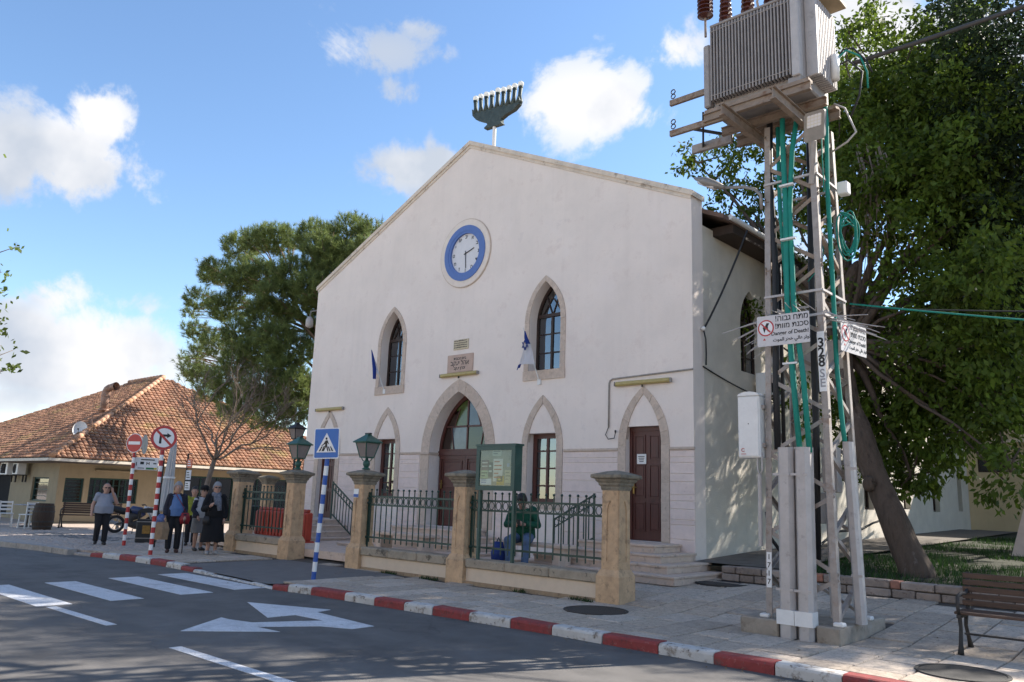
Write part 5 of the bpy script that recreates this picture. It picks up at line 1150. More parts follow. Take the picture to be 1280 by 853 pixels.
# overhead wires
def wire(p0, p1, drop, r, m, label, name='overhead_wire'):
    b = MB(); b.tube(sag(p0, p1, drop), r, 6); return tag(b.build(name, m, None, True, loc=p0), label, 'wire')
M_bundle = mat('cable_bundle', (.055, .052, .05), .6, var=.2)
e1 = P(1065, 80, 10.3); wire(e1, Vector((9.5, 15.8, 11.6)), .25, .03, M_bundle, 'thick black twisted cable leaving the pylon top to the right')
wire(P(1062, 380, 10.7), Vector((9, 14.6, 3.1)), .35, .012, M_teal, 'thin teal wire sloping down to the right from the pylon')
wire(P(1062, 385, 10.75), Vector((9, 15.2, 3.9)), .25, .010, M_cable, 'thin dark wire beside the teal wire right of the pylon')
q0 = Vector((-8.06, 14.68, 5.12)); q1 = P(934, 288, 15.3)
wire(q1, q0, .10, .022, M_cable, 'black cable hanging from the eave to the side wall bracket', 'wall_cable')
b = MB(); b.tube([q0, q0+Vector((.04, .02, -.2)), q0+Vector((.03, .05, -.5)), q0+Vector((.05, .0, -.75))], .016, 6); tag(b.build('cable_tail', M_cable, None, True, loc=q0), 'short black cable tail below the side wall bracket', 'cable')
b = MB(); b.tube(sag((-8.09, 14.7, 4.35), (-8.06, 18.0, 3.95), .06), .014, 6); tag(b.build('wall_cable', M_cable, None, True, loc=(-8.1, 14.7, 4.3)), 'thin dark cable sagging along the grey side wall', 'wire')
b = MB(); b.sphere((-8.05, 14.66, 5.14), .05, 10, 6); b.box(-8.11, -8.04, 14.64, 14.68, 5.12, 5.16); tag(b.build('cable_bracket', M_whitep, None, True, loc=(-8.1, 14.66, 5.12)), 'white cable insulator on the corner of the side wall', 'insulator')
# ------------------------------------------------------------------ tiled house on the left
M_hwall = mat('house_plaster', (.31, .255, .17), .9, var=.10, scale=1.5, coords='World', bump=.3, streak=.25, spots=[((.23, .185, .12), 2.2, .57, .12, .5)])
M_tile = mat('roof_tile', (.29, .15, .09), .85, var=.4, scale=1.1, coords='World', bump=.4, bscale=25, island=.28, spots=[((.13, .065, .04), 1.3, .52, .12, .8), ((.40, .25, .155), 2.6, .55, .08, .7), ((.24, .19, .07), .55, .55, .1, .7)])
M_ridge = mat('ridge_tile', (.40, .22, .13), .85, var=.25, scale=3, coords='World', bump=.3, island=.2)
M_shut = mat('shutter_green', (.012, .045, .040), .5, var=.2, scale=10)
M_gutter = mat('gutter_white', (.55, .50, .42), .6, var=.15, scale=5, coords='World')
hs_ = thing('tiled_house', 'cream house with a hipped orange tile roof at the left', 'house', (-33, 11.2, 0))
HX, HY = -33.75, 11.3; EX, EY, EZ = -32.35, 10.5, 2.38
def wall_h(poly, O, U, W, hol, nm='wall'): b = MB(); b.prism(poly, O, U, (0, 0, 1), W, hol); return b.build(nm, M_hwall, hs_, fixn=True)
# east wall (faces the hall): openings in (y, z)
eo = [(11.55, 12.25, .80, 1.72), (12.45, 14.35, .78, 1.76), (16.3, 18.6, .1, 2.0), (19.0, 21.4, .1, 2.0), (21.8, 24.8, .1, 2.0)]
wall_h([(HY, -.1), (26, -.1), (26, EZ-.1), (HY, EZ-.1)], (HX, 0, 0), (0, 1, 0), (-.3, 0, 0), [[(a, c), (b, c), (b, d), (a, d)] for a, b, c, d in eo])
so = [(-36.6, -34.75, .78, 1.72), (-44, -39.3, .1, 2.05), (-50, -46, .5, 1.9)]
wall_h([(-60, -.1), (HX-.301, -.1), (HX-.301, EZ-.1), (-60, EZ-.1)], (0, HY, 0), (1, 0, 0), (0, .3, 0), [[(a, c), (b, c), (b, d), (a, d)] for a, b, c, d in so])
b = MB(); b.box(HX-.6, HX-.5, HY+.31, 25.9, .0, 2.2); b.build('dark_inner_panel', M_dark, hs_); b = MB(); b.box(-59, HX-.61, HY+.6, HY+.7, .0, 2.2); b.build('dark_inner_panel', M_dark, hs_)  # near-black sheets give the openings the darkness of an unlit inside
M_glassd = glass('house_glass', (.25, .32, .31), .05, .04)
def shutter(axis, a, b_, z0, z1, mull, slats):
    O = Vector((HX-.08, 0, 0)) if axis == 'e' else Vector((0, HY+.08, 0)); U = Vector((0, 1, 0)) if axis == 'e' else Vector((1, 0, 0)); W = Vector((-.05, 0, 0)) if axis == 'e' else Vector((0, .05, 0))
    f = MB(); f.prism([(a, z0), (b_, z0), (b_, z1), (a, z1)], O, U, (0, 0, 1), W, [[(a+.06, z0+.06), (b_-.06, z0+.06), (b_-.06, z1-.06), (a+.06, z1-.06)]]); o = f.build('window', M_shut, hs_, fixn=True)
    for k in range(1, mull):
        u = a+(b_-a)*k/mull; q = MB(); q.prism([(u-.025, z0+.06), (u+.025, z0+.06), (u+.025, z1-.06), (u-.025, z1-.06)], O, U, (0, 0, 1), W*.8); q.build('mullion', M_shut, o, fixn=True)
    for k in range(slats):
        z = z0+.08+(z1-z0-.16)*(k+.5)/slats; q = MB(); q.prism([(a+.06, z-.012), (b_-.06, z-.012), (b_-.06, z+.012), (a+.06, z+.012)], O+W*.2, U, (0, 0, 1), W*.5); q.build('slat', M_shut, o, fixn=True)
    q = MB(); q.prism([(a+.05, z0+.05), (b_-.05, z0+.05), (b_-.05, z1-.05), (a+.05, z1-.05)], O+W*.85, U, (0, 0, 1), W*.1); q.build('pane', M_glassd, o, fixn=True)
shutter('e', 11.55, 12.25, .80, 1.72, 1, 6); shutter('e', 12.45, 14.35, .78, 1.76, 8, 2); shutter('s', -36.6, -34.75, .78, 1.72, 1, 3)
for (a, b_) in ((16.3, 18.6), (19.0, 21.4), (21.8, 24.8)): shutter('e', a, b_, .1, 2.0, 3, 1)
b = MB(); b.cbox(HX+.003, HX+.12, 12.6, 14.2, 2.02, 2.08, .01); b.build('shutter_box', M_hwall, hs_)
for yy in (15.5, 18.8, 21.6): b = MB(); b.box(HX+.005, HX+.05, yy-.04, yy+.04, 0, EZ-.11); b.build('downpipe', M_hwall, hs_)
# roof
apx, apy, apz = -39.0, 17.2, 6.72; lx_, ly_ = -43.0, 17.2
roofT = MB(); roofT.add([(EX, EY, EZ), (EX, 27, EZ), (apx, apy, apz), (lx_, ly_, apz), (-62, EY, EZ), (-62, 27, EZ)], [(0, 1, 2), (4, 0, 2, 3), (4, 3, 5), (5, 3, 2, 1)]); hr = roofT.build('roof', M_brown, hs_)
def tile_field(A, B, C_, D, rows, per, nm):
    """overlapping rows of half-round tiles between the eave A-B and the top D-C"""
    A, B, C_, D = map(Vector, (A, B, C_, D)); n = (B-A).cross(D-A).normalized(); n = n if n.z > 0 else -n
    mb = MB(); U = (B-A).normalized(); o = A
    up = (D-A) - U*((D-A).dot(U)); H = up.length; V = up.normalized()
    la, lb, lc, ld = 0, (B-A).dot(U), (C_-A).dot(U), (D-A).dot(U)
    for r in range(rows):
        v0, v1 = H*r/rows, H*(r+1.25)/rows; t = (r+.4)/rows
        u0, u1 = la+(ld-la)*t, lb+(lc-lb)*t
        k0, k1 = math.ceil(u0/per), math.floor(u1/per)
        for k in range(k0, k1):
            uc = (k+.5)*per; j = random.uniform(-.012, .012); w_ = per*.5; jz = random.uniform(-.008, .012)
            ring = [(-w_, -.01), (-w_*.7, .035), (0, .055), (w_*.7, .035), (w_, -.01)]
            vs = [o + U*(uc+x) + V*(vv+j) + n*(z+l+jz) for vv, l in ((v0, .05), (v1, .0)) for x, z in ring]
            mb.add(vs, [(i, i+1, 6+i, 5+i) for i in range(4)] + [(0, 4, 3, 2, 1)])
    return tag(mb.build(nm, M_tile, hr), kind='stuff')
tile_field((EX, EY-.05, EZ+.03), (EX, 27, EZ+.03), (apx, apy+.01, apz+.03), (apx, apy, apz+.03), 34, .20, 'roof_tiles')
tile_field((-62, EY-.02, EZ+.03), (EX, EY-.02, EZ+.03), (apx, apy, apz+.03), (lx_, ly_, apz+.03), 34, .20, 'roof_tiles')
def ridge(a, b_):
    a, b_ = Vector(a), Vector(b_); n_ = int((b_-a).length/.36)
    for i in range(n_):
        q = MB(); p0, p1 = a.lerp(b_, i/n_), a.lerp(b_, (i+1.1)/n_); q.tube([p0+Vector((0, 0, .05)), p1+Vector((0, 0, .02))], [.12, .10], 8); q.build('ridge_tile', M_ridge, hr, True)
ridge((EX, EY, EZ+.05), (apx, apy, apz+.06)); ridge((lx_, ly_, apz+.06), (apx, apy, apz+.06))
for a, b_ in (((EX+.05, EY-.08, EZ-.02), (EX+.05, 27, EZ-.02)), ((-62, EY-.08, EZ-.02), (EX+.05, EY-.08, EZ-.02))):
    q = MB(); q.bar(a, b_, .10, .10); q.build('gutter', M_gutter, hr)
# flue, dish, mast and air conditioners on the house
M_flue = mat('flue_metal', (.30, .18, .13), .6, metal=.3, var=.3, scale=5, coords='World', spots=[((.45, .36, .30), 4, .55, .1, .6)])
f0 = Vector((-37.0, 13.85, 4.65)); fl = thing('roof_flue', 'rusty metal flue with a bent cowl on the tiled roof', 'flue', f0); fs_ = .66
b = MB(); b.tube([f0, f0+Vector((0, 0, .5)), f0+Vector((0, 0, .88)), f0+Vector((.06, .02, 1.0)), f0+Vector((.16, .06, 1.07)), f0+Vector((.28, .10, 1.09))], [.18, .18, .18, .17, .16, .15], 12); b.build('pipe', M_flue, fl, True)
b = MB(); b.tube([f0+Vector((.26, .09, 1.09)), f0+Vector((.52, .20, 1.12))], [.15, .20], 12, cap=False); b.build('cowl', M_flue, fl, True)
b = MB(); b.tube([f0+Vector((0, 0, .05)), f0+Vector((0, 0, .12))], .24, 12); b.tube([f0+Vector((0, 0, .68)), f0+Vector((0, 0, .72))], .195, 12); b.build('collar', M_flue, fl, True)
d0 = gx(100, 537, -34.6); dsh = thing('satellite_dish', 'small white satellite dish on the tiled roof', 'satellite dish', d0-Vector((0, 0, .4)))
Nn = Vector((.85, -.5, .2)).normalized(); Xn = Vector((0, 0, 1)).cross(Nn).normalized(); Yn = Nn.cross(Xn)
b = MB(); vs = [d0-Nn*.06]; fs = []
for r in range(1, 5):
    for k in range(20): a = 2*math.pi*k/20; vs.append(d0+(Xn*math.cos(a)*.27+Yn*math.sin(a)*.33)*(r/4)+Nn*(.10*(r/4)**2-.06))
for k in range(20):
    fs.append((0, 1+k, 1+(k+1) % 20))
    for r in range(3): fs.append((1+r*20+k, 1+(r+1)*20+k, 1+(r+1)*20+(k+1) % 20, 1+r*20+(k+1) % 20))
b.add(vs, fs); b.build('reflector', M_whitep, dsh, True)
b = MB(); b.tube([d0-Nn*.08, d0-Nn*.1-Vector((0, 0, .3)), d0-Vector((0, 0, .62))-Nn*.05], .025, 8); b.build('mount', M_iron, dsh); b = MB(); b.tube([d0-Yn*.36+Nn*.05, d0+Nn*.32-Yn*.08], .012, 6); b.sphere(d0+Nn*.33-Yn*.07, .04, 8, 6); b.build('feed_arm', M_iron, dsh)
m0 = gx(113, 550, -34.8); b = MB(); b.cyl(m0-Vector((0, 0, .2)), gx(115.5, 520, -34.8), .03, n=8); tp2 = gx(115.5, 520, -34.8); b.cyl(tp2, tp2+Vector((0, 0, .1)), .05, n=8)
tag(b.build('vent_pipe', M_flue, None, loc=m0), 'thin upright vent pipe beside the dish on the tiled roof', 'pipe')
def ac_unit(x0, x1, y0, y1, z0, z1, face, label, group='outdoor air conditioning units'):
    t = thing('air_conditioner', label, 'air conditioner', ((x0+x1)/2, (y0+y1)/2, z0), group)
    b = MB(); b.cbox(x0, x1, y0, y1, z0, z1, .015); b.build('case', M_whitep, t)
    cx, cy, cz = (x0+x1)/2, (y0+y1)/2, (z0+z1)/2; r = (z1-z0)*.40
    for k in range(4):
        rr = r*(1-.24*k); q = MB()
        if face == 'y': q.tube([(cx-.05+rr*math.cos(a), y0-.012, cz+rr*math.sin(a)) for a in [2*math.pi*i/20 for i in range(21)]], .008, 5, False)
        else: q.tube([(x1+.012, cy-.05+rr*math.cos(a), cz+rr*math.sin(a)) for a in [2*math.pi*i/20 for i in range(21)]], .008, 5, False)
        q.build('grille_ring', M_iron, t)
    q = MB()
    if face == 'y': q.box(x0+.08, x1-.2, y0-.006, y0-.001, z0+.05, z1-.05)
    else: q.box(x1+.001, x1+.006, y0+.08, y1-.2, z0+.05, z1-.05)
    q.build('fan_opening', M_dark, t)
    for s_ in (.2, .8):
        q = MB()
        if face == 'y': xx = x0+(x1-x0)*s_; q.box(xx-.02, xx+.02, y0, y1+.1, z0-.04, z0-.002); q.box(xx-.02, xx+.02, y1+.04, y1+.1, z0-.3, z0-.04)
        else: yy = y0+(y1-y0)*s_; q.box(x0-.1, x1, yy-.02, yy+.02, z0-.04, z0-.002); q.box(x0-.1, x0-.04, yy-.02, yy+.02, z0-.3, z0-.04)
        q.build('bracket', M_iron, t)
    return t
ac_unit(-39.0, -38.1, 10.75, 11.1, 1.78, 2.28, 'y', 'white air conditioner under the eave of the tiled house, left one')
ac_unit(-37.5, -36.9, 10.78, 11.1, 1.80, 2.25, 'y', 'smaller air conditioner under the tiled eave nearer the house corner')

# ------------------------------------------------------------------ street furniture on the left
M_barrel = mat('barrel_wood', (.05, .032, .022), .75, var=.35, scale=6, stretch=(6, 6, .4), bump=.4)
bc = Vector((-29.55, 9.6, 0)); t = thing('barrel', 'dark wooden barrel standing by the café chairs', 'barrel', bc)
n_ = 22; prof = [(.27, .0), (.315, .22), (.33, .42), (.315, .62), (.27, .84)]
for k in range(n_):
    a0, a1 = 2*math.pi*k/n_+.012, 2*math.pi*(k+1)/n_-.012; vs = [bc+Vector((r*math.cos(a), r*math.sin(a), z)) for r, z in prof for a in (a0, a1)]; vs += [bc+Vector(((r-.03)*math.cos(a), (r-.03)*math.sin(a), z)) for r, z in prof for a in (a0, a1)]
    m_ = len(prof); q = MB(); q.add(vs, [(2*i, 2*i+1, 2*i+3, 2*i+2) for i in range(m_-1)] + [(2*m_+2*i, 2*m_+2*i+2, 2*m_+2*i+3, 2*m_+2*i+1) for i in range(m_-1)] + [(2*i, 2*i+2, 2*m_+2*i+2, 2*m_+2*i) for i in range(m_-1)] + [(2*i+1, 2*m_+2*i+1, 2*m_+2*i+3, 2*i+3) for i in range(m_-1)] + [(2*m_-2, 2*m_-1, 4*m_-1, 4*m_-2), (0, 2*m_, 2*m_+1, 1)]); q.build('stave', M_barrel, t, fixn=True)
for z, r in ((.10, .295), (.26, .325), (.58, .325), (.74, .298)): q = MB(); q.lathe((bc.x, bc.y, z), [(r-.012, -.022), (r+.006, -.02), (r+.006, .02), (r-.012, .022)], 24); q.build('hoop', M_iron, t, auto=40)
q = MB(); q.cyl((bc.x, bc.y, .79), (bc.x, bc.y, .81), .262, n=24); q.build('head', M_barrel, t)
M_cwhite = mat('chair_white', (.62, .60, .57), .5, var=.06, scale=10)
def cafe_chair(x, y, rz, label):
    t = thing('cafe_chair', label, 'chair', (x, y, 0), 'white café chairs')
    def L3(m): m.v = [tuple(Vector((x, y, 0)) + Matrix.Rotation(rz, 3, 'Z') @ Vector(v)) for v in m.v]; return m
    for sx in (-1, 1):
        for sy in (-1, 1):
            q = MB(); q.bar((sx*.19, sy*.19, 0), (sx*.17, sy*.17, .44 if sy < 0 else .86), .035); L3(q).build('leg', M_cwhite, t)
    q = MB(); q.cbox(-.21, .21, -.21, .21, .435, .465, .01); L3(q).build('seat', M_cwhite, t)
    for z in (.58, .70, .82): q = MB(); q.box(-.17, .17, .165, .185, z-.03, z+.03); L3(q).build('back_slat', M_cwhite, t)
    for sx in (-1, 1): q = MB(); q.bar((sx*.18, -.18, .2), (sx*.18, .18, .2), .022); L3(q).build('stretcher', M_cwhite, t)
cafe_chair(-30.2, 9.35, R_(-75), 'white café chair right beside the barrel'); cafe_chair(-31.3, 9.0, R_(80), 'white café chair facing the barrel across the table'); cafe_chair(-32.0, 8.7, R_(-70), 'white café chair at the left picture edge')
def cafe_table(x, y, label):
    t = thing('cafe_table', label, 'table', (x, y, 0), 'café tables')
    q = MB(); q.cbox(x-.38, x+.38, y-.38, y+.38, .72, .75, .01); q.build('table_top', mat('table_grey', (.30, .29, .30), .6, var=.2, scale=8), t); q = MB(); q.cyl((x, y, .03), (x, y, .72), .03, n=10); q.build('stem', M_iron, t); q = MB(); q.lathe((x, y, 0), [(.24, 0), (.22, .02), (.04, .04)], 16); q.build('base', M_iron, t)
cafe_table(-31.5, 9.75, 'small grey café table between the white chairs')
M_slatd = mat('bench_wood_dark', (.055, .03, .022), .6, var=.3, scale=6, stretch=(1, 6, 6), bump=.2)
def park_bench(x, y, z, rz, label, ln=1.6, m=M_slatd, ns=5, metal=None):
    metal = metal or M_iron
    t = thing('park_bench', label, 'bench', (x, y, z), 'slatted park benches'); Mr = Matrix.Translation((x, y, z)) @ Matrix.Rotation(rz, 4, 'Z')
    def L3(q): q.v = [tuple(Mr @ Vector(v)) for v in q.v]; return q
    h = ln/2
    for k in range(4): q = MB(); q.cbox(-h, h, -.22+.115*k, -.22+.115*k+.095, .425, .455, .008); L3(q).build('seat_slat', m, t)
    for k in range(ns):
        z0 = .49+.075*k; y0 = .235+.028*k; q = MB(); q.cbox(-h, h, y0, y0+.028, z0, z0+.062, .006); L3(q).build('back_slat', m, t)
    for s_ in (-h+.05, h-.05):
        q = MB(); q.tube([(s_, -.25, 0), (s_, -.21, .12), (s_, -.16, .28), (s_, -.20, .41)], [.035, .022, .02, .024], 8); L3(q).build('leg', metal, t, True)
        q = MB(); q.tube([(s_, .30, 0), (s_, .20, .14), (s_, .10, .28), (s_, .16, .41)], [.035, .022, .02, .024], 8); L3(q).build('leg', metal, t, True)
        q = MB(); q.box(s_-.022, s_+.022, -.24, .24, .385, .422); q.bar((s_, .255, .40), (s_, .385, .86), .045, .03); L3(q).build('end_frame', metal, t)
        q = MB(); q.tube([(s_, -.21, .42), (s_, -.25, .52), (s_, -.22, .62), (s_, -.05, .64), (s_, .15, .63), (s_, .27, .66)], .02, 8); L3(q).build('armrest', metal, t, True)
    q = MB(); q.cyl((-h+.05, .0, .20), (h-.05, .0, .20), .012, n=8); L3(q).build('stretcher', metal, t)
    return t
park_bench(-30.3, 11.35, 0, R_(62), 'dark slatted bench against the tiled house wall behind the walking man', 1.9)
# litter bin
q0 = gz(182, 678, -.004); t = thing('litter_bin', 'black square litter bin with a gold emblem behind the striped poles', 'litter bin', q0); a_ = math.atan2(q0.y, q0.x)
Mr = Matrix.Translation(q0) @ Matrix.Rotation(R_(60), 4, 'Z')
def Lb(q): q.v = [tuple(Mr @ Vector(v)) for v in q.v]; return q
M_bin = mat('bin_black', (.02, .021, .022), .5, var=.2)
b = MB(); b.cbox(-.26, .26, -.22, .22, .0, .62, .02); Lb(b).build('body', M_bin, t)
for sx in (-1, 1):
    for sy in (-1, 1): b = MB(); b.box(sx*.245-.02, sx*.245+.02, sy*.205-.02, sy*.205+.02, .621, .80); Lb(b).build('post', M_bin, t)
b = MB(); prof = [(-.27, .80), (.27, .80)]+[(.27*math.cos(a), .80+.13*math.sin(a)) for a in [math.pi*i/8 for i in range(1, 8)]]; b.prism(prof, (0, -.24, 0), (1, 0, 0), (0, 0, 1), (0, .48, 0)); Lb(b).build('hood', M_bin, t, fixn=True)
b = MB(); b.cbox(-.10, .10, -.228, -.221, .24, .46, .004); Lb(b).build('emblem', mat('gold_paint', (.30, .16, .03), .5, var=.3, scale=20), t)
for z in (.12, .56): b = MB(); b.box(-.265, .265, -.2255, -.2205, z-.01, z+.01); Lb(b).build('trim', M_kstone, t)
# folded parasol
q0 = Vector((-24.3, 12.1, 0)); tq = gy(219, 546, 12.1); bq = gy(205, 640, 12.1); t = thing('folded_parasol', 'tall folded white parasol leaning behind the striped poles', 'parasol', (bq.x, 12.1, 0))
M_par = mat('parasol_canvas', (.50, .50, .50), .85, var=.12, scale=4, stretch=(8, 8, .6), bump=.2)
b = MB(); m_ = 12; prof = [(.06, 0), (.24, .02), (.21, .2), (.15, .55), (.10, .85), (.07, .95), (.01, 1.0)]; vs = []; fs = []
for r, f in prof:
    c = bq.lerp(tq, f)
    for k in range(m_*2): a = math.pi*k/m_; rr = r*(1 if k % 2 else .72); vs.append(c+Vector((rr*math.cos(a), rr*math.sin(a), 0)))
for i in range(len(prof)-1):
    for k in range(2*m_): fs.append((i*2*m_+k, i*2*m_+(k+1) % (2*m_), (i+1)*2*m_+(k+1) % (2*m_), (i+1)*2*m_+k))
b.add(vs, fs); b.build('canopy', M_par, t)
dn = (tq-bq).normalized(); b = MB(); b.cyl(bq-dn*(bq.z/dn.z), tq+dn*.1, .03, n=10); b.build('pole', M_grey, t); g0 = bq-dn*(bq.z/dn.z); b = MB(); b.lathe(g0, [(.30, 0), (.30, .06), (.06, .10)], 16); b.build('base', M_conc, t)
c = bq.lerp(tq, .45); b = MB(); b.lathe(c, [(.185, -.03), (.19, 0), (.185, .03)], 18); b.build('tie', M_whitep, t)
# motorcycle
M_tyre = mat('tyre', (.015, .015, .016), .85); M_mblue = mat('fairing_blue', (.02, .035, .10), .3, var=.1, spec=.6); M_mwhite = mat('fairing_white', (.6, .6, .62), .35)
mc = Vector((-27.0, 11.5, 0)); t = thing('motorcycle', 'blue and white motorcycle parked behind the litter bin', 'motorcycle', mc); Mr2 = Matrix.Translation(mc) @ Matrix.Rotation(R_(68), 4, 'Z') @ Matrix.Scale(.88, 4)
def Lm(q): q.v = [tuple(Mr2 @ Vector(v)) for v in q.v]; return q
for xx in (-.62, .62):
    q = MB(); q.tube([(xx+.27*math.cos(a), 0, .32+.27*math.sin(a)) for a in [2*math.pi*i/24 for i in range(25)]], .05, 8, False); wh = Lm(q).build('wheel', M_tyre, t, True)
    q = MB(); q.tube([(xx+.21*math.cos(a), 0, .32+.21*math.sin(a)) for a in [2*math.pi*i/24 for i in range(25)]], .018, 6, False)
    for k in range(6): a = math.pi*k/3; q.bar((xx, 0, .32), (xx+.2*math.cos(a), 0, .32+.2*math.sin(a)), .02)
    q.cyl((xx, -.06, .32), (xx, .06, .32), .05, n=10); Lm(q).build('rim', M_grey, wh)
q = MB(); q.tube([(.30, 0, .62), (.15, 0, .80), (-.10, 0, .84), (-.25, 0, .76)], [.10, .16, .15, .06], 12, flat=.8); Lm(q).build('tank', M_mblue, t, True)
q = MB(); q.tube([(-.12, 0, .80), (-.4, 0, .78), (-.75, 0, .88), (-.92, 0, .95)], [.10, .13, .11, .04], 10); Lm(q).build('saddle', M_black, t, True)
q = MB(); q.tube([(.62, 0, .62), (.45, 0, .86), (.28, 0, .95)], [.10, .13, .04], 10); Lm(q).build('fairing', M_mwhite, t, True)
q = MB(); q.tube([(.3, .0, .35), (.05, 0, .30), (-.2, 0, .35), (-.1, 0, .6), (.2, 0, .62)], [.12, .17, .15, .16, .10], 10); Lm(q).build('engine', M_iron, t, True)
for sy in (-1, 1):
    q = MB(); q.cyl((.62, sy*.08, .32), (.40, sy*.08, .95), .025, n=8); Lm(q).build('fork', M_grey, t)
    q = MB(); q.tube([(.36, sy*.05, .98), (.30, sy*.25, 1.04), (.20, sy*.36, 1.02)], .016, 8); Lm(q).build('handlebar', M_black, t)
    q = MB(); q.tube([(-.62, sy*.08, .32), (-.15, sy*.08, .42)], .025, 8); Lm(q).build('swingarm', M_iron, t)
q = MB(); q.tube([(0, .14, .25), (-.4, .16, .28), (-.85, .17, .42)], [.03, .05, .055], 8); Lm(q).build('exhaust', M_grey, t, True)
q = MB(); q.sphere((.56, 0, .86), .085, 10, 8); Lm(q).build('headlamp', M_swhite, t, True)
q = MB(); q.cyl((.0, -.12, .3), (-.05, -.32, 0), .014, n=6); Lm(q).build('side_stand', M_iron, t)
# red barriers and a dark wheelie bin behind the railings
M_barr = mat('barrier_red', (.42, .055, .03), .5, var=.15, scale=4, coords='World', spots=[((.25, .06, .04), 5, .6, .1, .5)])
def barrier(x0, x1, y, z, label):
    t = thing('plastic_barrier', label, 'barrier', ((x0+x1)/2, y, z), 'red plastic road barriers')
    n_ = 5; w_ = (x1-x0)/n_
    b = MB(); b.cbox(x0, x1, y-.10, y+.10, z+.10, z+.82, .03); b.build('body', M_barr, t)
    b = MB(); b.cbox(x0, x1, y-.2, y+.2, z, z+.10, .02); b.build('foot', M_barr, t)
    for i in range(n_): b = MB(); b.cbox(x0+w_*i+.03, x0+w_*(i+1)-.03, y-.135, y-.101, z+.16, z+.78, .012); b.build('rib', M_barr, t)
    b = MB(); b.cbox(x0+.05, x1-.05, y-.05, y+.05, z+.821, z+.90, .02); b.build('grip', M_barr, t)
barrier(-20.75, -19.95, 12.3, .16, 'red plastic barrier behind the railing, left one'); barrier(-19.9, -19.1, 12.15, .16, 'red plastic barrier behind the railing, right one'); barrier(-18.75, -18.1, 12.2, .16, 'red plastic barrier showing right of the left gateway pillar')
t = thing('wheelie_bin', 'dark wheeled bin behind the railing near the woman in black', 'wheeled bin', (-22.0, 12.6, 0)); M_wb = mat('bin_darkgreen', (.015, .025, .025), .5, var=.15)
b = MB(); b.lathe((-22.0, 12.6, 0), [(.30, .08), (.38, .98)], 4, rot=math.pi/4); b.build('body', M_wb, t); b = MB(); b.cbox(-22.31, -21.69, 12.28, 12.92, .981, 1.05, .03); b.build('lid', M_wb, t)
for sx in (-1, 1): b = MB(); b.cyl((-22+sx*.2, 12.83, .1), (-22+sx*.26, 12.83, .1), .1, n=14); b.build('wheel', M_tyre, t)
# ------------------------------------------------------------------ trees
M_bark = mat('bark_brown', (.095, .066, .048), .95, spots=[((.20, .16, .13), 2.2, .60, .08, .7), ((.035, .024, .018), 5, .55, .1, .7)], var=.35, scale=5, bump=.9, bscale=14, stretch=(2, 2, .6), coords='World')
M_barkg = mat('bark_grey', (.20, .155, .12), .95, var=.3, scale=6, bump=.7, bscale=18, coords='World')
M_barkp = mat('bark_pine', (.20, .125, .08), .95, var=.35, scale=5, bump=.8, bscale=12, coords='World')
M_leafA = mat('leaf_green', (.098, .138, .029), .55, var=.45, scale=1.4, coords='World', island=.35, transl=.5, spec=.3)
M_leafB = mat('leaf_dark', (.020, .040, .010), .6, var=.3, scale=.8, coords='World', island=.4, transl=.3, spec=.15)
M_needle = mat('pine_needle', (.155, .20, .05), .6, var=.5, scale=2.6, coords='World', island=.2, transl=.4)
rng = np.random.RandomState(11)
def unit(n): v = rng.normal(size=(n, 3)); return v/np.linalg.norm(v, axis=1)[:, None]
def leaf_cloud(blobs, per_m3, size, droop=.35, twig=26, flat=1.0):
    """leaf quads gathered in small sprays inside ellipsoid blobs: (centre, radius)"""
    out = []
    for (c, r, dens) in blobs:
        c = np.array(c); nt = max(6, int(dens*per_m3*4.2*r**3/twig))
        d = unit(nt); rad = r*(.25+.75*rng.rand(nt)**.45); pts = c + d*rad[:, None]*np.array([1, 1, .85])
        tw = np.repeat(pts, twig, 0); dd = np.repeat(d, twig, 0)
        off = rng.normal(size=tw.shape)*np.array([.13, .13, .10])*(.7+r*.25); p = tw + off; n = len(p)
        ax = dd*.5 + unit(n)*.8; ax[:, 2] -= droop; ax /= np.linalg.norm(ax, axis=1)[:, None]
        sd = np.cross(ax, unit(n)); sd /= np.linalg.norm(sd, axis=1)[:, None]+1e-9
        L_ = size*(.65+.7*rng.rand(n))[:, None]; W_ = L_*.24*flat
        q = np.empty((n, 4, 3)); q[:, 0] = p; q[:, 1] = p+ax*L_*.45+sd*W_; q[:, 2] = p+ax*L_; q[:, 3] = p+ax*L_*.45-sd*W_
        out.append(q.reshape(-1, 3))
    return np.concatenate(out)
def limb(mb, p0, p1, r0, r1, wob=.15, n=7):
    p0, p1 = Vector(p0), Vector(p1); L_ = (p1-p0).length; pts = []; s = random.random()*50
    for i in range(n+1):
        f = i/n; a = math.sin(f*math.pi)*wob*L_*.5
        pts.append(p0.lerp(p1, f)+Vector((noise.noise((s+f*2, 0, 0)), noise.noise((0, s+f*2, 0)), noise.noise((0, 0, s+f*2))*.5+.3))*a)
    mb.tube(pts, [r0+(r1-r0)*(i/n)**.8 for i in range(n+1)], 9); return pts
def put(name, v, m, par, per=4):
    off = base_of(par); v = v - np.array(off); o = bpy.data.objects.new(name, tri_mesh(name, v, m, per)); col.objects.link(o); o.parent = par; return o
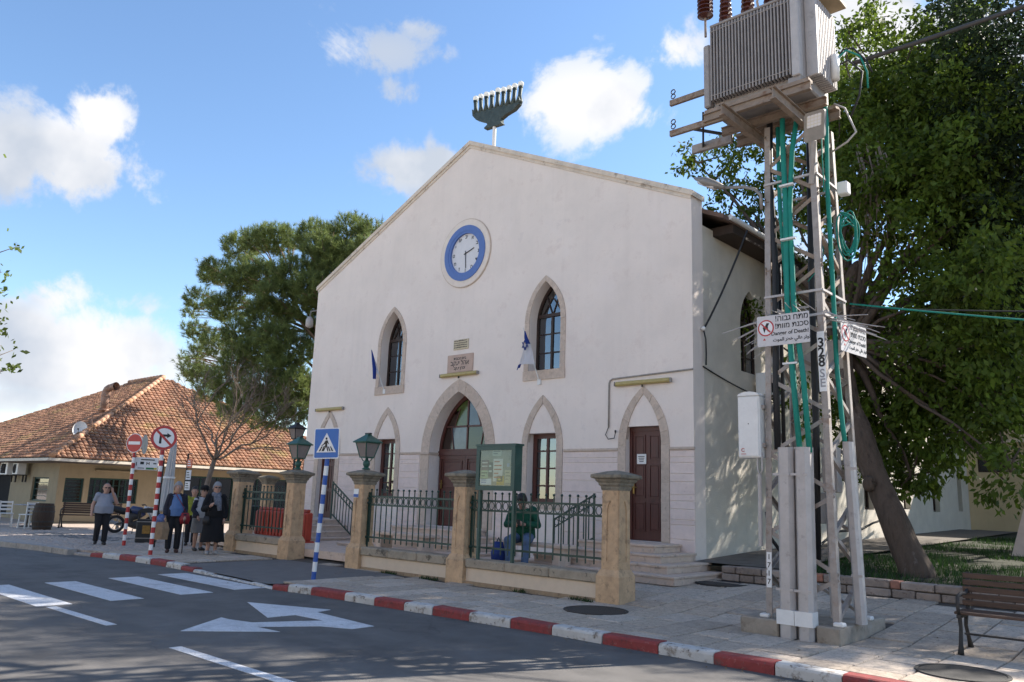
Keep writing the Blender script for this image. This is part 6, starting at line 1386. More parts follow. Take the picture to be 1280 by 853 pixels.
# leaning broadleaf tree by the pylon
fb = gz(1140, 716, .5); fic = thing('broadleaf_tree', 'big green broadleaf tree with a leaning brown trunk behind the pylon', 'tree', fb, 'trees on the lawn')
tr = MB(); t1 = gy(1108, 630, fb.y+.1); t2 = gy(1075, 545, fb.y+.3); t3 = gy(1050, 470, fb.y+.7)
tr.tube([fb+Vector((.12, 0, -.25)), fb+Vector((.03, 0, .12)), t1, t2, t3, t3+Vector((-.15, .5, 1.3)), t3+Vector((.2, .8, 2.6))], [.36, .26, .225, .21, .2, .18, .14], 18)
tr.sphere(t1+Vector((-.22, -.18, .35)), .13, 10, 8, 1, .8, 1.1)
lo = MB(); hub = t3+Vector((0, .4, .7))
def G(px, py, y): return gy(px, py, y)
FB = []
def fbl(px, py, y, r, d=1.0): FB.append((G(px, py, y), r, d))
for a in [(872, 205, 18.2, .55, .7), (862, 190, 18.2, .4, .6), (905, 195, 18.5, .75, .8), (893, 225, 18.2, .6, .7), (935, 215, 18, .85, .8), (945, 170, 18.5, .8, .8), (915, 255, 18.4, .75, .75), (950, 275, 18, .85, .8), (905, 290, 18.6, .5, .5), (940, 320, 17.8, .7, .7), (925, 365, 17.2, .55, .7), (938, 400, 17.2, .45, .6),
          (1060, 40, 18, .8, .5), (1085, 75, 18.5, 1.0, .6), (1110, 20, 18.5, .9, .6), (1140, 60, 18, .9, .55), (1075, 130, 18, 1.1, .8), (1125, 140, 17.5, 1.1, .9), (1170, 130, 18, 1.1, .9), (1215, 130, 17.5, 1.1, .9),
          (1060, 190, 17.5, 1.0, .9), (1100, 215, 17, 1.1, 1), (1145, 220, 16.6, 1.1, 1.1), (1190, 210, 16.5, 1.1, 1.1), (1230, 190, 17, 1.1, 1), (1065, 265, 17, .95, .9), (1150, 300, 16.6, 1.0, .9), (1195, 280, 16.5, 1.1, 1),
          (1075, 345, 16.8, .85, .85), (1150, 370, 16.3, .85, .8), (1190, 370, 16, .9, .9), (1225, 350, 15.6, .95, 1.1), (1240, 330, 15.2, .8, 1.1), (1080, 410, 17, .8, .7), (1060, 440, 17.2, .7, .8), (1145, 430, 16.4, .85, .8), (1190, 440, 16, .9, .9), (1230, 430, 15.8, .9, 1.0),
          (1085, 490, 17.2, .75, .9), (1120, 500, 16.8, .85, 1), (1160, 505, 16.6, .8, 1), (1200, 490, 16.4, .8, .9), (1240, 480, 16, .8, .9), (1120, 555, 16.6, .6, 1), (1150, 560, 16.4, .6, 1), (1140, 595, 16.4, .45, .8), (1110, 590, 16.8, .4, .7), (1250, 540, 15.5, .55, .9), (1262, 590, 15.2, .42, .8), (1240, 520, 15.6, .5, .8), (1275, 560, 15.4, .5, .9),
          (990, 250, 19, 1.0, .7), (1000, 330, 18.5, .9, .7), (985, 400, 18.2, .7, .7), (1005, 460, 17.8, .6, .7), (1025, 160, 19, 1.1, .7), (1010, 100, 19, 1.0, .6), (1020, 40, 19, 1.0, .6), (1000, 500, 17.6, .5, .8), (1010, 530, 17.6, .5, .8), (1065, 500, 16.9, .6, .9), (1085, 545, 16.9, .55, .9), (1180, 545, 16.4, .6, 1), (1205, 540, 16.2, .55, .9), (1170, 590, 16.4, .4, .8), (1125, 610, 16.6, .35, .8), (1220, 500, 16, .7, 1), (1110, 535, 17.4, .9, 1.1), (1140, 535, 17.6, 1.0, 1.1), (1175, 525, 17.8, 1.0, 1.1), (1090, 500, 17.8, .9, 1), (1075, 560, 17.8, .7, 1), (1150, 480, 17.6, 1.0, 1), (1060, 600, 18.2, .5, .9), (1250, 450, 17, 1.0, 1.1), (1270, 500, 16.4, .8, 1.1), (1215, 460, 17.2, 1.0, 1.1), (1195, 560, 17.2, .6, 1), (1265, 610, 15.6, .45, .9)]: fbl(*a)
def lit_ok(v, r):            # leave the sunny strip of road in the foreground
    k = 1/math.tan(SUN_EL); xg, yg = v.x-k*math.sin(SUN_AZ)*v.z, v.y-k*math.cos(SUN_AZ)*v.z; return yg-r*1.6 > 2.96+max(-3, (xg+9.86))*.75
def extra(n, x0, x1, y0, y1, z0, z1, r0, r1, d):
    out = []
    while len(out) < n:
        v = Vector((random.uniform(x0, x1), random.uniform(y0, y1), random.uniform(z0, z1))); r = random.uniform(r0, r1)
        if lit_ok(v, r): out.append((v, r, d))
    return out
FB += extra(26, -8, -3.2, 17.5, 24, 9.5, 14.2, 1.0, 1.6, .55) + extra(8, -6.5, 0, 19.5, 25, 6, 9.5, 1.0, 1.4, .5) + extra(16, -6.2, -3, 20.5, 25.5, 5.5, 10, 1.0, 1.4, .55)  # extra leaf masses at the back, added to shade the side wall
for i, (c, r, d) in enumerate(FB):
    if i % 3 == 0:
        s0 = hub.lerp(c, .0); mid = hub.lerp(c, .5)+Vector((0, 0, .5)); limb(lo, hub, c, .06 if i % 9 else .11, .012, .25)
    else:
        e = min((x[0] for j, x in enumerate(FB) if j % 3 == 0), key=lambda x: (x-c).length); limb(lo, e, c, .03, .01, .2, 4)
to = tr.build('trunk', M_bark, fic, True); lo.build('limbs', M_bark, fic, True)
md = to.modifiers.new('d', 'SUBSURF'); md.levels = md.render_levels = 3; me3 = bake(to); to.modifiers.clear(); to.data = me3
for v_ in me3.vertices:
    p_ = v_.co; v_.co = p_ + v_.normal*(.05*noise.noise((p_.x*2.2, p_.y*2.2, p_.z*1.1))+.03*abs(noise.noise((p_.x*7, p_.y*7, p_.z*2.6)))-.012*noise.noise((p_.x*16, p_.y*16, p_.z*7)))
put('crown', leaf_cloud(FB, 270, .14, .6), M_leafA, fic)
ar = MB()
for k in range(12):
    a = G(1080+random.uniform(-12, 25), 185+random.uniform(-10, 20), 16.6); ar.tube([a, a+Vector((.1, 0, -.6)), a+Vector((random.uniform(-.15, .15), 0, -1.2)), a+Vector((random.uniform(-.3, .3), 0, -1.9-random.random()))], [.016, .012, .010, .006], 5)
tag(ar.build('aerial_roots', M_barkg, fic, True), kind='stuff')
# darker tree at the right edge
db = Vector((1.2, 20.5, .6)); drk = thing('dark_tree', 'tall dark leafy tree filling the upper right corner', 'tree', db, 'trees on the lawn')
DB = []
for a in [(1255, 30, 14.8, 1.2), (1225, 60, 15, .9), (1195, 30, 15.5, .7), (1270, 100, 14.5, 1.3), (1235, 120, 15, 1.1), (1255, 180, 14.6, 1.3), (1225, 190, 15, 1.0), (1270, 250, 14.4, 1.2), (1235, 250, 14.8, 1.0), (1262, 310, 14.6, 1.0), (1275, 370, 14.4, .9), (1210, 250, 15.4, .9), (1215, 300, 15.4, .8), (1255, 420, 15, .8), (1278, 440, 14.8, .8), (1195, 200, 16, .9), (1180, 90, 16.2, .7), (1180, 20, 15.8, .7)]:
    DB.append((G(a[0], a[1], a[2]*1.2), a[3]*1.2, 1.15))
DB += extra(32, -1.2, 7, 15, 25, 7, 14, 1.1, 1.7, .6)
lo = MB(); hb = db+Vector((-.1, .1, 4.2)); lo.tube([db+Vector((0, 0, -.2)), db+Vector((.05, 0, 1)), db+Vector((0, .1, 2.6)), hb], [.5, .38, .33, .28], 12); lo.build('trunk', M_bark, drk, True); lo = MB()
for i, (c, r, d) in enumerate(DB):
    if i % 2 == 0: limb(lo, hb, c, .10, .02, .2)
lo.build('limbs', M_bark, drk, True)
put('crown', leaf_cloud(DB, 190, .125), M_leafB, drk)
# third tree behind the lawn, added to shade the side wall and grass
rb_ = Vector((-1.5, 29, .8)); rt = thing('added_rear_tree', 'green tree behind the leaning tree, added beyond the lawn to shade the side wall', 'tree', rb_, 'trees on the lawn')
RB = extra(24, -7.2, 4, 22.5, 32, 6.0, 13, 1.2, 1.8, .42); lo = MB(); lo.tube([rb_+Vector((0, 0, -.2)), rb_+Vector((.1, 0, 2)), rb_+Vector((0, 0, 5))], [.35, .28, .22], 10); lo.build('trunk', M_bark, rt, True); lo = MB()
for i, (c, r, d) in enumerate(RB):
    if i % 2 == 0: limb(lo, rb_+Vector((0, 0, 4.8)), c, .09, .02, .2)
lo.build('limbs', M_bark, rt, True); put('crown', leaf_cloud(RB, 170, .15), M_leafA, rt)
# umbrella pine behind the left corner
pb_ = Vector((-25.4, 16.9, -.02)); pin = thing('pine_tree', 'rounded green pine tree rising behind the left side of the hall', 'tree', pb_)
PB = []
for a in [(300, 310, 17, 1.0), (345, 300, 17, 1.1), (395, 300, 17.3, 1.1), (440, 290, 18, 1.0), (465, 290, 18.2, .7), (270, 340, 16.6, .95), (320, 345, 16, 1.1), (370, 345, 16, 1.1), (415, 340, 17, 1.0), (250, 375, 16.6, .8), (285, 385, 15.8, 1.0), (335, 395, 15.6, 1.1), (385, 390, 16.4, .9), (245, 415, 16.6, .75), (275, 430, 15.8, .9), (320, 440, 15.5, 1.0), (365, 440, 15.8, 1.0), (395, 430, 17, .7), (240, 460, 16.4, .7), (228, 448, 16.6, .4), (285, 475, 15.6, .95), (330, 485, 15.4, 1.0), (370, 480, 15.7, .9), (262, 490, 16, .7), (300, 515, 15.6, .75), (345, 520, 15.5, .8), (375, 515, 15.8, .7), (275, 520, 16, .4), (320, 535, 15.6, .35), (230, 470, 16.4, .35), (262, 345, 16.8, .6), (240, 390, 16.8, .5), (425, 320, 17.4, .8), (255, 470, 16, .75), (300, 455, 15.5, .9), (350, 460, 15.4, .9), (310, 500, 15.5, .8), (360, 505, 15.5, .8), (285, 500, 15.8, .7), (300, 420, 15.4, .9), (345, 420, 15.3, .9), (300, 350, 15.8, .95), (345, 370, 15.5, .95), (390, 360, 16, .9), (405, 310, 16.6, .9), (320, 300, 16.6, .8), (250, 440, 16.2, .6)]: PB.append((G(*a[:3]), a[3]))
for k in range(14): PB.append((Vector((random.uniform(-27, -23), random.uniform(17.5, 19.5), random.uniform(6.5, 11))), 1.1))
lo = MB(); ph = pb_+Vector((.35, .1, 6.2)); tr = MB(); tr.tube([pb_, pb_+Vector((.05, 0, 2.2)), pb_+Vector((.3, .05, 4.5)), ph, ph+Vector((.1, 0, 2))], [.34, .27, .24, .2, .12], 12); tr.build('trunk', M_barkp, pin, True)
for i, (c, r) in enumerate(PB):
    st_ = pb_.lerp(ph, .72+.28*random.random()) if c.z < 8 else ph+Vector((.05, 0, random.uniform(0, 1.6))); limb(lo, st_, c, .075, .018, .18, 6)
    for k in range(4): limb(lo, st_.lerp(c, .7), c+Vector(unit(1)[0])*r*.8, .022, .007, .15, 3)
lo.build('limbs', M_barkp, pin, True)
def needle_cloud(blobs, tufts_m3, ln=.20, per=28):
    out = []
    for c, r in blobs:
        nt = int(tufts_m3*4.2*r**3); d = unit(nt); rad = r*(.35+.65*rng.rand(nt)**.5); p = np.array(c)+d*rad[:, None]*np.array([1, 1, .75]) + rng.normal(size=(nt, 3))*.06
        ax0 = d*.6+np.array([0, 0, .65])+unit(nt)*.35; ax0 /= np.linalg.norm(ax0, axis=1)[:, None]
        P_ = np.repeat(p, per, 0); A_ = np.repeat(ax0, per, 0); n = len(P_); P_ = P_ + A_*(rng.rand(n)[:, None]-.5)*.20
        a = A_*.75+unit(n)*.75; a /= np.linalg.norm(a, axis=1)[:, None]; s_ = np.cross(a, unit(n)); s_ /= np.linalg.norm(s_, axis=1)[:, None]+1e-9
        L_ = ln*(.7+.6*rng.rand(n))[:, None]; q = np.empty((n, 3, 3)); q[:, 0] = P_-s_*.0095; q[:, 1] = P_+s_*.0095; q[:, 2] = P_+a*L_; out.append(q.reshape(-1, 3))
    return np.concatenate(out)
put('crown', needle_cloud([(c, r*.86) for c, r in PB], 105), M_needle, pin, 3)
# leafless tree before the tiled house
bb = Vector((-27.3, 13.6, -.02)); bt = thing('bare_tree', 'leafless spreading tree in front of the orange tiled roof', 'tree', bb)
tk = MB(); fk = G(268, 575, 13.7); tk.tube([bb, bb.lerp(fk, .5)+Vector((.08, 0, 0)), fk], [.14, .095, .075], 10); tk.build('trunk', M_barkg, bt, True)
lo = MB(); rb = random.Random(5)
def grow(p, d, L_, r, lev):
    q = p+d*L_; pts = []
    s = rb.random()*30
    for i in range(5): f = i/4; pts.append(p.lerp(q, f)+Vector((noise.noise((s, f*2, 0)), noise.noise((f*2, s, 1)), noise.noise((s, 2, f*2))))*L_*.14*math.sin(f*3.14))
    lo.tube(pts, [r*(1-.35*i/4) for i in range(5)], 6 if lev < 3 else 4)
    if lev >= 5: return
    for k in range(3 if lev < 4 else 4):
        nd = (d+Vector((rb.uniform(-1, 1), rb.uniform(-1, 1), rb.uniform(-.35, .75)))*.75).normalized()
        grow(pts[-1] if k < 2 else pts[2], nd, L_*rb.uniform(.6, .85), r*.6, lev+1)
for d in ((.4, .2, .6), (.6, -.3, .35), (-.6, .2, .6), (-.2, -.4, .8), (.1, .3, 1), (.75, .5, .4)): grow(fk, Vector(d).normalized(), 1.4, .042, 1)
lo.build('branches', M_barkg, bt, True)
# tree whose twigs reach in at the left edge
dv = ray(-160, 600); dv.z = 0; dv.normalize(); tb = dv*15.0; tb.z = -.12+.12
lt = thing('street_tree', 'tree with sparse small leaves whose twigs enter at the left edge', 'tree', tb)
tk = MB(); tk.tube([tb, tb+Vector((.1, 0, 2.0)), tb+Vector((0, .1, 4.2)), tb+Vector((.1, .2, 6.5))], [.2, .15, .12, .05], 10); tk.build('trunk', M_barkg, lt, True)
LBl = []; lo = MB()
for px, py, r in [(6, 365, .16), (3, 340, .13), (22, 308, .06), (5, 400, .15), (2, 432, .22), (16, 438, .16), (10, 460, .12), (18, 460, .06), (-20, 380, .4), (-40, 440, .5), (-50, 330, .5), (-90, 380, .7), (-120, 300, .8), (-150, 400, .8), (-140, 220, .9), (-180, 300, .9), (-90, 260, .6)]:
    rr = ray(px, py); c = Vector((0, 0, CAM_H))+rr*(14.2/math.hypot(rr.x, rr.y)); LBl.append((c, r, 1.0)); limb(lo, tb+Vector((.05, .1, min(6, max(2.5, c.z-.8)))), c, .03, .004, .2, 5)
lo.build('limbs', M_barkg, lt, True)
vv = []
for c, r, d in LBl:
    n = max(9, int(260*r*r)); p = np.array(c)+rng.normal(size=(n, 3))*r*.55; ax = unit(n); sd = np.cross(ax, unit(n)); sd /= np.linalg.norm(sd, axis=1)[:, None]; L_ = .09*(.7+.6*rng.rand(n))[:, None]
    q = np.empty((n, 4, 3)); q[:, 0] = p; q[:, 1] = p+ax*L_*.5+sd*L_*.3; q[:, 2] = p+ax*L_; q[:, 3] = p+ax*L_*.5-sd*L_*.3; vv.append(q.reshape(-1, 3))
put('crown', np.concatenate(vv), M_leafA, lt)
# distant cypress tip over the tiled roof
cb_ = Vector((-78, 28.5, 0)); cyp = thing('cypress_tree', 'far dark cypress tip showing above the tiled roof at the left', 'tree', cb_); ct = G(33, 512, 28.5); cb_ = Vector((ct.x, 28.5, 0)); cyp.location = cb_
tk = MB(); tk.tube([cb_, cb_+Vector((0, 0, ct.z-1))], [.2, .05], 8); tk.build('trunk', M_barkg, cyp)
put('crown', needle_cloud([(cb_+Vector((0, 0, ct.z*f)), .9*(1-f)+.12) for f in (.2, .3, .4, .5, .6, .7, .8, .87, .93, .98)], 60, .3, 16), M_leafB, cyp, 3)
# ------------------------------------------------------------------ people
M_skin = mat('skin', (.40, .235, .175), .55, var=.10, scale=14)
M_hairg = mat('hair_grey', (.24, .24, .25), .7, var=.25, scale=40, bump=.4)
M_hairw = mat('hair_short', (.20, .185, .18), .7, var=.3, scale=40, bump=.4)
M_shoe = mat('shoe_dark', (.02, .018, .018), .5, var=.2)
def remesh(mb, name, m, par, vox=.010, smooth=4):
    """fuse overlapping shapes into one continuous skin"""
    me = mb.mesh(name, m); o = bpy.data.objects.new(name, me)
    r = o.modifiers.new('r', 'REMESH'); r.mode = 'VOXEL'; r.voxel_size = vox; s = o.modifiers.new('s', 'SMOOTH'); s.iterations = smooth; s.factor = .5
    me2 = bake(o); bpy.data.objects.remove(o); bpy.data.meshes.remove(me)
    me2.name = name; me2.materials.clear(); me2.materials.append(m); off = base_of(par); me2.transform(Matrix.Translation(-off))
    me2.polygons.foreach_set('use_smooth', [True]*len(me2.polygons))
    o = bpy.data.objects.new(name, me2); col.objects.link(o); o.parent = par; return o
def loft(mb, rings, n=18):
    """rings: (centre, half width vector, half depth vector)"""
    vs = []
    for c, a, b in rings: vs += [Vector(c)+Vector(a)*math.cos(2*math.pi*k/n)+Vector(b)*math.sin(2*math.pi*k/n) for k in range(n)]
    fs = [(i*n+k, i*n+(k+1) % n, (i+1)*n+(k+1) % n, (i+1)*n+k) for i in range(len(rings)-1) for k in range(n)] + [tuple(range(n-1, -1, -1)), tuple(range((len(rings)-1)*n, len(rings)*n))]
    mb.add(vs, fs); return mb
def person(label, pos, face, H, J, wear, build=1.0, girth=1.0, sit=False, head_yaw=0, head_tilt=0, headwear=None):
    """J: joints in body space (x right of the body, y forward, z up, in units of height 1); wear: dict of clothes"""
    t = thing('person', label, 'person', pos, 'people'); pos = Vector(pos)
    F = Vector((math.cos(face), math.sin(face), 0)); Rt = Vector((-F.y, F.x, 0)); Z = Vector((0, 0, 1))   # x runs to the viewer's right of a person facing the viewer
    W = lambda p: pos + (Rt*p[0] + F*p[1] + Z*p[2])*H
    S = lambda r: r*H*build
    b = MB(); ch = .53
    hip, sh_, nk, hd = J['hip'], J['chest'], J['neck'], J['head']
    up = (Vector(nk)-Vector(hip)).normalized(); side = Vector((1, 0, 0)); fw = side.cross(up)*-1; fw = up.cross(side)
    def ringv(f, w_, d_, fo=0): c = Vector(hip).lerp(Vector(nk), f)+fw*fo; return (W(c), (Rt*w_)*H, (Rt*fw.x+F*fw.y+Z*fw.z)*d_*H)
    g = girth
    tors = [ringv(-.12, .075*g, .06*g), ringv(.0, .098*g, .072*g), ringv(.18, .096*g, .075*g, .008*g), ringv(.38, .092*g, .073*g, .012*(g-.6)), ringv(.58, .098, .068, .004), ringv(.78, .102, .062), ringv(.92, .074, .05), ringv(1.0, .045, .042)]
    loft(b, tors)
    b.tube([W(Vector(hip).lerp(Vector(nk), .95)), W(nk), W(Vector(nk).lerp(Vector(hd), .5))], [S(.040), S(.034), S(.032)], 12)
    # head with a face
    hc = Vector(hd); yw = head_yaw; hf = Vector((math.sin(yw), math.cos(yw)*math.cos(head_tilt), math.sin(head_tilt))); hr_ = Vector((math.cos(yw), -math.sin(yw), 0)); hu = hr_.cross(hf)
    HS = 1.16
    def HP(x, y, z): return W(hc+(hr_*x+hf*y+hu*z)*HS)
    def hv(v): return (Rt*v.x+F*v.y+Z*v.z)*H
    def hring(z, w_, d_, fo): return (HP(0, fo, z), hv(hr_)*w_*HS, hv(hf)*d_*HS)
    loft(b, [hring(-.068, .018, .022, .022), hring(-.055, .032, .038, .010), hring(-.03, .040, .048, .002), hring(0, .045, .053, -.002), hring(.03, .046, .055, -.003), hring(.05, .038, .046, -.004), hring(.066, .018, .022, -.004)], 16)
    loft(b, [hring(.012, .006, .006, .050), hring(-.004, .008, .010, .053), hring(-.016, .011, .012, .054), hring(-.022, .006, .006, .050)], 8)      # nose
    for s_ in (-1, 1):
        b.sphere(HP(s_*.046, -.004, -.002), S(.013), 8, 6, .5, 1, 1.3)                                                                       # ears
    loft(b, [hring(-.036, .016, .006, .047), hring(-.041, .017, .007, .047)], 8); loft(b, [hring(.017, .030, .007, .046), hring(.024, .028, .006, .046)], 8)  # lips, brow
    # limbs
    for s_, k in ((-1, 'l'), (1, 'r')):
        sh, el, wr = J['sh'+k], J['el'+k], J['wr'+k]; hp, kn, an = J['hp'+k], J['kn'+k], J['an'+k]
        b.tube([W(sh), W(Vector(sh).lerp(Vector(el), .5)), W(el)], [S(.034), S(.029), S(.025)], 12); b.sphere(W(sh), S(.036), 12, 8)
        b.tube([W(el), W(Vector(el).lerp(Vector(wr), .4)), W(wr)], [S(.025), S(.025), S(.017)], 12)
        b.tube([W(hp), W(Vector(hp).lerp(Vector(kn), .5)), W(kn)], [S(.056*g**.5), S(.048), S(.036)], 14); b.tube([W(kn), W(Vector(kn).lerp(Vector(an), .35)), W(an)], [S(.036), S(.035), S(.022)], 12); b.sphere(W(kn), S(.036), 10, 8)
        # hand: palm, four fingers, thumb
        d = (Vector(wr)-Vector(el)).normalized(); hdv = Vector(J.get('hd'+k, d)).normalized(); pn = Vector((s_, 0, 0)); pn = (pn-hdv*pn.dot(hdv)).normalized(); ac = hdv.cross(pn).normalized()
        pc = Vector(wr)+hdv*.026; b.tube([W(wr), W(Vector(wr)+hdv*.02), W(pc+hdv*.022)], [S(.017), S(.021), S(.020)], 10, flat=1)
        curl = J.get('curl', .5)
        for i in range(4):
            o_ = ac*(-.015+.010*i); L_ = (.022, .026, .025, .019)[i]; base = Vector(wr)+hdv*.046+o_; in_ = -pn*s_*0 - pn
            p1 = base+(hdv*(1-curl*.4)+in_*curl*.5)*L_; p2 = p1+(hdv*(1-curl)+in_*curl)*L_*.75; b.tube([W(base-hdv*.012), W(base), W(p1), W(p2)], [S(.0058), S(.0058), S(.0052), S(.0042)], 7)
        tb_ = Vector(wr)+hdv*.018-ac*.014*1; b.tube([W(tb_), W(tb_-ac*.014+hdv*.014-pn*.006), W(tb_-ac*.016+hdv*.030-pn*.012)], [S(.0068), S(.006), S(.005)], 7)
        fd = Vector(J.get('ft'+k, (0, 1, 0))).normalized(); a0 = Vector(an); b.tube([W(a0), W(a0+Vector((0, 0, -.018))+fd*.03), W(Vector((a0.x, a0.y, max(.012, a0.z-.028)))+fd*.085)], [S(.022), S(.024), S(.016)], 10)
    remesh(b, 'body', M_skin, t, .0085)
    # eyes, glasses, mouth
    for s_ in (-1, 1):
        e = MB(); e.sphere(HP(s_*.018, .046, .008), S(.0062), 10, 6); e.build('eye', M_swhite, t, True); e = MB(); e.sphere(HP(s_*.018, .0508, .008), S(.0030), 8, 6); e.build('iris', M_black, t, True)
    if wear.get('glasses'):
        e = MB(); 
        for s_ in (-1, 1): loft(e, [(HP(s_*.019, .053, .008), hv(hr_)*.0145, hv(hu)*.011), (HP(s_*.019, .056, .008), hv(hr_)*.0145, hv(hu)*.011)], 12); e.tube([HP(s_*.033, .052, .010), HP(s_*.046, .01, .012)], S(.0022), 5)
        e.tube([HP(-.006, .056, .010), HP(.006, .056, .010)], S(.0022), 5); e.build('glasses', M_black if wear['glasses'] == 'dark' else M_grey, t, fixn=True)
    m_ = MB(); loft(m_, [(HP(0, .0525, -.0385), hv(hr_)*.013, hv(hf)*.003), (HP(0, .0530, -.0375), hv(hr_)*.013, hv(hf)*.003)], 8); m_.build('mouth', mat('lips', (.28, .10, .09), .6), t, fixn=True)
    # hair: cap following the skull
    if wear.get('hair'):
        hm, low, full = wear['hair']; q = MB(); n = 20; rows = 7; vs = []; fs = []
        for i in range(rows):
            for k in range(n):
                a = 2*math.pi*k/n; fr = max(0, math.sin(a)); zlow = low+(.030-low)*min(1, fr*1.4) if not wear.get('bald') else low+(.062-low)*min(1, max(0, math.sin(a)+.55))
                z = zlow+(.0735+full-zlow)*(i/(rows-1)); kz = max(0, 1-((z-.005)/(.072+full))**2)**.5; rr = 1+full*14
                vs.append(HP(.0485*rr*kz*math.cos(a)+random.uniform(-1, 1)*.0028, -.004+.0575*rr*kz*math.sin(a)*(1 if math.sin(a) < 0 else .97)+random.uniform(-1, 1)*.0028, z+random.uniform(-1, 1)*.002))
        fs = [(i*n+k, i*n+(k+1) % n, (i+1)*n+(k+1) % n, (i+1)*n+k) for i in range(rows-1) for k in range(n)]+[tuple(range((rows-1)*n, rows*n))]
        q.add(vs, fs); q.build('hair', hm, t, True)
    if headwear:
        q = MB(); loft(q, [hring(.018, .056, .066, -.004), hring(.045, .058, .068, -.004), hring(.072, .050, .060, -.004), hring(.086, .028, .034, -.004)], 18); loft(q, [hring(.022, .060, .075, .004), hring(.030, .058, .072, .004)], 18); q.build('cap', headwear, t, True)
    # clothes
    def sleeves(q, r0, r1, to):
        for k in 'lr':
            sh, el, wr = map(Vector, (J['sh'+k], J['el'+k], J['wr'+k])); q.sphere(W(sh), S(r0*1.08), 12, 8)
            if to <= 1: q.tube([W(sh), W(sh.lerp(el, to))], [S(r0), S(r1)], 12)
            else: q.tube([W(sh), W(sh.lerp(el, .5)), W(el), W(el.lerp(wr, .5)), W(el.lerp(wr, to-1))], [S(r0), S(r0*.95), S(r1*1.05), S(r1), S(r1*.92)], 12); q.sphere(W(el), S(r1*1.06), 10, 8)
    def folded(o, amp, sc):
        me = o.data
        me.calc_loop_triangles()
        ns = [v_.normal.copy() for v_ in me.vertices]
        for v_, n_ in zip(me.vertices, ns):
            p_ = v_.co; v_.co = p_ + n_*(amp*noise.noise((p_.x*sc, p_.y*sc, p_.z*sc*.45+pos.x)))
    if 'top' in wear:
        m, sl, ease, low = wear['top']; q = MB(); e = ease
        loft(q, [ringv(low, (.104*g)+e, .080*g+e), ringv(.1, .102*g+e, .080*g+e, .006*g), ringv(.3, .099*g+e, .081*g+e, .012*g), ringv(.5, .1+e, .077*(g*.5+.5)+e, .008*g), ringv(.72, .104+e, .068+e), ringv(.9, .078+e, .054+e), ringv(.985, .048+e, .046+e)]); sleeves(q, .038+e*.7, .031+e*.6, sl); folded(remesh(q, wear.get('topname', 'shirt'), m, t, .011, 5), .012, 9)
    if 'trousers' in wear:
        m, to = wear['trousers']; q = MB(); loft(q, [ringv(-.14, .086*g, .068*g), ringv(-.02, .104*g, .080*g), ringv(.14, .103*g, .082*g, .006*g)])
        for k in 'lr':
            hp, kn, an = map(Vector, (J['hp'+k], J['kn'+k], J['an'+k])); q.tube([W(hp), W(hp.lerp(kn, .5)), W(kn), W(kn.lerp(an, .5)), W(kn.lerp(an, to))], [S(.064*g**.5), S(.056), S(.046), S(.043), S(.040)], 14); q.sphere(W(kn), S(.047), 10, 8)
        folded(remesh(q, 'trousers', m, t, .011, 5), .014, 8)
    if 'skirt' in wear:
        m, z1, wd = wear['skirt']; q = MB(); h0 = Vector(hip)
        for_ = [ringv(.16, .102*g, .08*g), ringv(0, .108*g, .084*g)]; nn = 4
        for i in range(1, nn+1): f = i/nn; c = Vector((h0.x, h0.y+.01*f, h0.z+(z1-h0.z)*f)); for_.append((W(c), Rt*(.108*g+(wd-.108*g)*f)*H, F*(.084*g+(wd*.8-.084*g)*f)*H))
        loft(q, for_[::-1], 28); folded(remesh(q, 'skirt', m, t, .012, 4), .022, 7)
    # shoes
    for k in 'lr':
        an = Vector(J['an'+k]); fd = Vector(J.get('ft'+k, (0, 1, 0))).normalized(); z_ = max(.014, an.z-.026); q = MB(); z0 = z_-.014
        q.tube([W(Vector((an.x, an.y, z_+.018))-fd*.030), W(Vector((an.x, an.y, z_+.012))), W(Vector((an.x, an.y, z_+.008))+fd*.05), W(Vector((an.x, an.y, z_+.003))+fd*.100)], [S(.022), S(.029), S(.029), S(.016)], 12, flat=1); so = remesh(q, 'shoe', wear.get('shoe', M_shoe), t, .009, 2)
        zmin = pos.z+z0*H-base_of(t).z
        for v_ in so.data.vertices: v_.co.z = max(v_.co.z, zmin)
    return t, W, HP, S
def stand(lean=0, step=0):
    return dict(hip=(0, 0, .53), chest=(0, .0, .7), neck=(0, lean*.8, .825), head=(0, lean+.014, .912), shl=(-.094, lean*.7, .785), shr=(.094, lean*.7, .785), ell=(-.13, -.01+lean*.4, .63), elr=(.13, -.01+lean*.4, .63), wrl=(-.135, .04, .49), wrr=(.135, .04, .49),
                hpl=(-.052, 0, .51), hpr=(.052, 0, .51), knl=(-.055, .012, .28), knr=(.055, .012, .28), anl=(-.055, -.005, .042), anr=(.055, -.005, .042), ftl=(-.15, 1, 0), ftr=(.15, 1, 0), curl=.55)
FC = lambda p, dx=0: math.atan2(-p.y, -p.x)+dx
M_tgrey = mat('tshirt_grey', (.25, .27, .32), .85, var=.06, scale=10); M_trblk = mat('trousers_black', (.014, .014, .017), .85, var=.2, scale=10); M_navy = mat('jacket_navy', (.018, .019, .032), .85, var=.15, scale=10)
M_sblue_ = mat('blouse_blue', (.10, .18, .36), .8, var=.1, scale=12); M_coat = mat('coat_black', (.008, .008, .010), .9, var=.2, scale=12); M_scarf = mat('scarf_grey', (.13, .14, .17), .9, var=.5, scale=26, bump=.3); M_skirtg = mat('skirt_grey', (.17, .17, .175), .9, var=.12, scale=14); M_swt = mat('sweater_pale', (.42, .43, .45), .9, var=.08, scale=14)
M_bagred = mat('bag_red', (.22, .015, .02), .5, var=.15); M_bagtan = mat('bag_tan', (.30, .20, .12), .8, var=.2, scale=10); M_jumper = mat('jumper_green', (.008, .075, .042), .9, var=.15, scale=14, bump=.2); M_jeans = mat('jeans', (.09, .14, .24), .9, var=.15, scale=12, bump=.2)
